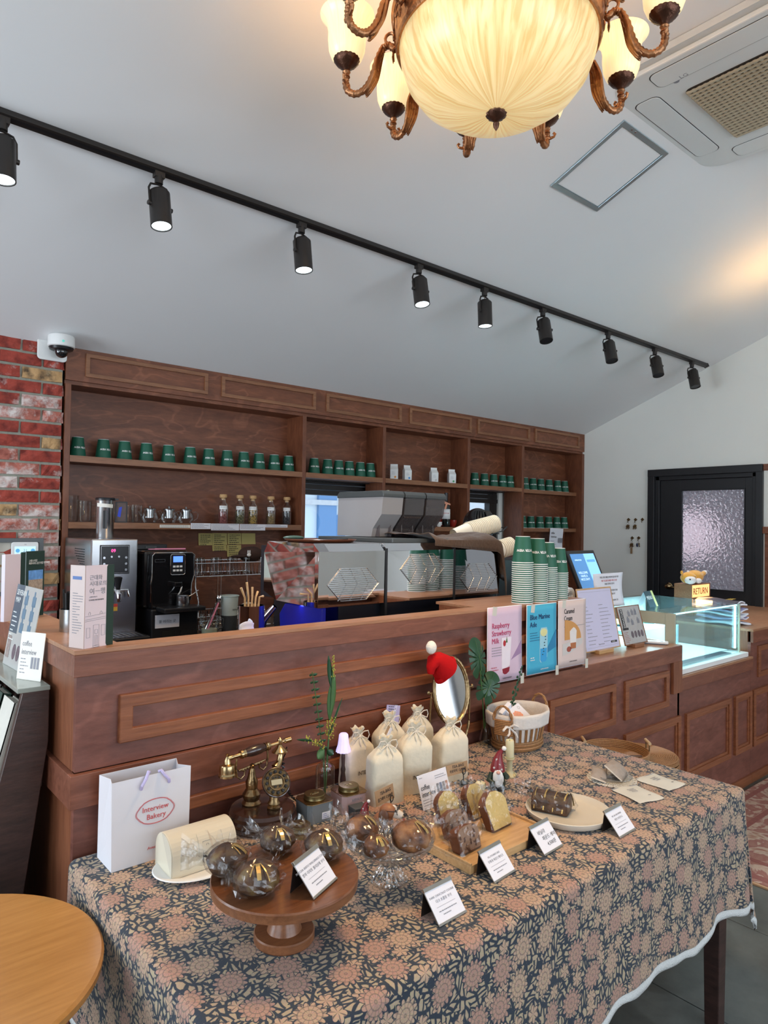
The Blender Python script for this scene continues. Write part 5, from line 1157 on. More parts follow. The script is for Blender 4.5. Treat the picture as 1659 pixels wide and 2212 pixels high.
for i in range(3):
    for j in range(2): x, y = .095+.07*j, .20-.04*i; dp.box(x, x+.03, y-.018, y+.01, 0, .0007, LT); dp.box(x+.008, x+.018, y+.01, y+.024, 0, .0007, LT)
obj('drink_pictures', dp, mat('blue_grey_print', (.12, .20, .28), .4), lp)['kind'] = 'stuff'
cp = MB()
for i in range(4): cp.prism([(.015*cos(a*pi/8), .022*sin(a*pi/8)) for a in range(16)], 0, .0008, LT @ TR(.085+.038*i, .045, 0))
obj('round_pictures', cp, mat('round_photo', (.14, .10, .12), .4, noise_amt=.6, scale=90), lp)['kind'] = 'stuff'
obj('tower_photo', MB().box(.012, .042, .022, .085, 0, .0008, LT), mat('tower_photo', (.30, .24, .22), .4, noise_amt=.7, scale=120), lp)
lines(9, .048, .225, .02, .0, .002, M['inkg'], lp, LT @ TR(0, 0, .0006)) if 0 else None
wt = thing('small_info_card', 'small cream information card leaning at the near end of the book rack', 'card', (.478, 1.99, 1.1245))
WT = leanT((-.02, .045, 0), (.5, -1, 0), (.10, .05, 1))
obj('sheet', MB().box(0, .088, 0, .125, -.0015, 0, WT), M['paperw'], wt); text('coffee', .02, M['inkg'], wt, WT @ Vector((.008, .088, .0003)), WT.to_euler(), sx=.7); text('interview', .02, M['inkg'], wt, WT @ Vector((.008, .066, .0003)), WT.to_euler(), sx=.7)
lines(5, .008, .04, .055, .009, .003, M['inkg'], wt, WT); obj('bottle_pictures', MB().box(.046, .054, .03, .06, 0, .0005, WT).box(.057, .065, .03, .06, 0, .0005, WT).box(.068, .076, .03, .06, 0, .0005, WT), M['inkg'], wt)['kind'] = 'stuff'

# ================================================================ POSTERS on the counter front
def poster(label, x0, x1, z0, z1, col, build, y=FY-.012, curl=.006):
    t_ = thing('poster', label, 'poster', (x0, y, z0), 0, 'drink posters taped to the counter front')
    w, h = x1-x0, z1-z0
    obj('sheet', MB().grid(lambda u, v: (w*u, -curl*(1-v)**2*(.4+.6*u), h*v), 8, 10), M['paper'], t_, solid=.0006, smooth=True)
    obj('print_field', MB().grid(lambda u, v: (.003+(w-.006)*u, -.0012-curl*(1-v)**2*(.4+.6*u), .003+(h-.006)*v), 8, 10), col, t_, solid=.0004, smooth=True)
    build(t_, w, h); 
    obj('tape', MB().box(-.012, .012, -.002, -.001, h-.03, h+.004, TR(0, 0, 0) @ RY(.15)).box(w-.012, w+.008, -.009, -.008, -.02, .02), mat('masking_tape', (.62, .60, .52), .6) if 'masking_tape' not in bpy.data.materials else bpy.data.materials['masking_tape'], t_)['kind'] = 'stuff'
    return t_
dk_ = lambda t_, n, poly, mt, d=.0022: obj(n, MB().prism(poly, 0, d, TR(0, -.0034, 0) @ RX(pi/2)), mt, t_)
ov = lambda cx, cy, rx, ry, n=20: [(cx+rx*cos(2*pi*i/n), cy+ry*sin(2*pi*i/n)) for i in range(n)]
def p1(t_, w, h):
    text('Raspberry\nStrawberry\nMilk', .029, mat('raspberry_ink', (.50, .04, .14), .6), t_, (.025, -.003, h-.082), sx=.85, th=.0004)
    lines(4, .025, .11, h-.155, .010, .003, M['inkg'], t_, TR(0, -.0036, 0) @ RX(pi/2), seed=2)
    dk_(t_, 'cast_shade_print', [(.13, .07), (w-.004, .15), (w-.004, .085), (.13, .045)], mat('mauve_print', (.35, .22, .38), .6), .0006)
    dk_(t_, 'glass_picture', [(.085, .04), (.095, .03), (.120, .03), (.130, .04), (.140, .17), (.075+.005, .17)], mat('milk_print', (.82, .74, .80), .6), .001)
    dk_(t_, 'syrup_picture', [(.086, .05), (.090, .034), (.10, .028), (.118, .028), (.127, .034), (.131, .054)], mat('dark_raspberry_print', (.28, .01, .03), .6), .0016)
    dk_(t_, 'berry_picture', ov(.098, .148, .008, .012, 10), mat('berry_print', (.45, .02, .03), .6), .0018); dk_(t_, 'mint_picture', [(.105, .15), (.112, .172), (.116, .150)], M['leaf2'], .0018)
    lines(2, .02, .075, .062, .010, .004, mat('raspberry_small', (.50, .10, .16), .6), t_, TR(0, -.0072, 0) @ RX(pi/2)); text('COFFEE INTERVIEW', .006, M['ink'], t_, (.085, -.0085, .012))
def p2(t_, w, h):
    text('Blue Marine\nAde', .030, mat('navy_ink', (.01, .03, .13), .6), t_, (.02, -.003, h-.062), sx=.90, th=.0004)
    lines(4, .02, .10, h-.115, .010, .003, mat('navy_small', (.02, .12, .25), .6), t_, TR(0, -.0036, 0) @ RX(pi/2), seed=3)
    dk_(t_, 'cast_shade_print', [(.12, .08), (w-.004, .17), (w-.004, .05), (.12, .04)], mat('deep_blue_print', (.02, .22, .42), .6), .0006)
    dk_(t_, 'glass_picture', [(.085, .05), (.095, .04), (.125, .04), (.135, .05), (.138, .17), (.13, .185), (.092, .185), (.084, .17)], mat('ice_blue_print', (.35, .62, .72), .6), .001)
    dk_(t_, 'drink_picture', [(.088, .055), (.096, .045), (.124, .045), (.132, .055), (.132, .10), (.088, .10)], mat('azure_print', (.04, .35, .68), .6), .0015)
    dk_(t_, 'lemon_picture', ov(.110, .165, .022, .016), mat('lemon_print', (.75, .72, .35), .6), .0018)
    hb = MB()
    for k in range(7): hb.prism(ov(.103+.004*(k % 2)+.003*k, .075+.012*k, .004, .0022, 8), 0, .002, TR(0, -.0036, 0) @ RX(pi/2))
    obj('herb_picture', hb, mat('dark_herb_print', (.02, .06, .06), .6), t_)['kind'] = 'stuff'
    lines(2, .02, .065, .070, .009, .0045, M['cupw'], t_, TR(0, -.0072, 0) @ RX(pi/2)); text('COFFEE INTERVIEW', .006, M['cupw'], t_, (.085, -.0085, .015))
def p3(t_, w, h):
    text('Caramel\nCream', .030, M['ink'], t_, (.04, -.003, h-.058), sx=.72, th=.0003)
    lines(1, .04, .19, h-.112, .01, .0025, M['inkg'], t_, TR(0, -.0036, 0) @ RX(pi/2), fill=(1, 1))
    dk_(t_, 'arch_picture', [(.045, .115), (.165, .115)]+[(.045+.12*cos(a*pi/24), .115+.085*sin(a*pi/24)) for a in range(0, 13)], mat('orange_print', (.62, .30, .09), .6), .0008)
    dk_(t_, 'floor_print', [(.03, .05), (.175, .07), (.175, .115), (.03, .10)], mat('pale_floor_print', (.62, .58, .55), .6), .0006)
    dk_(t_, 'glass_picture', [(.085, .075), (.125, .075), (.130, .15), (.118, .162), (.108, .166), (.095, .160), (.080, .15)], mat('cream_drink_print', (.80, .74, .70), .6), .0015)
    dk_(t_, 'caramel_picture', [(.086, .075), (.125, .075), (.126, .100), (.085, .100)], mat('caramel_print', (.45, .16, .06), .6), .002)
    dk_(t_, 'nut_picture', ov(.075, .075, .016, .012, 9), mat('nut_print', (.35, .08, .05), .6), .002)
    text('COFFEE INTERVIEW', .006, M['ink'], t_, (.075, -.0085, .02))
poster('pale pink raspberry strawberry milk poster taped to the counter front', 1.998, 2.205, .950, 1.241, mat('pale_pink_print', (.66, .50, .62), .6, noise_amt=.02), p1)
poster('blue marine ade poster taped to the counter front between two others', 2.236, 2.437, .953, 1.236, mat('sea_blue_print', (.06, .42, .62), .6, noise_amt=.02), p2)
poster('pale beige caramel cream poster taped at the right of the blue one', 2.450, 2.655, .955, 1.240, mat('blush_print', (.70, .56, .52), .6, noise_amt=.02), p3)

# ================================================================ MENU BOARDS, CARD READER, SCREENS on the low counter
LZ = .9402
def clipboard(name, label, p0, w, h, lean, mt_board, rz=0):
    t_ = thing(name, label, 'menu board', p0, rz); t_['group'] = 'menu boards on the low counter'
    T = TR(0, 0, .018) @ RX(pi/2-lean)
    obj('board', MB().box(-.004, w+.004, -.006, h, -.006, 0, T), mt_board, t_, bevel=.002)
    obj('stand_block', MB().box(w*.25, w*.68, -.022, .03, 0, .018), mt_board, t_, bevel=.002)
    return t_, T
t1, T1 = clipboard('menu_board', 'large white menu sheet on a wooden clipboard leaning on the low counter', (2.88, 1.86, LZ), .30, .30, .20, M['oak'])
obj('sheet', MB().box(.0, .292, 0, .292, 0, .001, T1), mat('lilac_white_sheet', (.62, .60, .80), .25, coat=.5, noise_amt=.01), t1)
lines(11, .03, .13, .21, .018, .004, M['inkg'], t1, T1 @ TR(0, 0, .001), seed=31, fill=(.3, .9)); lines(11, .16, .27, .215, .018, .004, M['inkg'], t1, T1 @ TR(0, 0, .001), seed=32, fill=(.3, .9))
obj('sheet_border', MB().box(.01, .285, .012, .0128, .001, .0014, T1).box(.01, .285, .28, .2808, .001, .0014, T1), M['inkg'], t1)
obj('black_tag', MB().box(.22, .275, .022, .032, .001, .0015, T1), M['ink'], t1); text('COFFEE', .008, M['cupw'], t1, T1 @ Vector((.228, .024, .0018)), T1.to_euler()); text('Interview', .013, M['inkg'], t1, T1 @ Vector((.11, .02, .0012)), T1.to_euler())
gl_ = MB()
for k in range(5): gl_.grid(lambda u, v, k=k: (.06+.04*k+.018*sin(v*4+k)*1+.010*u, .215+.06*v-.02*abs(k-2)*v, .0022+.0008*sin(u*6)), 3, 8, T1)
t2, T2 = clipboard('menu_board', 'smaller wooden clipboard with a black and white drinks menu in a plastic sleeve', (3.215, 1.85, LZ), .215, .195, .28, M['cabEdge'])
obj('sheet', MB().box(0, .205, 0, .19, 0, .001, T2), mat('warm_grey_sheet', (.50, .48, .46), .15, coat=.6, noise_amt=.02), t2)
obj('black_headline', MB().box(.012, .04, .075, .18, .001, .0015, T2).box(.005, .06, .072, .083, .001, .0015, T2), M['ink'], t2); text('SIGNATURE', .018, M['cupw'], t2, T2 @ TR(.034, .082, .0017) @ Vector((0, 0, 0)), (T2 @ RZ(pi/2)).to_euler())
dp = MB()
for x, y in ((.085, .15), (.15, .155), (.10, .105), (.16, .11), (.12, .155), (.065, .12)): dp.box(x, x+.022, y-.012, y+.012, .001, .0015, T2).box(x+.006, x+.014, y+.012, y+.02, .001, .0015, T2)
obj('drink_pictures', dp, M['inkg'], t2)['kind'] = 'stuff'
cp = MB()
for k in range(4): cp.prism(ov(.085+.032*k, .045, .012, .018, 14), .001, .0016, T2)
obj('round_pictures', cp, bpy.data.materials['round_photo'], t2)['kind'] = 'stuff'
lines(7, .008, .06, .06, .008, .003, mat('rust_ink', (.4, .12, .08), .6), t2, T2 @ TR(0, 0, .001), seed=9)
obj('plastic_sleeve', MB().grid(lambda u, v: (.205*u, .19*v, .003+.0015*noise.noise(Vector((u*4, v*9, 0)))), 14, 16, T2), M['cello'], t2)
n1 = thing('notice_sheet', 'white Korean notice sheet curving up from behind the smaller menu board', 'paper', (3.155, 1.955, 1.135))
def nf(u, v): return (.02*(1-v)+(.29-.05*(1-v))*u+.0, .018+.03*v+.012*sin(v*3), .175*v)
obj('sheet', MB().grid(nf, 8, 10), M['paper'], n1, solid=.0008, smooth=True)
for i, (s_, z, mt) in enumerate((('저희는 원두를 제품공간에 따라 컵을 세 가지로', .150, M['ink']), ('세분 후 음료를 준비해 드리며, 잔 포장', .132, M['red']), ('비용을 할인해 드립니다', .115, M['ink']), ('주문 시 텀블러라면 꼭 말씀해 주세요', .080, M['ink']), ('자리에 드리겠습니다', .062, M['ink']), ('- COFFEE INTERVIEW 드림 -', .03, M['ink']))):
    text(s_, .0115, mt, n1, (.15, nf(.5, z/.175)[1]-.004, z), align='CENTER', sx=.82)
cr_ = thing('card_tray', 'white card holder lying flat on the corner of the low counter', 'tray', (3.47, 1.84, LZ), radians(-62))
obj('body', MB().prism(rrect(.075, .026, .012), .006, .016), M['white'], cr_, bevel=.002); obj('window', MB().box(-.05, .02, -.018, .018, .016, .0168), M['paper'], cr_); obj('slot', MB().box(.035, .05, -.006, .006, .016, .0165), M['inkg'], cr_); obj('feet', MB().box(-.06, .06, -.015, .015, 0, .006), M['inkg'], cr_)
mo = thing('customer_display', 'tilted black touch screen with a blue page behind the menu boards', 'screen', (3.36, 2.20, LZ))
MT = TR(.0, 0, .235) @ RZ(.05) @ RX(pi/2-.42)
obj('bezel', MB().box(0, .305, 0, .265, -.018, 0, MT), M['black'], mo, bevel=.004)
obj('screen_left', MB().box(.022, .165, .022, .243, 0, .0012, MT), emis('screen_blue', (.07, .20, .42), .75), mo); obj('screen_right', MB().box(.165, .283, .04, .243, 0, .0012, MT), emis('screen_pale_blue', (.22, .48, .85), .85), mo)
obj('screen_bar', MB().box(.165, .283, .022, .04, 0, .0013, MT).box(.18, .27, .19, .205, .0012, .0014, MT), emis('screen_mid_blue', (.10, .28, .65), .8), mo)
text('WELCOME\nHAVE A\nNICE DAY!', .02, emis('screen_text', (.6, .8, 1), .8), mo, MT @ Vector((.09, .12, .0014)), MT.to_euler(), align='CENTER'); text('OPERATION', .013, bpy.data.materials['screen_text'], mo, MT @ Vector((.05, .2, .0014)), MT.to_euler())
obj('stand', MB().tube([(.15, .07, .28), (.15, .09, .15), (.15, .06, .012)], .03, 10).box(.02, .20, -.04, .14, 0, .014), M['black'], mo, smooth=True)
ps_ = thing('cash_register', 'large black register terminal behind the cup stacks', 'cash register', (3.22, 2.74, LZ))
PM = TR(0, 0, .12) @ RX(pi/2+.15)
obj('monitor_back', MB().box(-.02, .38, .0, .30, -.05, 0, PM), M['black'], ps_, bevel=.012); obj('stand', MB().box(.1, .26, -.1, .08, 0, .05).tube([(.18, .0, .04), (.18, -.04, .16)], .035, 10), M['black'], ps_, bevel=.004); obj('keyboard_box', MB().box(-.1, .32, -.28, -.11, 0, .085), M['darkgrey'], ps_, bevel=.01)
obj('hinge_arm', MB().tube([(.24, -.05, .19), (.30, -.12, .19), (.30, -.2, .15)], .008, 8), M['black'], ps_, smooth=True)
tp = thing('tape_dispenser', 'white tape roll dispenser beside the rightmost cup stack', 'tape dispenser', (2.90, 1.98, LZ)); obj('body', MB().box(-.05, .06, -.03, .03, 0, .25), M['darkgrey'], tp, bevel=.01); obj('tape_roll', MB().lathe([(.022, -.012), (.04, -.012), (.04, .012), (.022, .012), (.022, -.012)], 28, TR(0, 0, .275) @ RX(pi/2), cap0=False, cap1=False), M['white'], tp, smooth=True)

# ================================================================ GLASS DISPLAY CASE
dc = thing('cake_display', 'glass cake display case with bright cool lighting', 'display case', (3.99, 2.07, .7752))
D_ = lambda n, m, mt, **k: obj(n, m, mt, dc, w=True, **k)
DX0, DX1, DY0, DY1, DZ0, DZ1 = 3.578, 4.405, 1.775, 2.40, .7755, 1.103
ivory = mat('ivory_frame', (.50, .50, .38), .4); lumw = mat('white_acrylic', (.80, .86, .86), .3)
D_('base_tray', MB().box(DX0, DX1+.05, DY0-.03, DY1+.02, DZ0, DZ0+.028), M['white'], bevel=.003)
D_('inner_floor', MB().box(DX0+.02, DX1-.015, DY0+.07, DY1-.02, DZ0+.028, DZ0+.036), lumw)
D_('rubber_mat', MB().box(DX0+.02, DX1-.10, DY0+.01, DY0+.075, DZ0+.028, DZ0+.034), mat('dark_ribbed_mat', (.03, .04, .055), .5, bump=.4, scale=90))
glc = thin_glass('case_glass', (.90, .97, .97), .05, .01)
D_('front_glass', MB().box(DX0, DX1, DY0, DY0+.005, DZ0+.028, DZ1-.006), glc); D_('right_glass', MB().box(DX1-.005, DX1, DY0+.006, DY1, DZ0+.028, DZ1-.006), glc)
D_('top_glass', MB().box(DX0, DX1, DY0, DY1, DZ1-.006, DZ1), thin_glass('top_glass', (.90, .97, .98), .14, .02, fres=.35))
fm = MB().box(DX0, DX0+.045, DY0, DY0+.006, .945, 1.0) if 0 else MB()
fm.box(DX0-.001, DX0+.012, DY0, DY0+.055, DZ0+.028, DZ1-.007).box(DX0-.001, DX0+.012, DY0+.055, DY1, DZ1-.07, DZ1-.007).box(DX0-.001, DX0+.012, DY1-.05, DY1, DZ0+.028, DZ1-.07).box(DX0-.001, DX0+.012, DY0+.055, DY1-.05, DZ0+.028, DZ0+.17)
D_('side_frame', fm, ivory, bevel=.001)
D_('corner_strip', MB().box(DX1-.012, DX1+.001, DY0-.001, DY0+.006, DZ0+.028, DZ1-.006).box(DX0-.002, DX0+.006, DY0-.001, DY0+.008, DZ0+.028, DZ1-.006), ivory)
led = emis('case_led_strip', (.55, .92, 1.0), 5.0)
D_('led_strip', MB().box(DX0+.02, DX1-.02, DY0+.010, DY0+.018, DZ1-.014, DZ1-.008).box(DX1-.018, DX1-.010, DY0+.02, DY0+.03, DZ0+.05, DZ1-.02), led)
light('case_light', 'AREA', (3.99, 1.84, 1.088), 6.0, (.50, .88, 1.0), .75, .05, aim=(3.99, 2.05, .8))
light('case_light', 'AREA', (3.99, 2.2, 1.088), 7, (.50, .88, 1.0), .75, .2, aim=(3.99, 2.2, .8))
D_('back_panel', MB().box(DX0+.02, DX1-.006, DY1-.012, DY1, DZ0+.03, DZ1-.008), lumw)
D_('inner_riser', MB().box(DX0+.03, 4.16, 2.04, DY1-.02, .955, .961).box(DX0+.03, 4.16, 2.04, 2.046, .812, .955).box(4.154, 4.16, 2.04, DY1-.02, .812, .955), thin_glass('white_acrylic_riser', (.8, .95, 1), .1, .1, milky=.45, mcol=(.55, .78, .85)))
for i, (x, y, l) in enumerate(((3.80, 2.14, 'small dark card behind the left side window of the glass display'), (4.06, 2.12, 'small upright card in the middle of the glass display'))):
    t_ = thing('price_card', l, 'card', (x, y, .9615), -.2); obj('card', MB().box(-.035, .035, -.001, .001, 0, .075, RX(-.35)), mat('pale_blue_card', (.30, .42, .48), .5) if i == 0 else bpy.data.materials['pale_blue_card'], t_); lines(3, -.028, .028, .06, .012, .003, M['inkg'], t_, RX(-.35) @ TR(0, -.0012, 0) @ RX(pi/2))
    pc = thing('cake_plate', ['yellow sliced cake on a dark plate at the left of the display', 'pale yellow cake on a plate in the middle of the display'][i], 'cake', (x+.03, y+.10, .9615)); obj('plate', MB().lathe([(.001, 0), (.05, 0), (.075, .01), (.05, .005), (.001, .004)], 28), mat('plate_%d' % i, (.10, .12, .14) if i == 0 else (.6, .6, .4), .4), pc, smooth=True); obj('cake', MB().prism([(0, -.04), (.05, .03), (-.05, .03)], .006, .05), mat('cake_%d' % i, (.65, .55, .22), .7, bump=.3, scale=80), pc, bevel=.003)
# cards on the case
t_ = thing('standing_card', 'small standing dark card with a yellow edge on top of the glass display', 'card', (3.74, 1.985, DZ1)); t_.rotation_euler = (0, 0, .1)
T_ = RX(-.42); obj('card', MB().box(-.045, .045, -.002, 0, 0, .095, T_), mat('dark_teal_print', (.04, .08, .10), .4), t_); obj('yellow_side', MB().box(.045, .072, -.002, 0, .0, .095, T_), mat('pale_yellow_print', (.60, .60, .25), .5), t_); text('MENU', .03, M['cupw'], t_, T_ @ Vector((-.038, -.0025, .045)), (pi/2-.42, 0, 0), sx=.9); obj('prop_flap', MB().box(-.04, .04, .0, .001, 0, .09, RX(.25) if 0 else TR(0, .078, 0) @ RX(.42)), M['paper'], t_)
# RETURN sign
sg = thing('return_sign', 'glowing RETURN sign box in a wooden case right of the glass display', 'sign', (4.59, 2.15, .9402))
SG = lambda n, m, mt, **k: obj(n, m, mt, sg, **k)
SG('wooden_case', MB().box(0, .275, .012, .135, .142, .148).box(0, .275, .012, .135, .232, .238).box(0, .006, .012, .135, .148, .232).box(.269, .275, .012, .135, .148, .232).box(.006, .269, .129, .135, .148, .232), M['cabEdge'], bevel=.0015)
SG('lit_face', MB().box(.006, .269, .016, .020, .148, .232), emis('return_face', (1.0, .50, .19), 1.15)); text('RETURN', .062, mat('brown_letters', (.30, .07, .02), .6), sg, (.137, .0155, .168), align='CENTER', sx=.92, th=.0008)
SG('post', MB().box(.10, .16, .05, .10, .012, .142).box(.04, .24, .02, .14, 0, .012), M['cabH'])
light('sign_glow', 'AREA', (4.725, 2.14, 1.13), .6, (1, .55, .22), .25, .07, aim=(4.725, 1.5, 1.1))
# plush on the sign
pu = thing('plush_dog', 'orange and white plush dog sleeping on top of the RETURN sign', 'plush toy', (4.70, 2.215, 1.1785))
orp = mat('orange_plush', (.72, .33, .035), .95, noise_amt=.08, scale=120, bump=.2, sheen=.4); whp = mat('white_plush', (.78, .70, .66), .95, noise_amt=.05, scale=120, bump=.2, sheen=.4)
obj('body', MB().ell((.04, 0, .045), (.085, .052, .045), 24, 14), orp, pu, smooth=True)
obj('head', MB().ell((-.09, -.02, .042), (.055, .050, .040), 24, 14), orp, pu, smooth=True); obj('muzzle', MB().ell((-.115, -.045, .030), (.045, .035, .028), 20, 12), whp, pu, smooth=True)
obj('tail', MB().tube([(.11, 0, .05), (.145, 0, .052), (.175, 0, .062), (.20, 0, .07)], [.016, .018, .017, .010], 12), orp, pu, smooth=True); obj('tail_tip', MB().ell((.195, 0, .068), (.022, .017, .016), 14, 8), whp, pu, smooth=True)
obj('paw', MB().ell((-.02, -.055, .022), (.032, .020, .018), 16, 10), whp, pu, smooth=True)
for x, y in ((-.055, .0), (-.125, .01)): obj('ear', MB().ell((x, y, .078), (.012, .008, .014), 12, 8), whp if x > -.1 else orp, pu, smooth=True)
obj('nose', MB().ell((-.150, -.060, .036), (.007, .006, .006), 10, 8), M['black'], pu, smooth=True); obj('closed_eye', MB().tube([(-.10, -.069, .052), (-.092, -.0685, .055), (-.084, -.066, .054)], .0014, 5), M['ink'], pu)
# newspapers / magazines
for k in range(6):
    t_ = thing('magazine', ['lowest rumpled magazine in the pile right of the glass display', 'second magazine from the bottom of the rumpled pile', 'third magazine from the bottom of the rumpled pile', 'fourth magazine from the bottom, violet paper, in the pile', 'fifth magazine, curling at the corner, in the pile', 'top magazine of the pile with a dark cover and yellow title'][k], 'magazine', (4.63, 1.98+.006*k, LZ+.002+.026*k), -.15+.09*((k*7) % 4), 'magazines piled right of the display')
    pm = [M['paper'], mat('violet_paper', (.32, .30, .48), .7), M['paper'], bpy.data.materials.get('violet_paper') or M['paper'], M['paper'], mat('dark_cover', (.06, .05, .07), .4)][k]
    obj('pages', MB().grid(lambda u, v, k=k: (-.11+.2*u, -.14+.26*v, .010+.008*sin(u*5+k)+.006*sin(v*6+k*2)), 10, 10), pm, t_, solid=.011, smooth=True)
    if k == 5: text('2016', .055, mat('title_yellow', (.70, .42, .05), .6), t_, (-.09, -.11, .030), (0, 0, 0))
    obj('fold_edge', MB().tube([(-.11+.02*i, -.14, .010+.008*sin(.1*i*5+k)+.006*sin(k*2)) for i in range(11)], .0045, 6), M['paper'], t_, smooth=True)

# ================================================================ KEY HOOKS ON THE RIGHT WALL
hk = [(3.371, 1.632, 2), (3.301, 1.632, 2), (3.233, 1.634, 0), (3.332, 1.462, 3), (3.268, 1.464, 1)]
for i, (y, z, kind) in enumerate(hk):
    nm = ['upper left', 'upper middle', 'upper right', 'lower left', 'lower right'][i]
    t_ = thing('wall_hook', '%s brass diamond hook on the white wall beside the door' % nm, 'hook', (XR-.001, y, z), 0, 'diamond key hooks by the door')
    obj('plate', MB().prism([(-.016, 0), (0, -.018), (.016, 0), (0, .018)], -.004, 0, RY(pi/2) @ RZ(0)), M['brassd'], t_); obj('hook', MB().tube([(-.004, 0, -.002), (-.016, 0, -.006), (-.02, 0, -.022), (-.012, 0, -.028)], .003, 6), M['brassd'], t_, smooth=True)
    if kind:
        kt = thing('key_bunch', ['bunch of keys on the upper left hook', 'bunch of keys on the upper middle hook', '', 'long bunch of keys on the lower left hook', 'single key with a dark blue fob on the lower right hook'][i], 'keys', (XR-.016, y, z-.03), 0, 'keys on the wall hooks')
        obj('ring', MB().tube([(0, .010*cos(a*pi/6), -.004+.010*sin(a*pi/6)) for a in range(12)], .0012, 5, closed=True), M['steel'], kt)
        for k in range(4 if kind > 1 else 1):
            yy = -.014+.009*k; obj('key', MB().prism([(-.004, 0), (.004, 0), (.003, .02), (.007, .026), (.004, .036), (-.004, .036), (-.007, .026), (-.003, .02)], 0, .002, TR(-.002*k, yy, -.052-.008*(k % 2)) @ RZ(pi/2) @ RX(pi/2) @ RZ(.1*(k-1.5))), M['brassd'], kt)
        if kind == 1: obj('blue_fob', MB().ell((0, .008, -.035), (.005, .010, .018), 12, 8), mat('navy_fob', (.01, .015, .06), .3), kt, smooth=True)
        if kind == 3: obj('tag', MB().box(-.003, .001, -.008, .010, -.115, -.06), mat('brown_tag', (.30, .18, .09), .7), kt)
# ================================================================ TABLE AND CLOTH
TX0, TX1, TY0, TY1, TZ0 = .532, 2.268, .922, 1.722, .738
tb_ = thing('display_table', 'long dark wooden table under the floral cloth, against the bar counter', 'table', ((TX0+TX1)/2, (TY0+TY1)/2, 0))
obj('tabletop', MB().box(TX0, TX1, TY0, TY1, TZ0-.03, TZ0), M['darkwood'], tb_, w=True, bevel=.003)
for x in (TX0+.05, TX1-.045):
    for y in (TY0+.045, TY1-.045):
        obj('leg', MB().add([(x+a*.022, y+b_*.022, 0) for a, b_ in ((-1, -1), (1, -1), (1, 1), (-1, 1))]+[(x+a*.030, y+b_*.030, TZ0-.03) for a, b_ in ((-1, -1), (1, -1), (1, 1), (-1, 1))], [(0, 3, 2, 1), (4, 5, 6, 7), (0, 1, 5, 4), (1, 2, 6, 5), (2, 3, 7, 6), (3, 0, 4, 7)]), M['darkwood'], tb_, w=True, bevel=.003)
obj('apron', MB().box(TX0+.06, TX1-.06, TY0+.03, TY0+.05, .63, TZ0-.03), M['darkwood'], tb_, w=True)

# floral block-print cloth: flowers, leaves and dark outlines computed from the flat cloth coordinates
m, t, b, N, L = nt('floral_block_print')
def mth(op, a, b_=None, c=None, cl=False):
    n = N.new('ShaderNodeMath'); n.operation = op; n.use_clamp = cl
    for i, v in enumerate((a, b_, c)):
        if v is None: continue
        if isinstance(v, (int, float)): n.inputs[i].default_value = v
        else: L.new(v, n.inputs[i])
    return n.outputs[0]
uvn = N.new('ShaderNodeUVMap'); uvn.uv_map = 'flat'
wn = N.new('ShaderNodeTexNoise'); wn.inputs['Scale'].default_value = 16; wn.inputs['Detail'].default_value = 2; L.new(uvn.outputs[0], wn.inputs['Vector'])
def warp(scale, off):
    s_ = N.new('ShaderNodeVectorMath'); s_.operation = 'SUBTRACT'; L.new(wn.outputs['Color'], s_.inputs[0]); s_.inputs[1].default_value = (.5, .5, .5)
    k = N.new('ShaderNodeVectorMath'); k.operation = 'MULTIPLY_ADD'; L.new(s_.outputs[0], k.inputs[0]); k.inputs[1].default_value = (off, off, 0); L.new(uvn.outputs[0], k.inputs[2])
    q = N.new('ShaderNodeVectorMath'); q.operation = 'MULTIPLY'; L.new(k.outputs[0], q.inputs[0]); q.inputs[1].default_value = scale if isinstance(scale, tuple) else (scale, scale, 0); return q.outputs[0]
def flower(scale, seedoff, r0, petals, off=.006, rnd_=.55):
    p = warp(scale, off); o = N.new('ShaderNodeVectorMath'); o.operation = 'ADD'; L.new(p, o.inputs[0]); o.inputs[1].default_value = (seedoff, seedoff*.7, 0)
    v = N.new('ShaderNodeTexVoronoi'); v.voronoi_dimensions = '2D'; v.inputs['Scale'].default_value = 1; v.inputs['Randomness'].default_value = rnd_; L.new(o.outputs[0], v.inputs['Vector'])
    d = N.new('ShaderNodeVectorMath'); d.operation = 'SUBTRACT'; L.new(o.outputs[0], d.inputs[0]); L.new(v.outputs['Position'], d.inputs[1])
    sx = N.new('ShaderNodeSeparateXYZ'); L.new(d.outputs[0], sx.inputs[0]); r_ = mth('SQRT', mth('ADD', mth('MULTIPLY', sx.outputs[0], sx.outputs[0]), mth('MULTIPLY', sx.outputs[1], sx.outputs[1])))
    a = mth('ARCTAN2', sx.outputs[1], sx.outputs[0]); cs = N.new('ShaderNodeSeparateColor'); L.new(v.outputs['Color'], cs.inputs[0])
    pet = mth('ABSOLUTE', mth('SINE', mth('MULTIPLY', a, petals/2)))
    edge = mth('SUBTRACT', mth('MULTIPLY_ADD', pet, r0*.38, r0*.72), r_)       # >0 inside
    ring = mth('SINE', mth('MULTIPLY', r_, 62.0/r0*.30))
    vein = mth('SINE', mth('MULTIPLY', a, petals*1.0))
    return edge, r_, ring, vein, cs.outputs[0]
bedge, br, bring, bvein, brand = flower(12.2, 0.0, .345, 13)
sedge, sr, sring, svein, srand = flower(23.0, 3.3, .36, 6, .006, .8)
lp1 = warp((84, 38, 0), .022); lv = N.new('ShaderNodeTexVoronoi'); lv.voronoi_dimensions = '2D'; lv.feature = 'DISTANCE_TO_EDGE'; L.new(lp1, lv.inputs['Vector']); lv.inputs['Scale'].default_value = 1
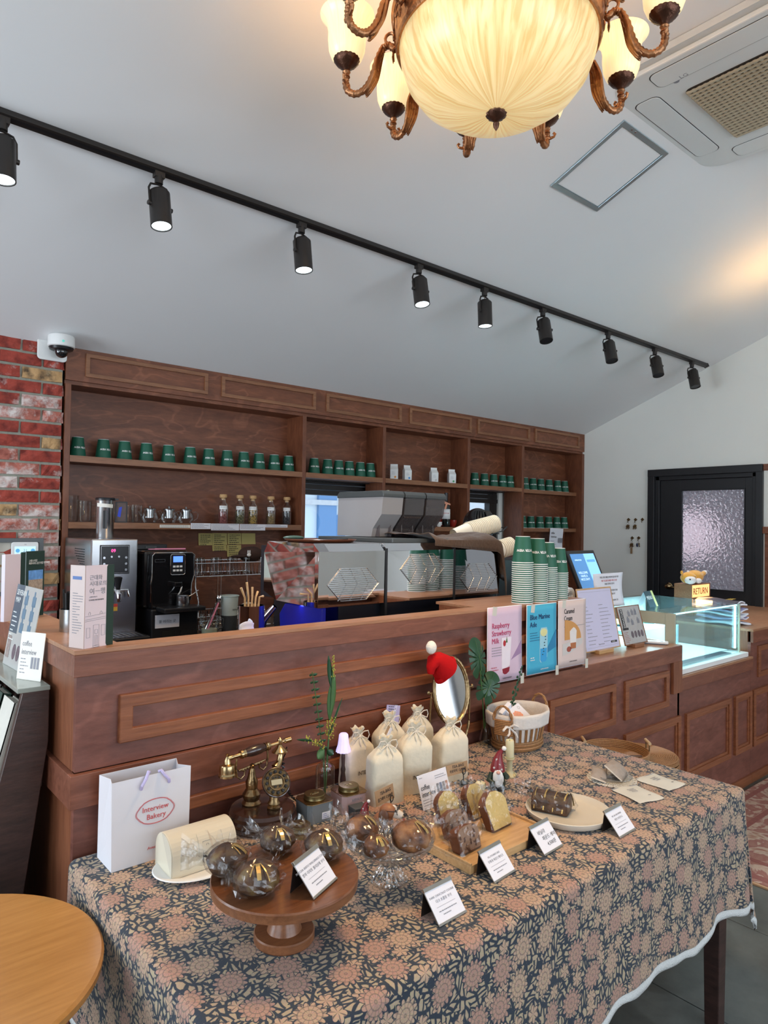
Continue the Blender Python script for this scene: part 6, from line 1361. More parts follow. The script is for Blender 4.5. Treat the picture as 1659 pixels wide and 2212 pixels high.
lp2 = warp((42, 92, 0), .024); lv2 = N.new('ShaderNodeTexVoronoi'); lv2.voronoi_dimensions = '2D'; lv2.feature = 'DISTANCE_TO_EDGE'; L.new(lp2, lv2.inputs['Vector']); lv2.inputs['Scale'].default_value = 1
sel = N.new('ShaderNodeTexNoise'); sel.inputs['Scale'].default_value = 20; L.new(uvn.outputs[0], sel.inputs['Vector'])
leafd = N.new('ShaderNodeMix'); L.new(mth('GREATER_THAN', sel.outputs['Fac'], .5), leafd.inputs[0]); L.new(lv.outputs['Distance'], leafd.inputs[2]); L.new(lv2.outputs['Distance'], leafd.inputs[3])
leafm_ = mth('MULTIPLY_ADD', leafd.outputs[0], 13.0, -1.9, True)
gate = N.new('ShaderNodeTexVoronoi'); gate.voronoi_dimensions = '2D'; gate.inputs['Scale'].default_value = 60; L.new(uvn.outputs[0], gate.inputs['Vector'])
gs = N.new('ShaderNodeSeparateColor'); L.new(gate.outputs['Color'], gs.inputs[0]); leafm_ = mth('MULTIPLY', leafm_, mth('GREATER_THAN', gs.outputs[0], .05))
bm1 = mth('MULTIPLY', bedge, 60, None, True); bm2 = mth('MULTIPLY_ADD', bedge, 60, 2.2, True)      # inside, and inside+outline
sm1 = mth('MULTIPLY', mth('MULTIPLY', sedge, 40, None, True), mth('GREATER_THAN', srand, .45)); sm2 = mth('MULTIPLY', mth('MULTIPLY_ADD', sedge, 40, 2.0, True), mth('GREATER_THAN', srand, .45))
def mixc(f, a, b_):
    n = N.new('ShaderNodeMix'); n.data_type = 'RGBA'; L.new(f, n.inputs[0])
    for i, v in ((6, a), (7, b_)):
        if isinstance(v, tuple): n.inputs[i].default_value = (*v, 1)
        else: L.new(v, n.inputs[i])
    return n.outputs[2]
DK = (.022, .034, .055); LF = (.52, .40, .26); PE = (.60, .40, .27); PK = (.54, .31, .23); OL = (.20, .15, .12)
c = mixc(leafm_, DK, LF)
c = mixc(sm2, c, DK); fl2 = mixc(mth('GREATER_THAN', svein, .75), PE, OL); c = mixc(sm1, c, fl2)
c = mixc(bm2, c, DK)
inner = mixc(mth('GREATER_THAN', brand, .5), PE, PK); inner = mixc(mth('MULTIPLY', mth('GREATER_THAN', bring, .72), .7), inner, OL); inner = mixc(mth('MULTIPLY', mth('GREATER_THAN', bvein, .82), .6), inner, OL)
c = mixc(bm1, c, inner)
fine = N.new('ShaderNodeTexNoise'); fine.inputs['Scale'].default_value = 260; L.new(uvn.outputs[0], fine.inputs['Vector'])
c2 = N.new('ShaderNodeMix'); c2.data_type = 'RGBA'; c2.blend_type = 'MULTIPLY'; c2.inputs[0].default_value = .35; L.new(c, c2.inputs[6]); L.new(fine.outputs['Color'], c2.inputs[7])
L.new(c2.outputs[2], b.inputs['Base Color']); b.inputs['Roughness'].default_value = .85; b.inputs['Sheen Weight'].default_value = .15
bp = N.new('ShaderNodeBump'); bp.inputs['Strength'].default_value = .25; bp.inputs['Distance'].default_value = .002; L.new(fine.outputs['Fac'], bp.inputs['Height']); L.new(bp.outputs[0], b.inputs['Normal'])
M['floral'] = m
CZ = TZ0+.0025; DROP = .355
def drape(u, v):
    """u, v: flat cloth coordinates in metres; returns the draped point"""
    ox = max(0, TX0-.004-u)*-1 if u < TX0-.004 else max(0, u-TX1-.004)
    oy = min(0, v-(TY0-.004))
    bx = min(max(u, TX0-.004), TX1+.004); by = max(v, TY0-.004)
    h = (abs(ox)**3+abs(oy)**3)**(1/3)
    if h < 1e-6: return Vector((u, v, CZ))
    dx, dy = ox/h, oy/h; l = math.hypot(dx, dy); dx /= l; dy /= l
    R = .016; k = min(h/R, pi/2); out = R*sin(k); dn = R*(1-cos(k)); rest = max(0, h-R*pi/2)
    s_ = (u if abs(oy) > abs(ox) else v)
    wob = .013*sin(s_*17+.6)+.008*sin(s_*31+2)+.004*sin(s_*57)
    if abs(ox) > .02 and abs(oy) > .02: wob += .022
    out += rest*(.045+wob*.9*min(1, rest*4)*1.6) if ox >= 0 else min(rest*.02, .003)
    return Vector((bx+dx*out, by+dy*out, CZ-dn-rest*(.985)))
def clothmesh():
    us = []; x = TX0-DROP
    def ax(a0, a1, e0, e1):
        P = []; q = a0
        while q < a1: P.append(q); q += .004 if (abs(q-e0) < .035 or abs(q-e1) < .035) else .014
        return P+[a1]
    U = ax(TX0-DROP, TX1+DROP, TX0, TX1); Vv = ax(TY0-DROP, TY1+.004, TY0, 9)
    vs = []; uv = []
    def hem(u): return .010*sin(u*11)+.008*sin(u*23+1)+.012*sin(u*5+2)
    for v in Vv:
        for u in U:
            uu, vv = u, v
            if v < TY0: vv = TY0+(v-TY0)*(1+hem(u)/DROP)
            if u < TX0: uu = TX0+(u-TX0)*(1+hem(v)/DROP)
            if u > TX1: uu = TX1+(u-TX1)*(1+hem(v+2)/DROP)
            vs.append(drape(uu, vv)); uv.append((u, v))
    n = len(U); fs = [(j*n+i, j*n+i+1, (j+1)*n+i+1, (j+1)*n+i) for j in range(len(Vv)-1) for i in range(n-1)]
    me = bpy.data.meshes.new('tablecloth'); me.from_pydata(vs, [], fs); ul = me.uv_layers.new(name='flat')
    for l in me.loops: ul.data[l.index].uv = uv[l.vertex_index]
    for p in me.polygons: p.use_smooth = True
    return me, U, Vv, vs
me, U, Vv, cvs = clothmesh(); me.materials.append(M['floral'])
cloth = bpy.data.objects.new('tablecloth', me); C.objects.link(cloth); tag(cloth, 'floral block-print tablecloth in peach and slate blue with white lace hem', 'tablecloth')
md = cloth.modifiers.new('s', 'SOLIDIFY'); md.thickness = .0014; md.offset = 1
# lace along the hem
nU = len(U); hemline = [cvs[j*nU] for j in range(len(Vv)-1, -1, -1)]+[cvs[i] for i in range(nU)]+[cvs[j*nU+nU-1] for j in range(len(Vv))]
P = [hemline[0]]; acc = 0
for q in hemline[1:]:
    if (q-P[-1]).length > .0035: P.append(q)
lm = MB(); vs = []; n = len(P)
for i, p in enumerate(P):
    s_ = i*.37; sc_l = .0045*abs(sin(s_*.75)); vs += [tuple(p+Vector((0, 0, .004))+Vector((0, -.0016, 0))), tuple(p+Vector((0, -.002+.001*sin(i*1.3), -.010))), tuple(p+Vector((0, -.002, -.0155-sc_l)))]
lm.add(vs, [(3*i+k, 3*i+3+k, 3*i+4+k, 3*i+1+k) for i in range(n-1) for k in (0, 1)])
lacem = mat('white_lace', (.72, .72, .70), .9, noise_amt=.2, scale=300, bump=.6)
obj('lace_trim', lm, lacem, cloth, solid=.0012, smooth=True)
Z = CZ+.0016

# ================================================================ WOODEN ROUND TABLE, RUG, RATTAN
rt_ = thing('round_table', 'round orange-brown wooden cafe table at the lower left corner', 'table', (.202, 1.508, 0))
honey = wood('honey_veneer', (.38, .17, .045), (.56, .28, .085), .28, (1.2, 14, 14), .5, coat=.35, bump=.05)
obj('tabletop', MB().lathe([(.001, .675), (.295, .675), (.302, .681), (.303, .694), (.298, .70), (.001, .70)], 72), honey, rt_, smooth=True)
obj('pedestal', MB().lathe([(.03, .012), (.028, .6), (.06, .674)], 24), M['blackm'], rt_, smooth=True); obj('foot_plate', MB().lathe([(.21, 0), (.21, .008), (.05, .02), (.001, .02)], 40), M['blackm'], rt_, smooth=True)
m, t, b, N, L = nt('persian_rug'); tc = N.new('ShaderNodeTexCoord'); 
v1 = N.new('ShaderNodeTexVoronoi'); v1.inputs['Scale'].default_value = 14; v1.feature = 'SMOOTH_F1'; n1 = N.new('ShaderNodeTexNoise'); n1.inputs['Scale'].default_value = 9; n1.inputs['Detail'].default_value = 5; n1.inputs['Distortion'].default_value = 1.5
L.new(tc.outputs['Object'], v1.inputs['Vector']); L.new(tc.outputs['Object'], n1.inputs['Vector'])
r = N.new('ShaderNodeValToRGB'); els = [(0, (.20, .06, .05)), (.42, (.30, .13, .10)), (.5, (.44, .30, .22)), (.58, (.50, .38, .30)), (.64, (.30, .12, .10)), (1, (.42, .27, .20))]
r.color_ramp.elements[0].color = (*els[0][1], 1); r.color_ramp.elements[1].color = (*els[-1][1], 1)
for p_, c_ in els[1:-1]: e = r.color_ramp.elements.new(p_); e.color = (*c_, 1)
ad = N.new('ShaderNodeMath'); ad.operation = 'MULTIPLY_ADD'; L.new(v1.outputs['Distance'], ad.inputs[0]); ad.inputs[1].default_value = .25; L.new(n1.outputs['Fac'], ad.inputs[2]); L.new(ad.outputs[0], r.inputs[0])
L.new(r.outputs[0], b.inputs['Base Color']); b.inputs['Roughness'].default_value = .95
rug = thing('rug', 'faded pinkish red oriental rug on the slate floor beside the counter', 'rug', (4.2, .4, .001))
obj('pile', MB().box(-.97, 1.6, -1.5, 1.30, 0, .009), m, rug)
bd = MB()
for x0, x1 in ((-.94, -.90), (-.78, -.75)): bd.box(x0, x1, -1.5, 1.27, .009, .0098)
for y0, y1 in ((1.235, 1.265), (1.08, 1.11)): bd.box(-.90, 1.6, y0, y1, .009, .0098)
obj('border_stripe', bd, mat('rug_rose', (.27, .10, .085), .95, noise_amt=.2, scale=60), rug)['kind'] = 'stuff'
obj('fringe_edge', MB().box(-.985, -.97, -1.5, 1.30, 0, .007), mat('rug_tan_edge', (.48, .30, .17), .95), rug)
def coil(m, r_, z, n_turn, dr=.0052, rr=.0026):
    pts = []; k = 0
    while True:
        a = k*.25; q = .004+dr*a/(2*pi)
        if q > r_: break
        pts.append((q*cos(a), q*sin(a), z)); k += 1
    m.tube(pts, rr, 5)
rs_ = thing('rattan_stool', 'round honey rattan basket table with a coiled top behind the display table', 'basket', (2.80, 1.535, 0))
m = MB(); coil(m, .152, .575, 30, .0072, .0038); obj('coiled_lid', m, M['wicker'], rs_, smooth=True)['kind'] = 'stuff'
obj('lid_disc', MB().cyl(.152, .560, .573, 40), M['wicker'], rs_)
m = MB()
for k in range(52): m.tube([((.150+.012*sin(pi*k/51))*cos(i*pi/18), (.150+.012*sin(pi*k/51))*sin(i*pi/18), .02+.0104*k) for i in range(36)], .0046, 5, closed=True)
obj('woven_wall', m, M['wicker'], rs_, smooth=True)['kind'] = 'stuff'
obj('loop_handle', MB().tube([(.155, -.03, .52), (.175, -.02, .55), (.18, 0, .555), (.172, .015, .53), (.157, .02, .51)], .005, 8), M['wicker'], rs_, smooth=True)
ry = thing('rattan_tray', 'round rattan tray with two wooden bar handles on the rattan basket table', 'tray', (2.635, 1.56, .584))
m = MB(); coil(m, .125, .004, 24, .0072, .0038)
for k in range(6): m.tube([((.128+.0012*k)*cos(i*pi/20), (.128+.0012*k)*sin(i*pi/20), .006+.0066*k) for i in range(40)], .0040, 6, closed=True)
obj('coiled_tray', m, M['wicker'], ry, smooth=True)['kind'] = 'stuff'; obj('tray_bottom', MB().cyl(.125, 0, .003, 36), M['wicker'], ry)
for a in (2.36, -.78):
    T = RZ(a) @ TR(.132, 0, 0)
    hm = MB().tube([T @ Vector(p) for p in ((0, -.03, .075), (0, .03, .075))], .0065, 10); obj('bar_handle', hm, mat('pale_handle_wood', (.60, .40, .22), .5) if 'pale_handle_wood' not in bpy.data.materials else bpy.data.materials['pale_handle_wood'], ry, smooth=True)
    for y in (-.022, .022): obj('handle_post', MB().tube([T @ Vector((0, y, .03)), T @ Vector((0, y, .075))], .0028, 6), M['brassd'], ry)
sc2 = thing('scissors', 'scissors with dark handles lying in the rattan tray', 'scissors', (2.66, 1.53, .5955), -.8); obj('blades', MB().box(-.01, .07, -.004, .004, 0, .003).box(-.01, .07, -.006, .002, .0031, .005, RZ(.12)), M['steel'], sc2)
obj('grips', MB().tube([(-.03+.016*cos(a*pi/6), .012+.01*sin(a*pi/6), .003) for a in range(12)], .003, 6, closed=True).tube([(-.03+.016*cos(a*pi/6), -.012+.01*sin(a*pi/6), .003) for a in range(12)], .003, 6, closed=True), M['black'], sc2)

# ================================================================ THINGS ON THE TABLE
bag = thing('paper_bag', 'white paper carrier bag with a red bakery emblem at the left end of the table', 'bag', (.662, 1.655, Z))
whb = mat('white_bag_paper', (.74, .73, .77), .5, noise_amt=.01)
w, d, h = .093, .048, .204
bmv = [(-w, -d, 0), (w, -d, 0), (w, d, 0), (-w, d, 0), (-w-.003, -d, h), (w+.003, -d, h), (w+.003, d*.75, h-.004), (-w-.003, d*.75, h-.004), (-w+.004, 0, .045), (w-.004, 0, .045), (-w+.010, -.002, h-.006), (w-.010, -.002, h-.006)]
obj('bag_body', MB().add(bmv, [(0, 3, 2, 1), (0, 1, 5, 4), (2, 3, 7, 6), (0, 4, 10, 8), (3, 8, 10, 7), (0, 8, 3), (1, 9, 11, 5), (2, 6, 11, 9), (1, 2, 9)]), whb, bag, solid=.0012)
lilac = mat('lilac_cord', (.55, .50, .78), .7, noise_amt=.15, scale=200)
obj('cord_handle', MB().tube([(-.028, -d-.003, h-.028), (-.030, -d-.012, h-.018), (-.020, -d-.010, h-.004), (-.012, -d-.004, h+.010), (-.008, -d+.002, h+.006)], .0038, 8), lilac, bag, smooth=True)
obj('cord_handle', MB().tube([(.040, -d-.003, h-.026), (.036, -d-.010, h-.016), (.026, -d-.008, h-.004), (.020, -d-.002, h+.006), (.015, -d+.002, h+.003)], .0038, 8), lilac, bag, smooth=True)
redi = mat('emblem_red', (.60, .07, .09), .5)
text('Interview', .0175, redi, bag, (.008, -d-.0018, .118), align='CENTER', sx=.95, rot=(pi/2, 0, 0)); text('Bakery', .0175, redi, bag, (.010, -d-.0018, .099), align='CENTER', sx=.95)
def cloud(k, n=60): return [(.008+k*.042*cos(a)*(1+.16*abs(cos(a))**6)*(1 if abs(cos(a)) < .72 else .94), -d-.0014, .116+k*.030*sin(a)*(1+.06*cos(2*a))*(1 if abs(sin(a)) > .42 else .92)) for a in [2*pi*i/n for i in range(n)]]
obj('emblem_outline', MB().tube(cloud(1.0), .00055, 4, closed=True).tube(cloud(1.05), .0004, 4, closed=True), redi, bag)['kind'] = 'stuff'
text('Avec', .010, redi, bag, (-.010, -d-.0018, .028))
op = thing('oval_plate', 'cream oval plate under the arched paper box', 'plate', (.735, 1.505, Z), .0)
obj('dish', MB().lathe([(.001, 0), (.06, 0), (.078, .004), (.096, .012), (.094, .014), (.06, .005), (.001, .004)], 44, Matrix.Diagonal((1.12, .86, 1, 1))), M['cupw'], op, smooth=True)
obj('foot_ring', MB().lathe([(.05, -.0005), (.055, -.0005), (.055, .001), (.05, .001)], 36), M['cupw'], op)
bx = thing('arched_box', 'cream arched paper cake box with a split end on the oval plate', 'box', (.742, 1.525, Z+.0055))
prf = [(-.048, 0), (.048, 0)]+[(.048*cos(a*pi/16), .042+.046*sin(a*pi/16)) for a in range(17)]
Tb = Matrix(((0, 0, 1, 0), (1, 0, 0, 0), (0, 1, 0, 0), (0, 0, 0, 1)))
crb = mat('cream_box_card', (.70, .64, .50), .55, noise_amt=.015)
obj('box_shell', MB().prism(prf, -.084, .076, Tb), crb, bx, bevel=.0008, smooth=False)
obj('end_flap', MB().prism([(y*.98, z*.98+.001) for y, z in prf if y < .012], -.086, -.084, Tb), mat('box_flap_card', (.60, .55, .44), .6), bx)
obj('printed_tag', MB().grid(lambda u, v: (-.02+.045*u, -.0485+.012*0-.0*u, .022+.05*v) if v < .4 else (-.02+.045*u, -.0488*cos((v-.4)*1.5), .042+.047*sin((v-.4)*1.5)), 2, 10), crb, bx, solid=.0006)
seg2 = MB(); seg2.tube([(-.01, -.0494, .02), (-.01, -.0494, .042), (-.01, -.044, .064), (.012, -.044, .064), (.012, -.0494, .042), (.012, -.0494, .02)], .0004, 4); seg2.tube([(.001+.003*cos(a), -.047, .056+.003*sin(a)) for a in range(7)], .0004, 4); obj('tag_outline', seg2, M['inkg'], bx)['kind'] = 'stuff'

# ---- antique telephone
ph = thing('antique_telephone', 'antique style dark wooden telephone with brass handset and round dial', 'telephone', (.971, 1.618, Z))
dwd = mat('dark_polished_wood', (.040, .018, .013), .18, noise_amt=.3, scale=8, coat=.4)
obj('base', MB().lathe([(.001, 0), (.088, 0), (.091, .005), (.088, .012), (.093, .018), (.093, .024), (.088, .030), (.089, .040), (.083, .048), (.05, .053), (.001, .054)], 56), dwd, ph, smooth=True, ang=30)
obj('column', MB().lathe([(.024, .052), (.026, .058), (.020, .066), (.023, .074), (.024, .082), (.019, .090), (.015, .096), (.0165, .115), (.011, .128), (.009, .140), (.006, .150), (.008, .158), (.001, .163)], 28, TR(-.025, .015, 0)), M['brassd'], ph, smooth=True, ang=30)
crm = MB(); cx, cy, cz = -.025, .015, .155
crm.tube([(cx-.040, cy, cz-.004), (cx, cy, cz+.002), (cx+.040, cy, cz+.008)], .003, 7)
for s_ in (-1, 1):
    x = cx+s_*.034; z = cz+s_*.005
    crm.tube([(x-.012, cy, z+.000), (x-.011, cy, z-.014), (x, cy, z-.022), (x+.011, cy, z-.014), (x+.012*1, cy, z+.004)], .0026, 7)
    crm.tube([(x+s_*.012, cy, z-.004), (x+s_*.014, cy, z+.012), (x+s_*.012, cy, z+.034)], .0028, 7)
    for q in (-.028, -.02, -.012): crm.ell((cx+s_*abs(q), cy, cz+s_*abs(q)*.15), (.0042, .0042, .0042), 8, 6)
obj('cradle', crm, M['brassd'], ph, smooth=True)
HT = TR(cx+.008, cy, .196) @ RY(-.075)
obj('handset_grip', MB().lathe([(.010, -.030), (.0135, -.015), (.0145, 0), (.0135, .015), (.010, .030)], 24, HT @ RY(pi/2)), dwd, ph, smooth=True)
hb1 = MB().lathe([(.0055, -.082), (.0065, -.07), (.0055, -.066), (.0055, -.046), (.011, -.044), (.012, -.038), (.009, -.036), (.0115, -.030), (.001, -.028)], 20, HT @ RY(pi/2), cap1=False); obj('handset_bar', hb1, M['brass'], ph, smooth=True, ang=30); hb1 = MB().lathe([(.0115, .030), (.009, .036), (.012, .038), (.011, .044), (.0045, .048), (.0045, .09), (.0075, .094), (.008, .112), (.001, .113)], 20, HT @ RY(pi/2), cap0=False); obj('handset_bar', hb1, M['brass'], ph, smooth=True, ang=30)
obj('earpiece', MB().lathe([(.001, .014), (.006, .012), (.004, .006), (.008, -.002), (.010, -.012), (.019, -.015), (.0205, -.018), (.0205, -.036), (.023, -.040), (.023, -.045), (.015, -.049), (.001, -.050)], 28, HT @ TR(-.082, 0, 0) @ RY(.075)), M['brass'], ph, smooth=True, ang=30)
obj('mouthpiece', MB().lathe([(.001, .014), (.006, .010), (.008, 0), (.006, -.006), (.010, -.012), (.018, -.018), (.0225, -.022), (.0225, -.026), (.012, -.028)], 28, HT @ TR(.078, 0, 0) @ RY(.075)).tube([HT @ Vector(p) for p in ((.078, 0, -.02), (.078, 0, -.036), (.070, -.004, -.052), (.055, -.008, -.062))], [.008, .0085, .009, .012], 12), M['brass'], ph, smooth=True, ang=30)
DT = TR(.005, -.058, .125) @ RZ(radians(-14)) @ RX(radians(58))
obj('dial_stem', MB().lathe([(.016, .052), (.018, .058), (.013, .062), (.017, .068), (.012, .076), (.012, .10)], 24, TR(.008, -.045, 0)), M['brassd'], ph, smooth=True)
obj('dial_housing', MB().lathe([(.001, -.020), (.024, -.018), (.036, -.006), (.0385, .002), (.0375, .006), (.034, .007)], 40, DT, cap1=False), dwd, ph, smooth=True)
dl = obj('dial_plate', MB().lathe([(.001, .0065), (.018, .0065), (.019, .0085), (.021, .0085), (.022, .0065), (.033, .0065), (.0345, .008), (.0355, .0065)], 40, DT), M['brassd'], ph, smooth=True, ang=30)
for k in range(12):
    a = pi/2-2*pi*k/12; obj('push_button', MB().lathe([(.0042, .0065), (.0042, .0095), (.0034, .011), (.001, .0113)], 12, DT @ TR(.0268*cos(a), .0268*sin(a), 0)), M['black'], dl, smooth=True)
obj('lcd_window', MB().box(-.0145, .0145, -.007, .006, .0066, .0090, DT), mat('lcd_olive', (.42, .38, .25), .3), dl); obj('small_keys', MB().box(-.010, -.005, .009, .013, .0066, .009, DT).box(-.002, .003, .010, .014, .0066, .009, DT).box(.006, .011, .009, .013, .0066, .009, DT).box(-.008, -.002, -.013, -.009, .0066, .009, DT).box(.006, .011, -.013, -.009, .0066, .009, DT), M['black'], dl)['kind'] = 'stuff'
cpts = []; path = [Vector(p) for p in ((.082, .012, .185), (.083, .02, .165), (.080, .03, .145), (.090, .035, .09), (.105, .03, .045), (.135, .02, .012))]
cc = MB(); cc.tube([tuple(p) for p in path[:3]], .002, 6)
for i in range(2, 5):
    for k in range(16):
        p = path[i].lerp(path[i+1], k/16); a = k*1.9; cpts.append((p.x+.004*cos(a), p.y+.004*sin(a), p.z))
cc.tube(cpts, .0024, 5); obj('curly_cord', cc, M['black'], ph, smooth=True)

# ---- ribbed glass vase with stems
vs_ = thing('glass_vase', 'ribbed clear glass bottle vase beside the telephone', 'vase', (1.205, 1.656, Z))
obj('ribbed_body', MB().lathe([(.001, .002), (.024, .002), (.027, .008), (.027, .088), (.024, .096), (.014, .101), (.012, .105), (.012, .113), (.016, .116), (.016, .119)], 72, cap0=False, cap1=False, fn=lambda a, r_, z: 1+.035*cos(24*a) if .004 < z < .095 and r_ > .02 else 1), M['glass'], vs_, smooth=True)
obj('thick_base', MB().lathe([(.001, .002), (.025, .002), (.025, .009), (.001, .010)], 36), M['glass'], vs_, smooth=True)
fl = thing('flower_stems', 'mixed green eucalyptus and yellow blossom stems standing in the glass vase', 'plant', (1.205, 1.656, Z+.012))
sm_ = MB(); sm_.tube([(0, 0, .0), (-.01, 0, .12), (-.035, -.004, .26), (-.055, -.004, .365)], .0013, 6); sm_.tube([(.002, 0, 0), (.006, 0, .12), (.012, -.004, .22), (.020, -.004, .37)], .0016, 6); sm_.tube([(-.002, 0, .02), (-.012, -.01, .13), (-.05, -.02, .165), (-.085, -.025, .185)], .0014, 6); sm_.tube([(.004, 0, .02), (.012, 0, .16), (.045, -.008, .255)], .0012, 6)
obj('stem', sm_, M['leaf2'], fl, smooth=True)
def leafm2(m, p, q, w, n=8, curl=.1):
    p, q = Vector(p), Vector(q); d_ = q-p; s_ = d_.cross(Vector((.3, 1, .1))).normalized(); nn = s_.cross(d_).normalized()
    m.grid(lambda u, v: p+d_*v+s_*((u-.5)*2*w*sin(pi*min(1, v*.96+.02))**.8)+nn*(curl*d_.length*(v*(1-v))+abs(u-.5)*w*.5), 4, n)
for p, q, w_ in (((.010, -.004, .215), (.024, -.008, .345), .013), ((.018, -.004, .30), (.006, .0, .405), .008), ((.014, 0, .17), (.052, -.010, .275), .004), ((-.012, -.012, .135), (-.040, -.02, .115), .014), ((.0, -.01, .13), (.014, -.02, .115), .010), ((-.06, -.02, .17), (-.115, -.02, .185), .004)):
    m = MB(); leafm2(m, p, q, w_); obj('leaf', m, M['leaf2'] if w_ > .010 else M['leaf'], fl, smooth=True, solid=.0006)
for k in range(11):
    z = .135+.022*k; cx = -.012-.044*((z-.12)/.245); m = MB()
    for s_ in (-1, 1): leafm2(m, (cx, -.004, z), (cx+s_*.014, -.010, z+.004), .0045, 5)
    obj('small_leaf', m, M['leaf'], fl, smooth=True, solid=.0005)
bl = MB(); rnd3 = random.Random(3)
for k in range(60):
    f = rnd3.random(); x, z = .012+.006*f, .16+.06*f; bl.ell((x+rnd3.uniform(-.014, .014), rnd3.uniform(-.014, .006), z+rnd3.uniform(-.006, .006)), (.0022, .0022, .0026), 6, 4)
for k in range(46):
    f = rnd3.random(); bl.ell((-.02-.07*f+rnd3.uniform(-.006, .006), -.02+rnd3.uniform(-.008, .006), .150+.036*f+rnd3.uniform(-.009, .009)), (.002, .002, .0026), 6, 4)
for k in range(34):
    f = rnd3.random(); bl.ell((.021+rnd3.uniform(-.006, .006)*(1-f), -.004+rnd3.uniform(-.005, .005), .335+.07*f), (.0018, .0018, .003), 6, 4)
obj('blossom', bl, M['yel'], fl)['kind'] = 'stuff'

# ---- tea tins
def tin(x, y, label, body, rz, hh=.050, w_=.041, txt=None):
    t_ = thing('tea_tin', label, 'tin', (x, y, Z), rz); q = .011
    oct_ = [(-w_+q, -w_), (w_-q, -w_), (w_, -w_+q), (w_, w_-q), (w_-q, w_), (-w_+q, w_), (-w_, w_-q), (-w_, -w_+q)]
    obj('body', MB().prism(oct_, 0, hh), body, t_, bevel=.001); obj('top_plate', MB().prism([(a*1.03, c_*1.03) for a, c_ in oct_], hh, hh+.002), M['brassd'], t_, bevel=.0006)
    obj('lid', MB().lathe([(.029, hh+.002), (.030, hh+.004), (.029, hh+.006), (.029, hh+.014), (.0275, hh+.016), (.001, hh+.016)], 40), mat('olive_gold', (.20, .155, .07), .32, metal=.9) if 'olive_gold' not in bpy.data.materials else bpy.data.materials['olive_gold'], t_, smooth=True, ang=30)
    obj('embossed_script', MB().tube([(-.013, 0, hh+.0162), (-.008, .005, hh+.0162), (-.003, -.003, hh+.0162), (.003, .005, hh+.0162), (.008, -.002, hh+.0162), (.014, .004, hh+.0162)], .0012, 5).tube([(-.012, -.006, hh+.0162), (.01, -.005, hh+.0162)], .0008, 5), M['brass'], t_, smooth=True)['kind'] = 'stuff'
    if hh > .03: 
        obj('label', MB().box(.0, .026, -.0008, 0, .008, .026, TR(0, -w_, 0)), M['paper'], t_); lines(3, .003, .023, .022, .005, .0018, mat('blue_ink', (.05, .08, .3), .6) if 'blue_ink' not in bpy.data.materials else bpy.data.materials['blue_ink'], t_, TR(0, -w_-.0009, 0) @ RX(pi/2))
    return t_
tin(1.104, 1.565, 'grey-blue octagonal tea tin with gold screw lid beside the telephone', mat('grey_blue_tin', (.16, .18, .19), .4), radians(-4))
t_ = tin(1.215, 1.555, 'pale pink octagonal tea tin with gold lid in front of the small lamp', mat('pink_tin', (.50, .34, .33), .4), radians(-6)); text('KEWAI', .011, M['inkg'], t_, (-.014, -.0415, .034))
tin(1.005, 1.488, 'low gold tea tin half hidden behind the wrapped pastries', mat('gold_tin', (.28, .20, .08), .35, metal=.8), .2, .018, .034)
nb = thing('dark_box', 'small dark charcoal box below the pink tea tin', 'box', (1.192, 1.480, Z), -.1); obj('box', MB().box(-.022, .022, -.018, .018, 0, .030), mat('charcoal_box', (.035, .045, .055), .5), nb, bevel=.001); obj('lid_edge', MB().box(-.0225, .0225, -.0185, .0185, .030, .036), M['darkgrey'], nb, bevel=.001)
lm_ = thing('small_lamp', 'tiny table lamp with a glowing lilac white scalloped shade', 'lamp', (1.253, 1.632, Z))
obj('stand', MB().lathe([(.016, 0), (.016, .004), (.007, .010), (.009, .05), (.006, .07), (.0075, .08), (.005, .09), (.006, .115), (.0045, .135), (.001, .14)], 20), M['darkwood'], lm_, smooth=True)
obj('shade', MB().lathe([(.0215, .132), (.0205, .139), (.017, .152), (.0145, .170), (.0135, .182), (.010, .186), (.001, .187)], 48, cap0=False, fn=lambda a, r_, z: 1+.06*cos(12*a)*(1 if z < .145 else .3)), emis('lilac_shade', (.52, .45, .80), .95), lm_, smooth=True)
light('lamp_glow', 'POINT', (1.253, 1.632, Z+.120), .08, (.8, .75, 1), .01)

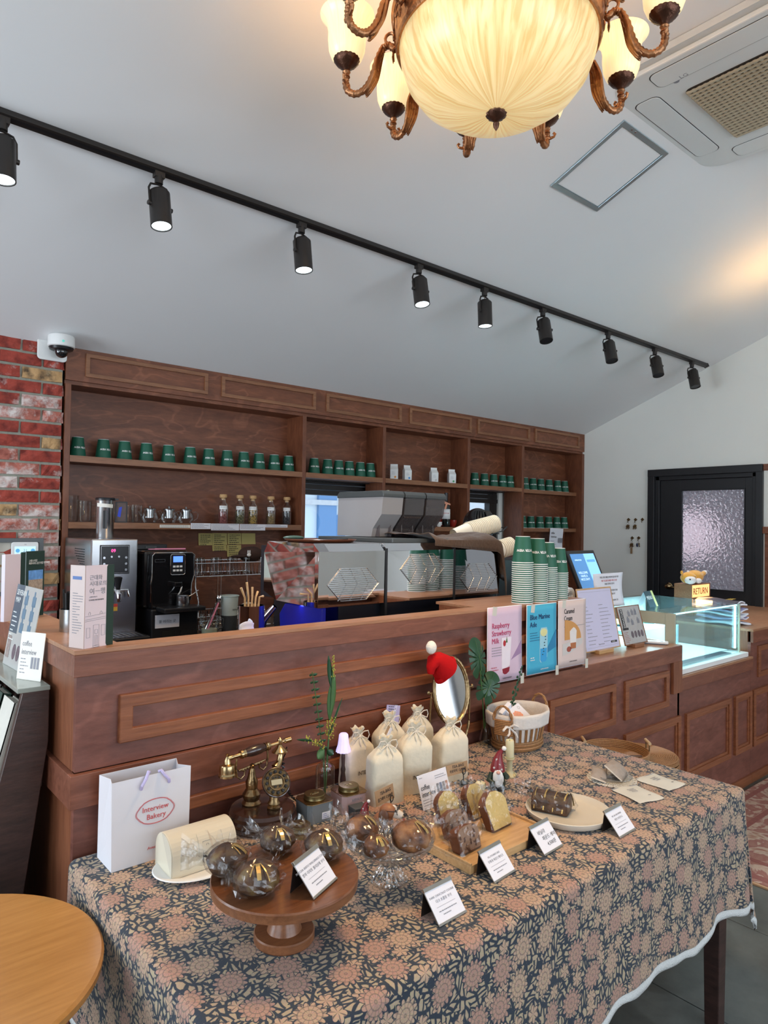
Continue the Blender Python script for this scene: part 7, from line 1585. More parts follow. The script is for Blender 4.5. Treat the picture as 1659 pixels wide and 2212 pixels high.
# ---- cotton drawstring bags
def cbag(x, y, rz, label, w_=.054, d_=.036, H=.182, seed=0, word=None):
    t_ = thing('drawstring_bag', label, 'bag', (x, y, Z), rz, 'cotton drawstring coffee bags'); rnd_ = random.Random(seed); nu, nv = 40, 26
    def f(u, v):
        a = 2*pi*u; z = H*v; c_, s_ = cos(a), sin(a); e = .42 if v < .62 else .42+.58*min(1, (v-.62)/.25)
        sx = math.copysign(abs(c_)**e, c_); sy = math.copysign(abs(s_)**e, s_)
        if v < .68: k = 1-.04*v+.02*sin(v*5+seed); bl_ = 0
        elif v < .90: q = (v-.68)/.22; k = (.97*(1-q)+.20*q)*(1+.10*sin(q*pi)); bl_ = q
        else: q = (v-.90)/.10; k = .20+.22*q; bl_ = 1
        ww, dd = w_*k, (d_*(1-bl_*.15)*k if bl_ < .5 else d_*k*1.15)
        wr = 1+bl_*.13*sin(a*9+seed)+.015*noise.noise(Vector((c_*2, s_*2, z*25+seed)))*3
        return (sx*ww*wr, sy*dd*wr, z+(.004*sin(a*5) if v > .93 else 0)+.006*(1-abs(c_))*(.0 if v < .7 else .5))
    vs = [f(i/nu, j/nv) for j in range(nv+1) for i in range(nu)]; fs = [(j*nu+i, j*nu+(i+1) % nu, (j+1)*nu+(i+1) % nu, (j+1)*nu+i) for j in range(nv) for i in range(nu)]+[tuple(range(nu-1, -1, -1))]
    obj('bag_body', MB().add(vs, fs), M['canvas'], t_, smooth=True, ang=80)
    cm = MB(); zc = H*.90
    cm.tube([(.016*cos(a*pi/8), .012*sin(a*pi/8), zc) for a in range(16)], .0016, 6, closed=True)
    for s_ in (-1, 1): cm.tube([(0, -.013, zc), (s_*.012, -.020, zc+.012), (s_*.026, -.020, zc+.012), (s_*.032, -.018, zc-.002), (s_*.024, -.022, zc-.012), (s_*.008, -.018, zc-.004), (0, -.015, zc)], .0016, 6)
    cm.tube([(0, -.015, zc), (.006, -.026, zc-.015), (.012, -.031, zc-.03), (.008, -.034, zc-.04)], .0016, 6); cm.tube([(0, -.015, zc), (-.008, -.026, zc-.012), (-.005, -.031, zc-.028)], .0016, 6)
    obj('drawstring', cm, mat('cotton_cord', (.72, .66, .56), .85) if 'cotton_cord' not in bpy.data.materials else bpy.data.materials['cotton_cord'], t_, smooth=True)
    if word: text(word, .017, M['ink'], t_, (-.020, -d_-.0025, .045), sx=.8, th=.0003)
cbag(1.338, 1.672, -.10, 'leftmost cream cotton drawstring bag, behind the lilac lamp', .052, .034, .176, 1, 'INTER')
cbag(1.330, 1.532, -.22, 'cream cotton drawstring bag behind the lowest kraft price card', .054, .034, .186, 2)
cbag(1.458, 1.662, -.05, 'cream cotton drawstring bag at the back with a lilac card tucked behind it', .054, .036, .206, 3)
cbag(1.453, 1.540, -.30, 'front middle cream cotton drawstring bag with black lettering', .054, .036, .204, 4, 'INTERVIEW')
cbag(1.592, 1.672, -.05, 'cream cotton drawstring bag at the back right next to the oval mirror', .052, .036, .200, 5)
cbag(1.618, 1.545, -.12, 'rightmost cream cotton drawstring bag behind the round-clip card holder', .058, .036, .186, 6)
t_ = thing('lilac_card', 'lilac printed card standing behind the rear drawstring bag', 'card', (1.505, 1.704, Z+.13)); T_ = RY(.2) @ RX(-.1); obj('card', MB().box(-.03, .03, -.001, .001, -.12, .082, T_), mat('lilac_print', (.42, .38, .60), .5), t_); text('Label Kit', .018, M['paper'], t_, (-.0, -.010, .02), (pi/2, -1.3, 0)); lines(3, -.022, .022, .078, .008, .003, M['ink'], t_, T_ @ TR(0, -.0013, 0) @ RX(pi/2))
t_ = thing('white_tag', 'white paper tag sticking out between the drawstring bags', 'card', (1.392, 1.600, Z+.148)); t_.rotation_euler = (0, .75, .2); obj('tag', MB().box(-.006, .006, -.001, .001, -.04, .04), M['paper'], t_); obj('tag_back', MB().box(-.018, .006, .001, .0016, -.04, .04), M['kraft'], t_)

# ---- kraft price cards on ring clips
def kcard(x, y, rz, label, s2, w_=.042, h_=.040, z=.018, ring=True):
    t_ = thing('price_card', label, 'card', (x, y, Z), rz, 'handwritten kraft price cards'); T_ = TR(0, 0, z) @ RX(-.18)
    obj('card', MB().box(-w_, w_, 0, .0012, 0, h_, T_), M['kraft'], t_)
    text('TEA-BAG', .012, M['ink'], t_, T_ @ Vector((-.022, -.0006, h_*.62)), (pi/2-.18, 0, 0), ital=.2); text(s2, .0105, M['ink'], t_, T_ @ Vector((-.034, -.0006, h_*.25)), (pi/2-.18, 0, 0), ital=.2, sx=.85)
    m = MB(); m.tube([(.020, -.002, z+.002), (.020, -.006, .004)], .0016, 6); m.cyl(.013, 0, .005, 20, TR(.020, -.006, 0))
    if ring: m.tube([(.020+.007*cos(a*pi/8), -.006, z+.006+.009*sin(a*pi/8)) for a in range(16)], .0014, 6, closed=True)
    obj('ring_clip', m, M['black'], t_, smooth=True)
kcard(1.275, 1.462, radians(12), 'kraft TEA-BAG price card behind the dog figurine, the lowest of three', '얼그레이 17,000원', .042, .040, .030)
kcard(1.452, 1.462, radians(14), 'kraft TEA-BAG price card in front of the lettered drawstring bag', '아이언스페이스 12,900원', .042, .040, .034)
kcard(1.588, 1.480, radians(-4), 'kraft TEA-BAG price card at the right, partly behind the middle one', '아로마틱 12,000원', .044, .032, .034)
t_ = thing('info_card', 'white coffee interview information card leaning among the pastries', 'card', (1.368, 1.405, Z), radians(2)); T_ = RX(-.32)
obj('card', MB().box(0, .122, 0, .0012, 0, .094, T_), M['paper'], t_)
for s_, zz in (('coffee', .052), ('interview', .034)): text(s_, .020, M['ink'], t_, T_ @ Vector((.006, -.0006, zz)), (pi/2-.32, 0, 0), sx=.72)
for i in range(4): obj('bottle_picture', MB().box(.070+.0125*i, .079+.0125*i, -.001, 0, .034, .058, T_), mat('mini_bottle_%d' % i, ((.25, .25, .27), (.20, .24, .35), (.30, .30, .32), (.45, .25, .18))[i], .5), t_)
lines(3, .006, .05, .026, .007, .002, M['inkg'], t_, T_ @ TR(0, -.0002, 0) @ RX(pi/2)); lines(2, .07, .118, .080, .006, .002, M['inkg'], t_, T_ @ TR(0, -.0002, 0) @ RX(pi/2), seed=5); lines(1, .006, .03, .086, .006, .002, M['inkg'], t_, T_ @ TR(0, -.0002, 0) @ RX(pi/2))
obj('easel_back', MB().box(.045, .075, .001, .002, .0, .07, TR(0, .045, 0) @ RX(.30)), M['kraft'], t_)

# ---- oval mirror with santa hat
mr = thing('oval_mirror', 'antique brass oval table mirror with ornate frame behind the cotton bags', 'mirror', (1.735, 1.655, Z), radians(-6))
MT_ = TR(0, 0, .240) @ RX(radians(-10)) @ RY(radians(4))
obj('mirror_glass', MB().prism(ov(0, 0, .070, .104, 48), -.002, 0, MT_ @ RX(pi/2)), M['chrome'], mr)
fr_ = MB(); fr_.tube([MT_ @ Vector((.0755*cos(a*pi/36), -.001, .1105*sin(a*pi/36))) for a in range(72)], [.0062+.0016*(k % 2) for k in range(72)], 8, closed=True); fr_.tube([MT_ @ Vector((.0695*cos(a*pi/36), -.003, .1035*sin(a*pi/36))) for a in range(72)], .0018, 6, closed=True)
obj('frame', fr_, M['brassd'], mr, smooth=True)
yk = MB(); yk.tube([(.088*cos(a), .004, .150+.108*sin(a)-.02) for a in [-pi+.08+k*(pi-.16)/20 for k in range(21)]], [.004+.0015*(k % 2) for k in range(21)], 8)
for s_ in (-1, 1): yk.tube([(s_*.088, .004, .125), (s_*.088, .003, .18), (s_*.086, 0, .238)], .0036, 7); yk.tube([(s_*.080, 0, .240), (s_*.096, 0, .241)], .003, 7); yk.ell((s_*.098, 0, .242), (.006, .004, .008), 10, 6)
obj('yoke', yk, M['brassd'], mr, smooth=True)
on_ = MB(); rnd4 = random.Random(9)
for k in range(34):
    a = -pi/2+rnd4.uniform(-.62, .62); r_ = rnd4.uniform(.98, 1.28); on_.tube([(.072*r_*cos(a)+.006*cos(t_*.9), -.004+rnd4.uniform(-.003, .003), .128+.100*r_*sin(a)+.02+.006*sin(t_*.9)) for t_ in range(5)], .0024, 5)
obj('scrollwork', on_, M['brassd'], mr, smooth=True)['kind'] = 'stuff'
obj('medallion', MB().ell((0, -.008, .055), (.007, .004, .008), 14, 8), M['brass'], mr, smooth=True); obj('foot', MB().lathe([(.001, 0), (.05, 0), (.052, .004), (.03, .010), (.010, .018), (.008, .04)], 36), M['brassd'], mr, smooth=True)
ht = thing('santa_hat', 'small red felt santa hat with white pompom hanging on the mirror corner', 'hat', (1.664, 1.636, Z+.358))
HM = TR(.022, 0, -.040) @ RY(radians(-46))
felt = mat('red_felt', (.46, .004, .006), .9, noise_amt=.1, scale=90, bump=.15, spec=.2)
obj('cuff', MB().lathe([(.050, -.010), (.055, -.004), (.055, .004), (.050, .011), (.044, .010), (.044, -.009), (.050, -.010)], 40, HM @ Matrix.Diagonal((1, .55, 1, 1)), cap0=False, cap1=False), felt, ht, smooth=True)
obj('crown', MB().tube([HM @ Vector(p) for p in ((0, 0, .0), (.0, 0, .025), (-.004, 0, .052), (-.016, -.004, .070), (-.038, -.006, .066), (-.052, -.004, .052))], [.046, .043, .034, .024, .016, .011], 20) , felt, ht, smooth=True)
obj('pompom', MB().ell((-.052, -.006, .045), (.019, .017, .022), 22, 14, fn=lambda d_: 1+.06*noise.noise(d_*9)), mat('white_wool', (.82, .78, .70), .95, noise_amt=.06, scale=150, bump=.3), ht, smooth=True)

# ---- monstera leaves
mo_ = thing('monstera_leaves', 'two dark green monstera leaves standing behind the wicker basket', 'plant', (1.952, 1.70, Z))
def monstera(cx, cy, cz, s, rot, tilt):
    P = []; n = 168
    for i in range(n):
        a = 2*pi*i/n; t_ = a-pi/2; r_ = s*(.80+.20*cos(a)**2)*(1-.42*math.exp(-((a-2*pi if a > pi else a)/.22)**2*1.0))
        side = min(abs(a-k) for k in (.95, 1.42, 1.88, 2.32, 3.96, 4.40, 4.86, 5.33)); 
        if side < .075: r_ *= .40+.6*(side/.075)**1.0
        P.append((r_*.86*cos(t_), r_*sin(t_)*1.08))
    T_ = TR(cx, cy, cz) @ RZ(rot) @ RX(pi/2+tilt) 
    return P, T_
for i, (x, z, s, rot, tl) in enumerate(((-.050, .325, .072, .1, -.15), (-.005, .215, .060, -.5, -.3))):
    P, T_ = monstera(x, -.02-.012*i, z, s, rot, tl); m = MB(); n = len(P)
    T_ = T_ @ RZ((.10, -.5)[i])
    c0 = (0, 0, .006); vs = [c0]+[(px_*.5, py_*.5, .004) for px_, py_ in P]+[(px_, py_, -.006*(math.hypot(px_, py_)/s)**2) for px_, py_ in P]
    fs = [(0, 1+k, 1+(k+1) % n) for k in range(n)]+[(1+k, 1+n+k, 1+n+(k+1) % n, 1+(k+1) % n) for k in range(n)]
    m.add(vs, fs, T_); lf_ = obj('leaf', m, M['leaf'], mo_, solid=.0008)
    vn = MB(); vn.tube([T_ @ Vector((0, -s*.62, .006)), T_ @ Vector((0, 0, .0075)), T_ @ Vector((0, s*.95, .001))], [.0016, .0012, .0005], 5); obj('midrib', vn, M['leaf2'], lf_)
    b_ = T_ @ Vector((0, -s*.60, 0)); obj('stalk', MB().tube([tuple(b_), (x*.6+.01, -.018, z*.5), (0, -.01, .06)], .0022, 6), M['leaf2'], mo_, smooth=True)
obj('bud_vase', MB().lathe([(.001, .001), (.02, .001), (.024, .02), (.012, .06), (.010, .085), (.013, .09)], 24, TR(.012, -.004, 0), cap1=False), M['glass'], mo_, smooth=True)

# ---- wicker basket with cloth liner
bk = thing('wicker_basket', 'oval wicker basket with a white cloth liner and cord bow at the table corner', 'basket', (2.047, 1.612, Z))
el = lambda a, rx, ry, z: (rx*cos(a), ry*sin(a), z)
m = MB()
for k in range(5): m.tube([el(i*pi/30, .100+.004*(k % 2), .078+.004*(k % 2), .006+.0062*k) for i in range(60)], [.0045+.001*((i+k) % 2) for i in range(60)], 6, closed=True)
obj('woven_foot', m, M['wicker'], bk, smooth=True)['kind'] = 'stuff'
obj('basket_floor', MB().prism([(.098*cos(i*pi/24), .075*sin(i*pi/24)) for i in range(48)], .002, .008), M['wicker'], bk)
for k in range(28):
    a = 2*pi*k/28
    for da in (-.018, .018): o = obj('cane', MB().tube([el(a+da, .100, .078, .025), el(a+da, .110, .086, .07), el(a+da, .122, .094, .125)], .0024, 5), M['wicker'], bk, smooth=True) if da < 0 else None
    obj('cane', MB().tube([el(a+.03, .100, .078, .025), el(a+.03, .110, .086, .07), el(a+.03, .122, .094, .125)], .0024, 5), M['wicker'], bk, smooth=True)
lin = mat('linen_liner', (.70, .65, .60), .9, noise_amt=.05, scale=90, bump=.2)
def liner(u, v):
    a = 2*pi*u; wv = 1+.012*sin(a*11)+.006*sin(a*23)
    if v < .45: q = v/.45; rx, ry, z = .092+.028*q, .071+.022*q, .012+.118*q
    elif v < .6: q = (v-.45)/.15; rx, ry, z = .120+.012*sin(q*pi/2), .093+.012*sin(q*pi/2), .130+.008*sin(q*pi)
    else: q = (v-.6)/.4; rx, ry, z = .132-.004*q, .105-.004*q, .130-.042*q
    return (rx*wv*cos(a), ry*wv*sin(a), z)
obj('cloth_liner', MB().grid(liner, 72, 18), lin, bk, smooth=True, solid=.0012, ang=80)
for a in (pi+.35, .35*0):
    hx, hy, _ = el(a, .128, .100, 0); tx, ty = -sin(a), cos(a); hp = [(hx+tx*.034*cos(t_)+cos(a)*.006, hy+ty*.034*cos(t_), .118+.052*sin(t_)) for t_ in [k*pi/12 for k in range(13)]]
    for ph_ in (0, pi): obj('handle', MB().tube([(p[0]+.003*cos(k*1.4+ph_), p[1]+.003*sin(k*1.4+ph_), p[2]) for k, p in enumerate(hp)], .0036, 6), M['wicker'], bk, smooth=True)
obj('woven_patch', [m for m in [MB()] if [m.tube([el(pi+.35+.30*(i/8-.5)*2, .134, .107, .070+.006*k) for i in range(9)], .0042, 6) for k in range(9)]][0], M['wicker'], bk, smooth=True)['kind'] = 'stuff'
bwm = MB(); bx_, by_ = el(pi+.55, .140, .112, 0)[:2]
for s_ in (-1, 1): bwm.tube([(bx_, by_, .100), (bx_+s_*.02-.012, by_-.012, .110), (bx_+s_*.042-.010, by_-.014, .100)], [.003, .005, .004], 6)
bwm.tube([(bx_, by_, .100), (bx_+.018, by_-.012, .080), (bx_+.028, by_-.014, .062)], [.003, .0045, .004], 6); bwm.tube([(bx_, by_, .1), (bx_-.012, by_-.010, .082), (bx_-.024, by_-.012, .076)], [.003, .0045, .004], 6)
obj('cord_bow', bwm, lin, bk, smooth=True)
gb_ = thing('gift_box', 'white flat box with a peach watercolour print lying in the wicker basket', 'box', (2.035, 1.600, Z+.115)); gb_.rotation_euler = (radians(38), radians(-8), radians(10))
obj('box', MB().box(-.045, .045, -.035, .035, -.008, .008), M['paper'], gb_, bevel=.001); obj('peach_print', MB().prism([(.024*cos(a*.35)*(1+.15*sin(a*2.3))-.012, .020*sin(a*.35)*(1+.1*cos(a*3.1))-.004) for a in range(18)], .008, .0088), mat('peach_wash', (.80, .36, .24), .6, noise_amt=.25, scale=60), gb_); obj('ring_print', MB().tube([(.025+.006*cos(a*pi/8), .020+.006*sin(a*pi/8), .0084) for a in range(16)], .0005, 4, closed=True), M['inkg'], gb_)
g2 = thing('white_box', 'plain white box standing behind the peach printed box in the basket', 'box', (2.005, 1.635, Z+.11)); g2.rotation_euler = (radians(20), radians(-30), 0); obj('box', MB().box(-.03, .03, -.008, .008, -.06, .045), M['paper'], g2, bevel=.001); obj('dark_edge', MB().box(.0301, .0315, -.008, .008, -.05, .04), M['ink'], g2)
eu = thing('eucalyptus_sprig', 'dark green round-leaved eucalyptus sprig standing in the wicker basket', 'plant', (2.075, 1.66, Z+.03)); obj('stem', MB().tube([(0, 0, 0), (.005, 0, .11), (.03, -.002, .19), (.058, -.002, .245)], .0016, 6), M['leaf'], eu, smooth=True)
for k in range(16):
    f = .42+.56*k/15; p = Vector((.0, 0, 0)); zz = .245*f+.0; xx = .058*max(0, (f-.40)/.6)**1.15; r_ = .0115*(1.15-f*.75); s_ = -1 if k % 2 else 1
    obj('round_leaf', MB().ell((xx+s_*r_*.9, -.004+.004*(k % 3), zz), (r_, .0012, r_*.95), 14, 8, None), M['leaf'], eu, smooth=True)

# ---- gnomes, candles, dog figurine
def gnome(x, y, s, label, rz):
    t_ = thing('gnome_figurine', label, 'figurine', (x, y, Z), rz)
    obj('body', MB().lathe([(.001, 0), (.020*s, .001), (.024*s, .015*s), (.022*s, .035*s), (.016*s, .052*s)], 24).tube([(-.018*s, -.004*s, .045*s), (-.026*s, -.014*s, .028*s), (-.012*s, -.026*s, .024*s)], [.008*s, .008*s, .006*s], 10).tube([(.018*s, -.002*s, .045*s), (.028*s, -.008*s, .036*s), (.026*s, -.018*s, .040*s)], [.008*s, .008*s, .006*s], 10), mat('dark_green_coat', (.015, .030, .018), .4) if 'dark_green_coat' not in bpy.data.materials else bpy.data.materials['dark_green_coat'], t_, smooth=True)
    obj('hat', MB().tube([(0, 0, .052*s), (0, 0, .066*s), (.001, 0, .086*s), (.006*s, 0, .104*s), (.014*s, -.002*s, .114*s)], [.022*s, .020*s, .014*s, .008*s, .004*s], 20), mat('gnome_red', (.20, .012, .018), .35, noise_amt=.1) if 'gnome_red' not in bpy.data.materials else bpy.data.materials['gnome_red'], t_, smooth=True)
    obj('pompom', MB().ell((.018*s, -.003*s, .118*s), (.007*s, .007*s, .007*s), 14, 8), M['white'], t_, smooth=True)
    obj('beard', MB().ell((0, -.018*s, .034*s), (.016*s, .009*s, .028*s), 24, 14, fn=lambda d_: 1+.05*sin(d_.x*40)), M['white'], t_, smooth=True); obj('nose', MB().ell((0, -.025*s, .054*s), (.006*s, .006*s, .005*s), 12, 8), mat('clay_pink', (.65, .35, .28), .4) if 'clay_pink' not in bpy.data.materials else bpy.data.materials['clay_pink'], t_, smooth=True)
    for a in (-1, 1): obj('boot', MB().ell((a*.010*s, -.018*s, .007*s), (.010*s, .014*s, .007*s), 14, 8), M['black'], t_, smooth=True)
    st_ = MB()
    for qx, qz in ((-.012, .066), (.004, .074), (.010, .062), (-.004, .088)):
        for a in range(3): st_.box(-.0035*s, .0035*s, -.0006, .0006, -.0005*s, .0005*s, TR(qx*s, -(.0205*s-(qz-.055)*.28*s)-.0012, qz*s) @ RY(a*pi/3))
    obj('snowflakes', st_, M['white'], t_)['kind'] = 'stuff'; return t_
gnome(1.664, 1.385, 1.05, 'santa gnome figurine in a red snowflake hat beside the candle', face_cam(1.664, 1.385)+.1)
gnome(1.168, 1.425, .62, 'small santa gnome figurine half hidden behind wrapped pastries', face_cam(1.168, 1.425)-.2)
ivy = mat('ivory_wax', (.72, .66, .42), .45, sss=.3, noise_amt=.03)
ca = thing('candle_holder', 'cream fluted column candle holder with a pillar candle behind the gnome', 'candle holder', (1.772, 1.425, Z))
obj('column', MB().lathe([(.001, 0), (.019, 0), (.020, .004), (.014, .010), (.010, .018), (.009, .022), (.009, .050), (.011, .054), (.016, .058), (.016, .062), (.001, .063)], 40, fn=lambda a, r_, z: 1+.06*cos(10*a) if .02 < z < .052 else 1), mat('cream_ceramic', (.56, .50, .30), .4, noise_amt=.08), ca, smooth=True, ang=30)
lf3 = MB()
for k in range(8): a = k*pi/4; leafm2(lf3, (.010*cos(a), .010*sin(a), .012), (.024*cos(a), .024*sin(a), .006), .005, 4)
obj('leaf_foot', lf3, mat('cream_gilt', (.50, .42, .22), .4), ca, smooth=True, solid=.001)
cn = thing('pillar_candle', 'ivory pillar candle with melted rim on the cream column holder', 'candle', (1.772, 1.425, Z+.0632)); obj('wax', MB().lathe([(.0125, 0), (.0135, .004), (.0135, .050), (.012, .055), (.009, .051), (.001, .050)], 32, fn=lambda a, r_, z: 1+.05*sin(3*a) if z > .045 else 1), ivy, cn, smooth=True); obj('wick', MB().cyl(.0008, .050, .056, 6), M['black'], cn)
cn2 = thing('small_candle', 'low star-shaped cream candle between the gnome and the cakes', 'candle', (1.620, 1.415, Z)); obj('wax', MB().prism([((.018 if i % 2 else .013)*cos(i*pi/6), (.018 if i % 2 else .013)*sin(i*pi/6)) for i in range(12)], 0, .020), ivy, cn2, bevel=.002); obj('wick', MB().cyl(.0008, .020, .026, 6), M['black'], cn2)
dg_ = thing('dog_figurine', 'painted beagle dog figurine wearing round black glasses behind the buns', 'figurine', (1.212, 1.385, Z), radians(38))
DB = mat('dog_brown', (.28, .11, .045), .45, noise_amt=.25, scale=30); DW = mat('dog_cream', (.66, .60, .52), .45)
obj('chest', MB().ell((0, .01, .020), (.022, .028, .024), 20, 12), DB, dg_, smooth=True); obj('head', MB().ell((0, -.004, .048), (.021, .024, .019), 24, 14), DB, dg_, smooth=True)
obj('muzzle', MB().tube([(0, -.020, .045), (0, -.032, .041), (0, -.042, .037)], [.014, .011, .009], 16).ell((0, -.018, .056), (.005, .010, .009), 12, 8), DW, dg_, smooth=True); obj('nose', MB().ell((0, -.050, .042), (.006, .005, .005), 12, 8), M['black'], dg_, smooth=True); obj('tongue', MB().ell((.002, -.046, .026), (.004, .003, .007), 12, 8), mat('tongue_red', (.55, .08, .06), .4), dg_, smooth=True)
for s_ in (-1, 1):
    obj('ear', MB().ell((s_*.023, .004, .040), (.006, .014, .020), 14, 10), mat('dog_dark_ear', (.12, .05, .025), .45) if s_ < 0 else bpy.data.materials['dog_dark_ear'], dg_, smooth=True); obj('eye', MB().ell((s_*.010, -.026, .054), (.003, .002, .003), 10, 6), M['black'], dg_, smooth=True)
gm_ = MB()
for s_ in (-1, 1): gm_.tube([(s_*.0115+.0085*cos(a*pi/8), -.031, .053+.0085*sin(a*pi/8)) for a in range(16)], .001, 6, closed=True); gm_.tube([(s_*.020, -.031, .055), (s_*.024, -.005, .056)], .001, 6)
gm_.tube([(-.003, -.031, .054), (.003, -.031, .054)], .001, 6); obj('glasses', gm_, M['black'], dg_, smooth=True)
# ================================================================ CAKE STANDS, PASTRIES, PRICE HOLDERS
aca = wood('acacia_wood', (.11, .036, .014), (.29, .115, .048), .32, (2, 16, 16), .5, coat=.15)
ws = thing('wooden_cake_stand', 'round acacia wood cake stand holding wrapped chocolate buns', 'cake stand', (.742, 1.146, Z))
obj('plate', MB().lathe([(.001, .103), (.136, .103), (.142, .106), (.143, .122), (.141, .125), (.136, .1235), (.001, .1225)], 72), aca, ws, smooth=True, ang=30)
obj('inlay_strip', MB().box(.05, .139, -.012, .012, .1226, .1236, RZ(radians(20))), wood('pale_strip', (.30, .14, .06), (.48, .26, .12), .35, (2, 16, 16), .4), ws)
obj('stem', MB().lathe([(.034, .018), (.030, .030), (.017, .062), (.017, .075), (.030, .103)], 36), aca, ws, smooth=True, ang=30); obj('foot', MB().lathe([(.001, 0), (.057, 0), (.059, .003), (.059, .016), (.057, .0185), (.001, .0185)], 48), aca, ws, smooth=True, ang=30)
cgm = thin_glass('cut_glass', (.97, .98, .98), .10, .03, bump=.5, bscale=70, fres=.4)
gs_ = thing('glass_cake_stand', 'cut glass pedestal cake stand holding wrapped brown buns', 'cake stand', (1.041, 1.179, Z))
obj('bowl', MB().lathe([(.001, .060), (.03, .060), (.055, .066), (.085, .076), (.096, .088), (.099, .094), (.095, .096), (.080, .082), (.05, .071), (.001, .066)], 96, cap0=False, cap1=False, fn=lambda a, r_, z: 1+.022*cos(32*a) if r_ > .04 else 1), cgm, gs_, smooth=True, ang=30)
rb = MB()
for k in range(48):
    a = 2*pi*k/48; rb.ell((.098*cos(a), .098*sin(a), .094), (.004, .004, .004), 7, 5); rb.tube([(.03*cos(a), .03*sin(a), .0668), (.055*cos(a), .055*sin(a), .074), (.078*cos(a), .078*sin(a), .0825)], .0016, 4)
obj('cut_ribs', rb, cgm, gs_, smooth=True)['kind'] = 'stuff'
obj('pedestal', MB().lathe([(.001, .002), (.040, 0), (.041, .006), (.030, .022), (.018, .038), (.020, .052), (.032, .060)], 96, fn=lambda a, r_, z: 1+.07*cos(20*a), cap0=False, cap1=False), cgm, gs_, smooth=True, ang=30)

def crust(name, c0, c1, c2, sc_=28):
    m, t, b, N, L = nt(name); tc = N.new('ShaderNodeTexCoord'); n1 = N.new('ShaderNodeTexNoise'); n1.inputs['Scale'].default_value = sc_; n1.inputs['Detail'].default_value = 6; L.new(tc.outputs['Object'], n1.inputs['Vector'])
    r = N.new('ShaderNodeValToRGB'); r.color_ramp.elements[0].color = (*c0, 1); r.color_ramp.elements[0].position = .38; r.color_ramp.elements[1].color = (*c2, 1); r.color_ramp.elements[1].position = .68; e = r.color_ramp.elements.new(.52); e.color = (*c1, 1)
    L.new(n1.outputs['Fac'], r.inputs[0]); L.new(r.outputs[0], b.inputs['Base Color']); b.inputs['Roughness'].default_value = .5
    bp = N.new('ShaderNodeBump'); bp.inputs['Strength'].default_value = .9; bp.inputs['Distance'].default_value = .006; L.new(n1.outputs['Fac'], bp.inputs['Height']); L.new(bp.outputs[0], b.inputs['Normal']); return m
ch_ = crust('choc_matcha_crust', (.035, .014, .006), (.10, .045, .018), (.22, .15, .05)); bw_ = crust('brown_bun_crust', (.07, .022, .008), (.25, .10, .035), (.40, .19, .075))
gold = mat('gold_ribbon', (.72, .50, .18), .22, metal=.75, noise_amt=.1)
def cello_mesh(m, rx, ry, rz, seed, tails, cz):
    rnd_ = random.Random(seed); off = Vector((seed*1.7, seed*.3, 0))
    def f(d):
        q = noise.noise(d*2.3+off)*.16+noise.noise(d*6+off)*.10+abs(noise.noise(d*11+off))*.06
        return 1.08+q if d.z > -.5 else 1.02
    m.ell((0, 0, cz), (rx*1.08, ry*1.08, rz*1.12), 26, 14, fn=f)
    for a, ln, wd in tails:
        c_, s_ = cos(a), sin(a)
        def g(u, v, c_=c_, s_=s_, ln=ln, wd=wd):
            w = wd*(.30+.85*v)*(u-.5)*2; r_ = rx*.82+ln*v; fold = (.007+.014*v)*sin(u*19+seed)+.006*noise.noise(Vector((u*7, v*6, seed)))
            return (c_*r_-s_*w, s_*r_+c_*w, cz+rz*.25+fold+v*.014)
        m.grid(g, 18, 7)
def ribbon(r_, rz, cz, seed, parent):
    rnd_ = random.Random(seed); m = MB(); a0 = rnd_.uniform(-2.6, -1.2)
    for k in range(3):
        a = a0+.45*k; pts = [(r_*1.05*sin(b_)*cos(a), r_*1.05*sin(b_)*sin(a), cz+rz*1.12*cos(b_)) for b_ in [.25+.17*j for j in range(5+k)]]
        for i in range(len(pts)-1):
            p, q = Vector(pts[i]), Vector(pts[i+1]); s_ = Vector((-sin(a), cos(a), 0))*(.0042 if k == 1 else .0012)
            m.add([p-s_, p+s_, q+s_*.9, q-s_*.9], [(0, 1, 2, 3)])
    obj('gold_band', m, gold, parent, solid=.0004)
def bun(x, y, z, r_, h, label, mt, seed, tails, group, cut=1):
    t_ = thing('wrapped_bun', label, 'pastry', (x, y, z), 0, group); cz = h*.5+.001
    obj('bun', MB().ell((0, 0, cz), (r_, r_*.95, h*.5), 30, 18, fn=lambda d: (1+.09*noise.noise(d*2.6+Vector((seed, 0, 0)))+.05*noise.noise(d*8+Vector((seed, 2, 0))))*(1 if d.z > -.6 else .96)), mt, t_, smooth=True)
    w_ = MB(); cello_mesh(w_, r_, r_*.95, h*.5, seed, tails, cz); obj('cellophane', w_, M['cello'], t_)
    ribbon(r_, h*.5, cz, seed, t_)
zt = Z+.1236
G1, G2 = 'wrapped chocolate buns on the wooden stand', 'wrapped brown buns on the glass stand'
bun(.662, 1.120, zt, .043, .056, 'front left wrapped chocolate bun on the wooden stand, beside the price holder', ch_, 1, [(2.9, .030, .030), (.3, .025, .028)], G1)
bun(.655, 1.218, zt, .040, .054, 'rear left wrapped chocolate bun with gold folds, near the arched box', ch_, 2, [(2.7, .055, .042), (1.2, .020, .034)], G1)
bun(.778, 1.232, zt, .037, .050, 'rear middle wrapped chocolate bun on the wooden stand', ch_, 3, [(2.4, .035, .036), (.4, .022, .030)], G1)
bun(.836, 1.150, zt, .040, .054, 'right wrapped chocolate bun on the wooden stand next to the glass stand', ch_, 4, [(1.6, .048, .040), (.2, .030, .034)], G1)
zg = Z+.0735
bun(1.052, 1.118, zg+.012, .045, .066, 'front wrapped brown bun on the glass stand, largest of three', bw_, 5, [(2.5, .035, .036), (.35, .045, .040)], G2)
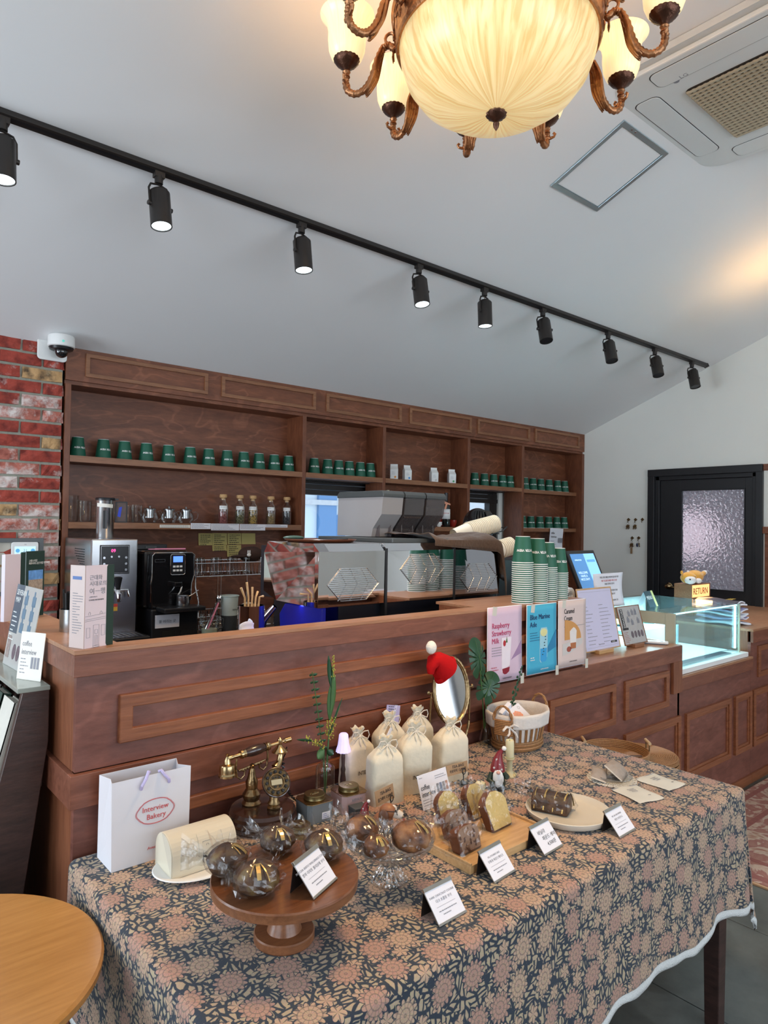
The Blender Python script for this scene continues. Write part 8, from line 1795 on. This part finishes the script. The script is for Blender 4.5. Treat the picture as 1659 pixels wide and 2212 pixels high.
bun(.985, 1.212, zg+.016, .038, .060, 'rear wrapped brown bun on the glass stand with a tall cellophane end', bw_, 6, [(2.0, .055, .045)], G2)
bun(.968, 1.140, zg+.016, .030, .045, 'small left wrapped brown bun on the glass stand', bw_, 7, [(2.9, .055, .042)], G2)

wbd = thing('wooden_board', 'pale oak serving board holding wrapped cake slices', 'board', (1.358, 1.192, Z)); obj('board', MB().box(-.153, .153, -.112, .112, 0, .020), M['oak'], wbd, bevel=.0015)
for q_ in (-.153, .147): obj('raised_edge', MB().box(q_, q_+.006, -.112, .112, .020, .026), M['oak'], wbd, bevel=.001)
def crumb(name, c0, c1, sc_): return mat(name, c0, .75, noise_amt=.12, scale=sc_, bump=.3) if c1 is None else None
ycr = mat('yellow_crumb', (.68, .50, .19), .8, noise_amt=.08, scale=120, bump=.3); 
m, t, b, N, L = nt('speckled_brown_crumb'); tc = N.new('ShaderNodeTexCoord'); v = N.new('ShaderNodeTexNoise'); v.inputs['Scale'].default_value = 75; v.inputs['Detail'].default_value = 3; L.new(tc.outputs['Object'], v.inputs['Vector'])
r = N.new('ShaderNodeValToRGB'); r.color_ramp.elements[0].position = .38; r.color_ramp.elements[0].color = (.10, .05, .035, 1); r.color_ramp.elements[1].position = .46; r.color_ramp.elements[1].color = (.30, .19, .13, 1); L.new(v.outputs['Fac'], r.inputs[0]); L.new(r.outputs[0], b.inputs['Base Color']); b.inputs['Roughness'].default_value = .85; bcr = m
crs = mat('dark_crust', (.14, .045, .015), .6, noise_amt=.25, scale=40)
def slice_(x, y, rz, w_, h_, th, lean, label, cr, seed, base=0.0205, peak=.012):
    t_ = thing('wrapped_cake_slice', label, 'cake', (x, y, Z+base), rz, 'wrapped cake slices on the oak board'); T_ = TR(0, 0, .002) @ RX(-lean)
    P = [(-w_*.44, 0), (w_*.44, 0), (w_*.47, h_*.35), (w_*.5, h_*.72), (w_*.44, h_*.84), (w_*.36, h_*.93), (w_*.16, h_*.93+peak*.8), (-w_*.12, h_*.93+peak), (-w_*.36, h_*.93), (-w_*.45, h_*.84), (-w_*.5, h_*.72), (-w_*.47, h_*.35)]
    obj('crust', MB().prism(P, 0.0, th, T_ @ RX(pi/2) @ TR(0, 0, -th)), crs, t_, bevel=.002)
    obj('crumb_face', MB().prism([(a*.93, .003+c_*.955) for a, c_ in P], th, th+.0012, T_ @ RX(pi/2) @ TR(0, 0, -th)), cr, t_)
    wm_ = MB(); rn = random.Random(seed)
    def shell(u, v, y_, s_):
        X = (u-.5)*2; zz = v*(h_+peak+.012)-.001; return (X*(w_*.56+.004*sin(v*9+seed)), y_+s_*(.004+.005*noise.noise(Vector((u*5, v*6, seed+s_))))*(1 if 0 < u < 1 else 0), zz)
    wm_.grid(lambda u, v: shell(u, v, -.004, -1), 10, 10, T_); wm_.grid(lambda u, v: shell(u, v, th+.004, 1), 8, 8, T_)
    wm_.grid(lambda u, v: (-w_*.56-.028*u, th*.5+.010*sin(v*12)*u+.006*sin(v*23+seed), v*(h_+.01)*(1-.25*u)+.01*u), 5, 10, T_); wm_.grid(lambda u, v: (w_*.56+.020*u, th*.5+.010*sin(v*11+1)*u, v*(h_+.01)*(1-.2*u)+.008*u), 4, 10, T_)
    obj('cellophane', wm_, M['cello'], t_)
slice_(1.262, 1.125, radians(4), .082, .060, .030, .35, 'wrapped speckled brown cake slice at the front left of the oak board', bcr, 1, peak=.003)
slice_(1.420, 1.160, radians(4), .092, .088, .024, .42, 'large wrapped yellow pound cake slice at the front right of the oak board', ycr, 2)
slice_(1.425, 1.240, radians(6), .076, .082, .022, .40, 'wrapped yellow pound cake slice behind the large front one', ycr, 3)
slice_(1.330, 1.258, radians(-10), .070, .078, .022, .35, 'wrapped yellow pound cake slice at the rear left of the oak board', ycr, 4)
slice_(1.290, 1.192, radians(-6), .078, .066, .022, .35, 'wrapped brown cake slice standing behind the speckled one', bcr, 5, peak=.006)

pl_ = thing('serving_plate', 'round matte cream plate with one wrapped chocolate cake', 'plate', (1.662, 1.128, Z))
obj('dish', MB().lathe([(.001, 0), (.098, 0), (.110, .006), (.117, .022), (.115, .023), (.105, .009), (.098, .005), (.001, .005)], 72), mat('cream_stoneware', (.68, .64, .55), .35, noise_amt=.02), pl_, smooth=True, ang=50); obj('foot_ring', MB().lathe([(.08, -.0008), (.085, -.0008), (.085, .001), (.08, .001)], 48), bpy.data.materials['cream_stoneware'], pl_)
cc_ = thing('wrapped_chocolate_cake', 'wrapped dark chocolate loaf cake on the round cream plate', 'cake', (1.648, 1.175, Z+.0055), radians(-68))
dch = crust('dark_choc', (.028, .012, .007), (.060, .026, .014), (.13, .07, .045), 34)
obj('loaf', MB().prism([(-.030, 0), (.026, 0), (.032, .012), (.034, .034), (.020, .047), (.002, .052), (-.018, .048), (-.034, .034), (-.034, .012)], -.050, .052, Matrix(((0, 0, 1, 0), (1, 0, 0, 0), (0, 1, 0, 0), (0, 0, 0, 1)))), dch, cc_, bevel=.004)
w_ = MB(); cello_mesh(w_, .060, .040, .030, 12, [(pi, .060, .030), (pi-.5, .05, .022)], .028); obj('cellophane', w_, M['cello'], cc_)
m = MB()
for k in range(4):
    a = -.040+.026*k; pts = [Vector((a+.006*k*j/6, -.036*cos(j*pi/6), .010+.047*sin(j*pi/6))) for j in range(7)]
    for i in range(6): s_ = Vector((.0011+.001*(k % 2), 0, 0)); m.add([pts[i]-s_, pts[i]+s_, pts[i+1]+s_, pts[i+1]-s_], [(0, 1, 2, 3)])
obj('gold_band', m, gold, cc_, solid=.0004)

# doily, glass dish, tea bags, pouches
do = thing('lace_doily', 'white crocheted doily under the small glass dish', 'doily', (2.015, 1.205, Z))
m = MB()
for ra, rb_ in ((.0, .028), (.032, .040), (.043, .052), (.056, .064)):
    n_ = 64; vs = []
    for i in range(n_): a = 2*pi*i/n_; k = 1+.02*sin(a*16); vs += [(ra*cos(a), ra*sin(a), .0012), (rb_*k*cos(a), rb_*k*sin(a), .0014)]
    m.add(vs, [(2*i, 2*i+1, (2*i+3) % (2*n_), (2*i+2) % (2*n_)) for i in range(n_)])
for i in range(48): a = 2*pi*i/48; m.tube([(.026*cos(a), .026*sin(a), .0014), (.066*cos(a+.03), .066*sin(a+.03), .0016)], .0012, 4)
for i in range(26): a = 2*pi*i/26; m.tube([((.070+.006*cos(k*pi/4))*cos(a+.10*sin(k*pi/4)), (.070+.006*cos(k*pi/4))*sin(a+.10*sin(k*pi/4)), .0016) for k in range(8)], .0018, 4, closed=True)
obj('crochet', m, mat('crochet_cotton', (.62, .58, .50), .95, noise_amt=.15, scale=200), do, solid=.0008)['kind'] = 'stuff'
gd = thing('glass_dish', 'small ribbed glass dish holding two tea bags on the doily', 'dish', (2.012, 1.195, Z+.002)); obj('dish', MB().lathe([(.001, .001), (.036, .001), (.048, .006), (.056, .014), (.054, .015), (.046, .008), (.001, .003)], 80, cap0=False, cap1=False, fn=lambda a, r_, z: 1+.02*cos(40*a) if r_ > .03 else 1), cgm, gd, smooth=True, ang=40); obj('rim_bead', MB().tube([(.0555*cos(i*pi/24), .0555*sin(i*pi/24), .0148) for i in range(48)], .0012, 6, closed=True), cgm, gd, smooth=True)
tbm = mat('grey_tea_bag', (.33, .28, .24), .8, noise_amt=.22, scale=55, bump=.3)
for i, (x, y, rz, l, w2, h2) in enumerate(((1.985, 1.232, .55, 'left grey tea bag lying in the glass dish', .040, .024), (2.048, 1.205, .25, 'larger grey tea bag leaning at the right in the glass dish', .046, .034))):
    t_ = thing('tea_bag', l, 'tea bag', (x, y, Z+.018+.006*i), rz, 'tea bags in the glass dish'); T_ = RX(.25+.35*i) @ RY(-.15+.2*i)
    sgn = lambda q: math.copysign(abs(q)**.45, q)
    obj('bag', MB().ell((0, 0, 0), (1, 1, 1), 28, 14, T=T_) if 0 else [m for m in [MB()] if [m.grid(lambda u, v, s_=s_: ((u-.5)*2*w2, (v-.5)*2*h2, s_*(.011+.004*i)*(sin(pi*u)*sin(pi*v))**.6*(1+.25*noise.noise(Vector((u*6, v*5, i+s_))))), 20, 14, T_) for s_ in (-1, 1)]][0], tbm, t_, smooth=True, ang=80)
    obj('sealed_edge', MB().box(-w2-.008, -w2, -h2, h2, -.0006, .0006, T_), mat('pale_tea_paper', (.60, .55, .48), .7) if i == 0 else bpy.data.materials['pale_tea_paper'], t_)
pcm = mat('greyish_white_pouch', (.66, .66, .60), .5, noise_amt=.02, scale=10)
for i, (cx, cy, rz, l) in enumerate(((1.960, 1.085, radians(-16), 'front white paper pouch lying flat beside the doily'), (2.110, 1.090, radians(-4), 'rear white paper pouch lying flat near the table end'))):
    t_ = thing('paper_pouch', l, 'pouch', (cx, cy, Z), rz, 'white drip bag pouches on the table'); hw, hh = .050, .060
    pf = lambda u, v, s_=1: ((u-.5)*2*hw*(1+.01*sin(v*9)), (v-.5)*2*hh, .0035+s_*.0035*(sin(pi*u)*sin(pi*v))**.5+.0012*sin(u*7+v*5+i))
    obj('pouch', MB().grid(lambda u, v: pf(u, v, 1), 14, 14).grid(lambda u, v: pf(u, v, -.8), 14, 14), pcm, t_, smooth=True)
    for k in range(3): text(('EXCELSO', 'DRIPBAG', 'COFFEE')[k], .0065, M['inkg'], t_, (-.005, .022-.009*k, .0095), (0, 0, 0), align='CENTER')
    text('10g', .006, M['ink'], t_, (.012, -.032, .0090), (0, 0, 0))
    obj('seal_seam', MB().box(-hw, hw, hh-.006, hh-.005, .0035, .0050), M['inkg'], t_)

# A-frame price holders
hold = mat('brushed_holder', (.50, .46, .40), .3, metal=1, noise_amt=.08); dkin = mat('holder_dark_inside', (.03, .022, .02), .4, metal=.5)
def pholder(x, y, z, rz, label, l1, l2, hand=False):
    t_ = thing('price_holder', label, 'card holder', (x, y, z), rz, 'metal price holders with white cards'); w_, hh, ln = .042, .050, .72
    T_ = TR(0, 0, .001) @ RX(-ln)
    obj('front_plate', MB().box(-w_, w_, 0, .001, 0, .068, T_).box(-w_, w_, -.0025, 0, 0, .004, T_).box(-w_, w_, -.003, .003, .066, .074, T_), hold, t_, bevel=.0004)
    by, bz = .074*sin(ln), .074*cos(ln)
    obj('back_plate', MB().add([(-w_, by-.004, bz-.001), (w_, by-.004, bz-.001), (w_, by+.002, 0.0), (-w_, by+.002, 0.0), (-w_, by-.003, bz-.001), (w_, by-.003, bz-.001), (w_, by+.003, 0.0), (-w_, by+.003, 0.0)], [(0, 1, 2, 3), (7, 6, 5, 4), (0, 4, 5, 1), (2, 6, 7, 3), (1, 5, 6, 2), (0, 3, 7, 4)]), dkin, t_)
    obj('card', MB().box(-w_+.001, w_-.001, -.0012, -.0002, .003, .066, T_), M['paper'], t_)
    rot = (pi/2-ln, 0, 0); P_l = lambda a, c_: T_ @ Vector((a, -.0014, c_))
    if hand:
        for i, s_ in enumerate(('바닐라', '파운드 케이크', '4,500원')): text(s_, .0115, M['ink'], t_, P_l(-.026+.008*i, .046-.015*i), rot, ital=.2)
    else:
        text(l1, .0058, M['inkg'], t_, P_l(0, .050), rot, align='CENTER'); text(l2, .0068, M['inkg'], t_, P_l(0, .040), rot, align='CENTER')
        lines(1, -.026, .026, .024, .007, .0022, M['inkg'], t_, T_ @ TR(0, -.0013, 0) @ RX(pi/2), fill=(1, 1)); lines(1, -.018, .018, .017, .007, .0022, M['inkg'], t_, T_ @ TR(0, -.0013, 0) @ RX(pi/2), seed=4)
        obj('rule', MB().box(-.028, .028, -.0015, -.0012, .0315, .0320, T_), M['inkg'], t_)
pholder(.770, 1.050, zt, radians(23), 'price holder standing on the wooden cake stand', 'MATCHA RISITO WALGINALE COOKIE', '말차 리치또 월지날레 쿠키')
pholder(1.043, .980, Z, radians(2), 'frontmost price holder on the cloth below the glass stand', 'DARK CHOCOLAT COOKIE', '다크 초콜릿 쿠키')
pholder(1.260, 1.022, Z, radians(5), 'price holder at the front corner of the oak board', 'FIG POUNDCAKE', '무화과 파운드케이크')
pholder(1.456, 1.028, Z, radians(4), 'handwritten price holder at the right end of the oak board', '', '', True)
pholder(1.690, .962, Z, radians(2), 'rightmost price holder in front of the round cream plate', 'PECAN BROWNIE', '피칸 브라우니')
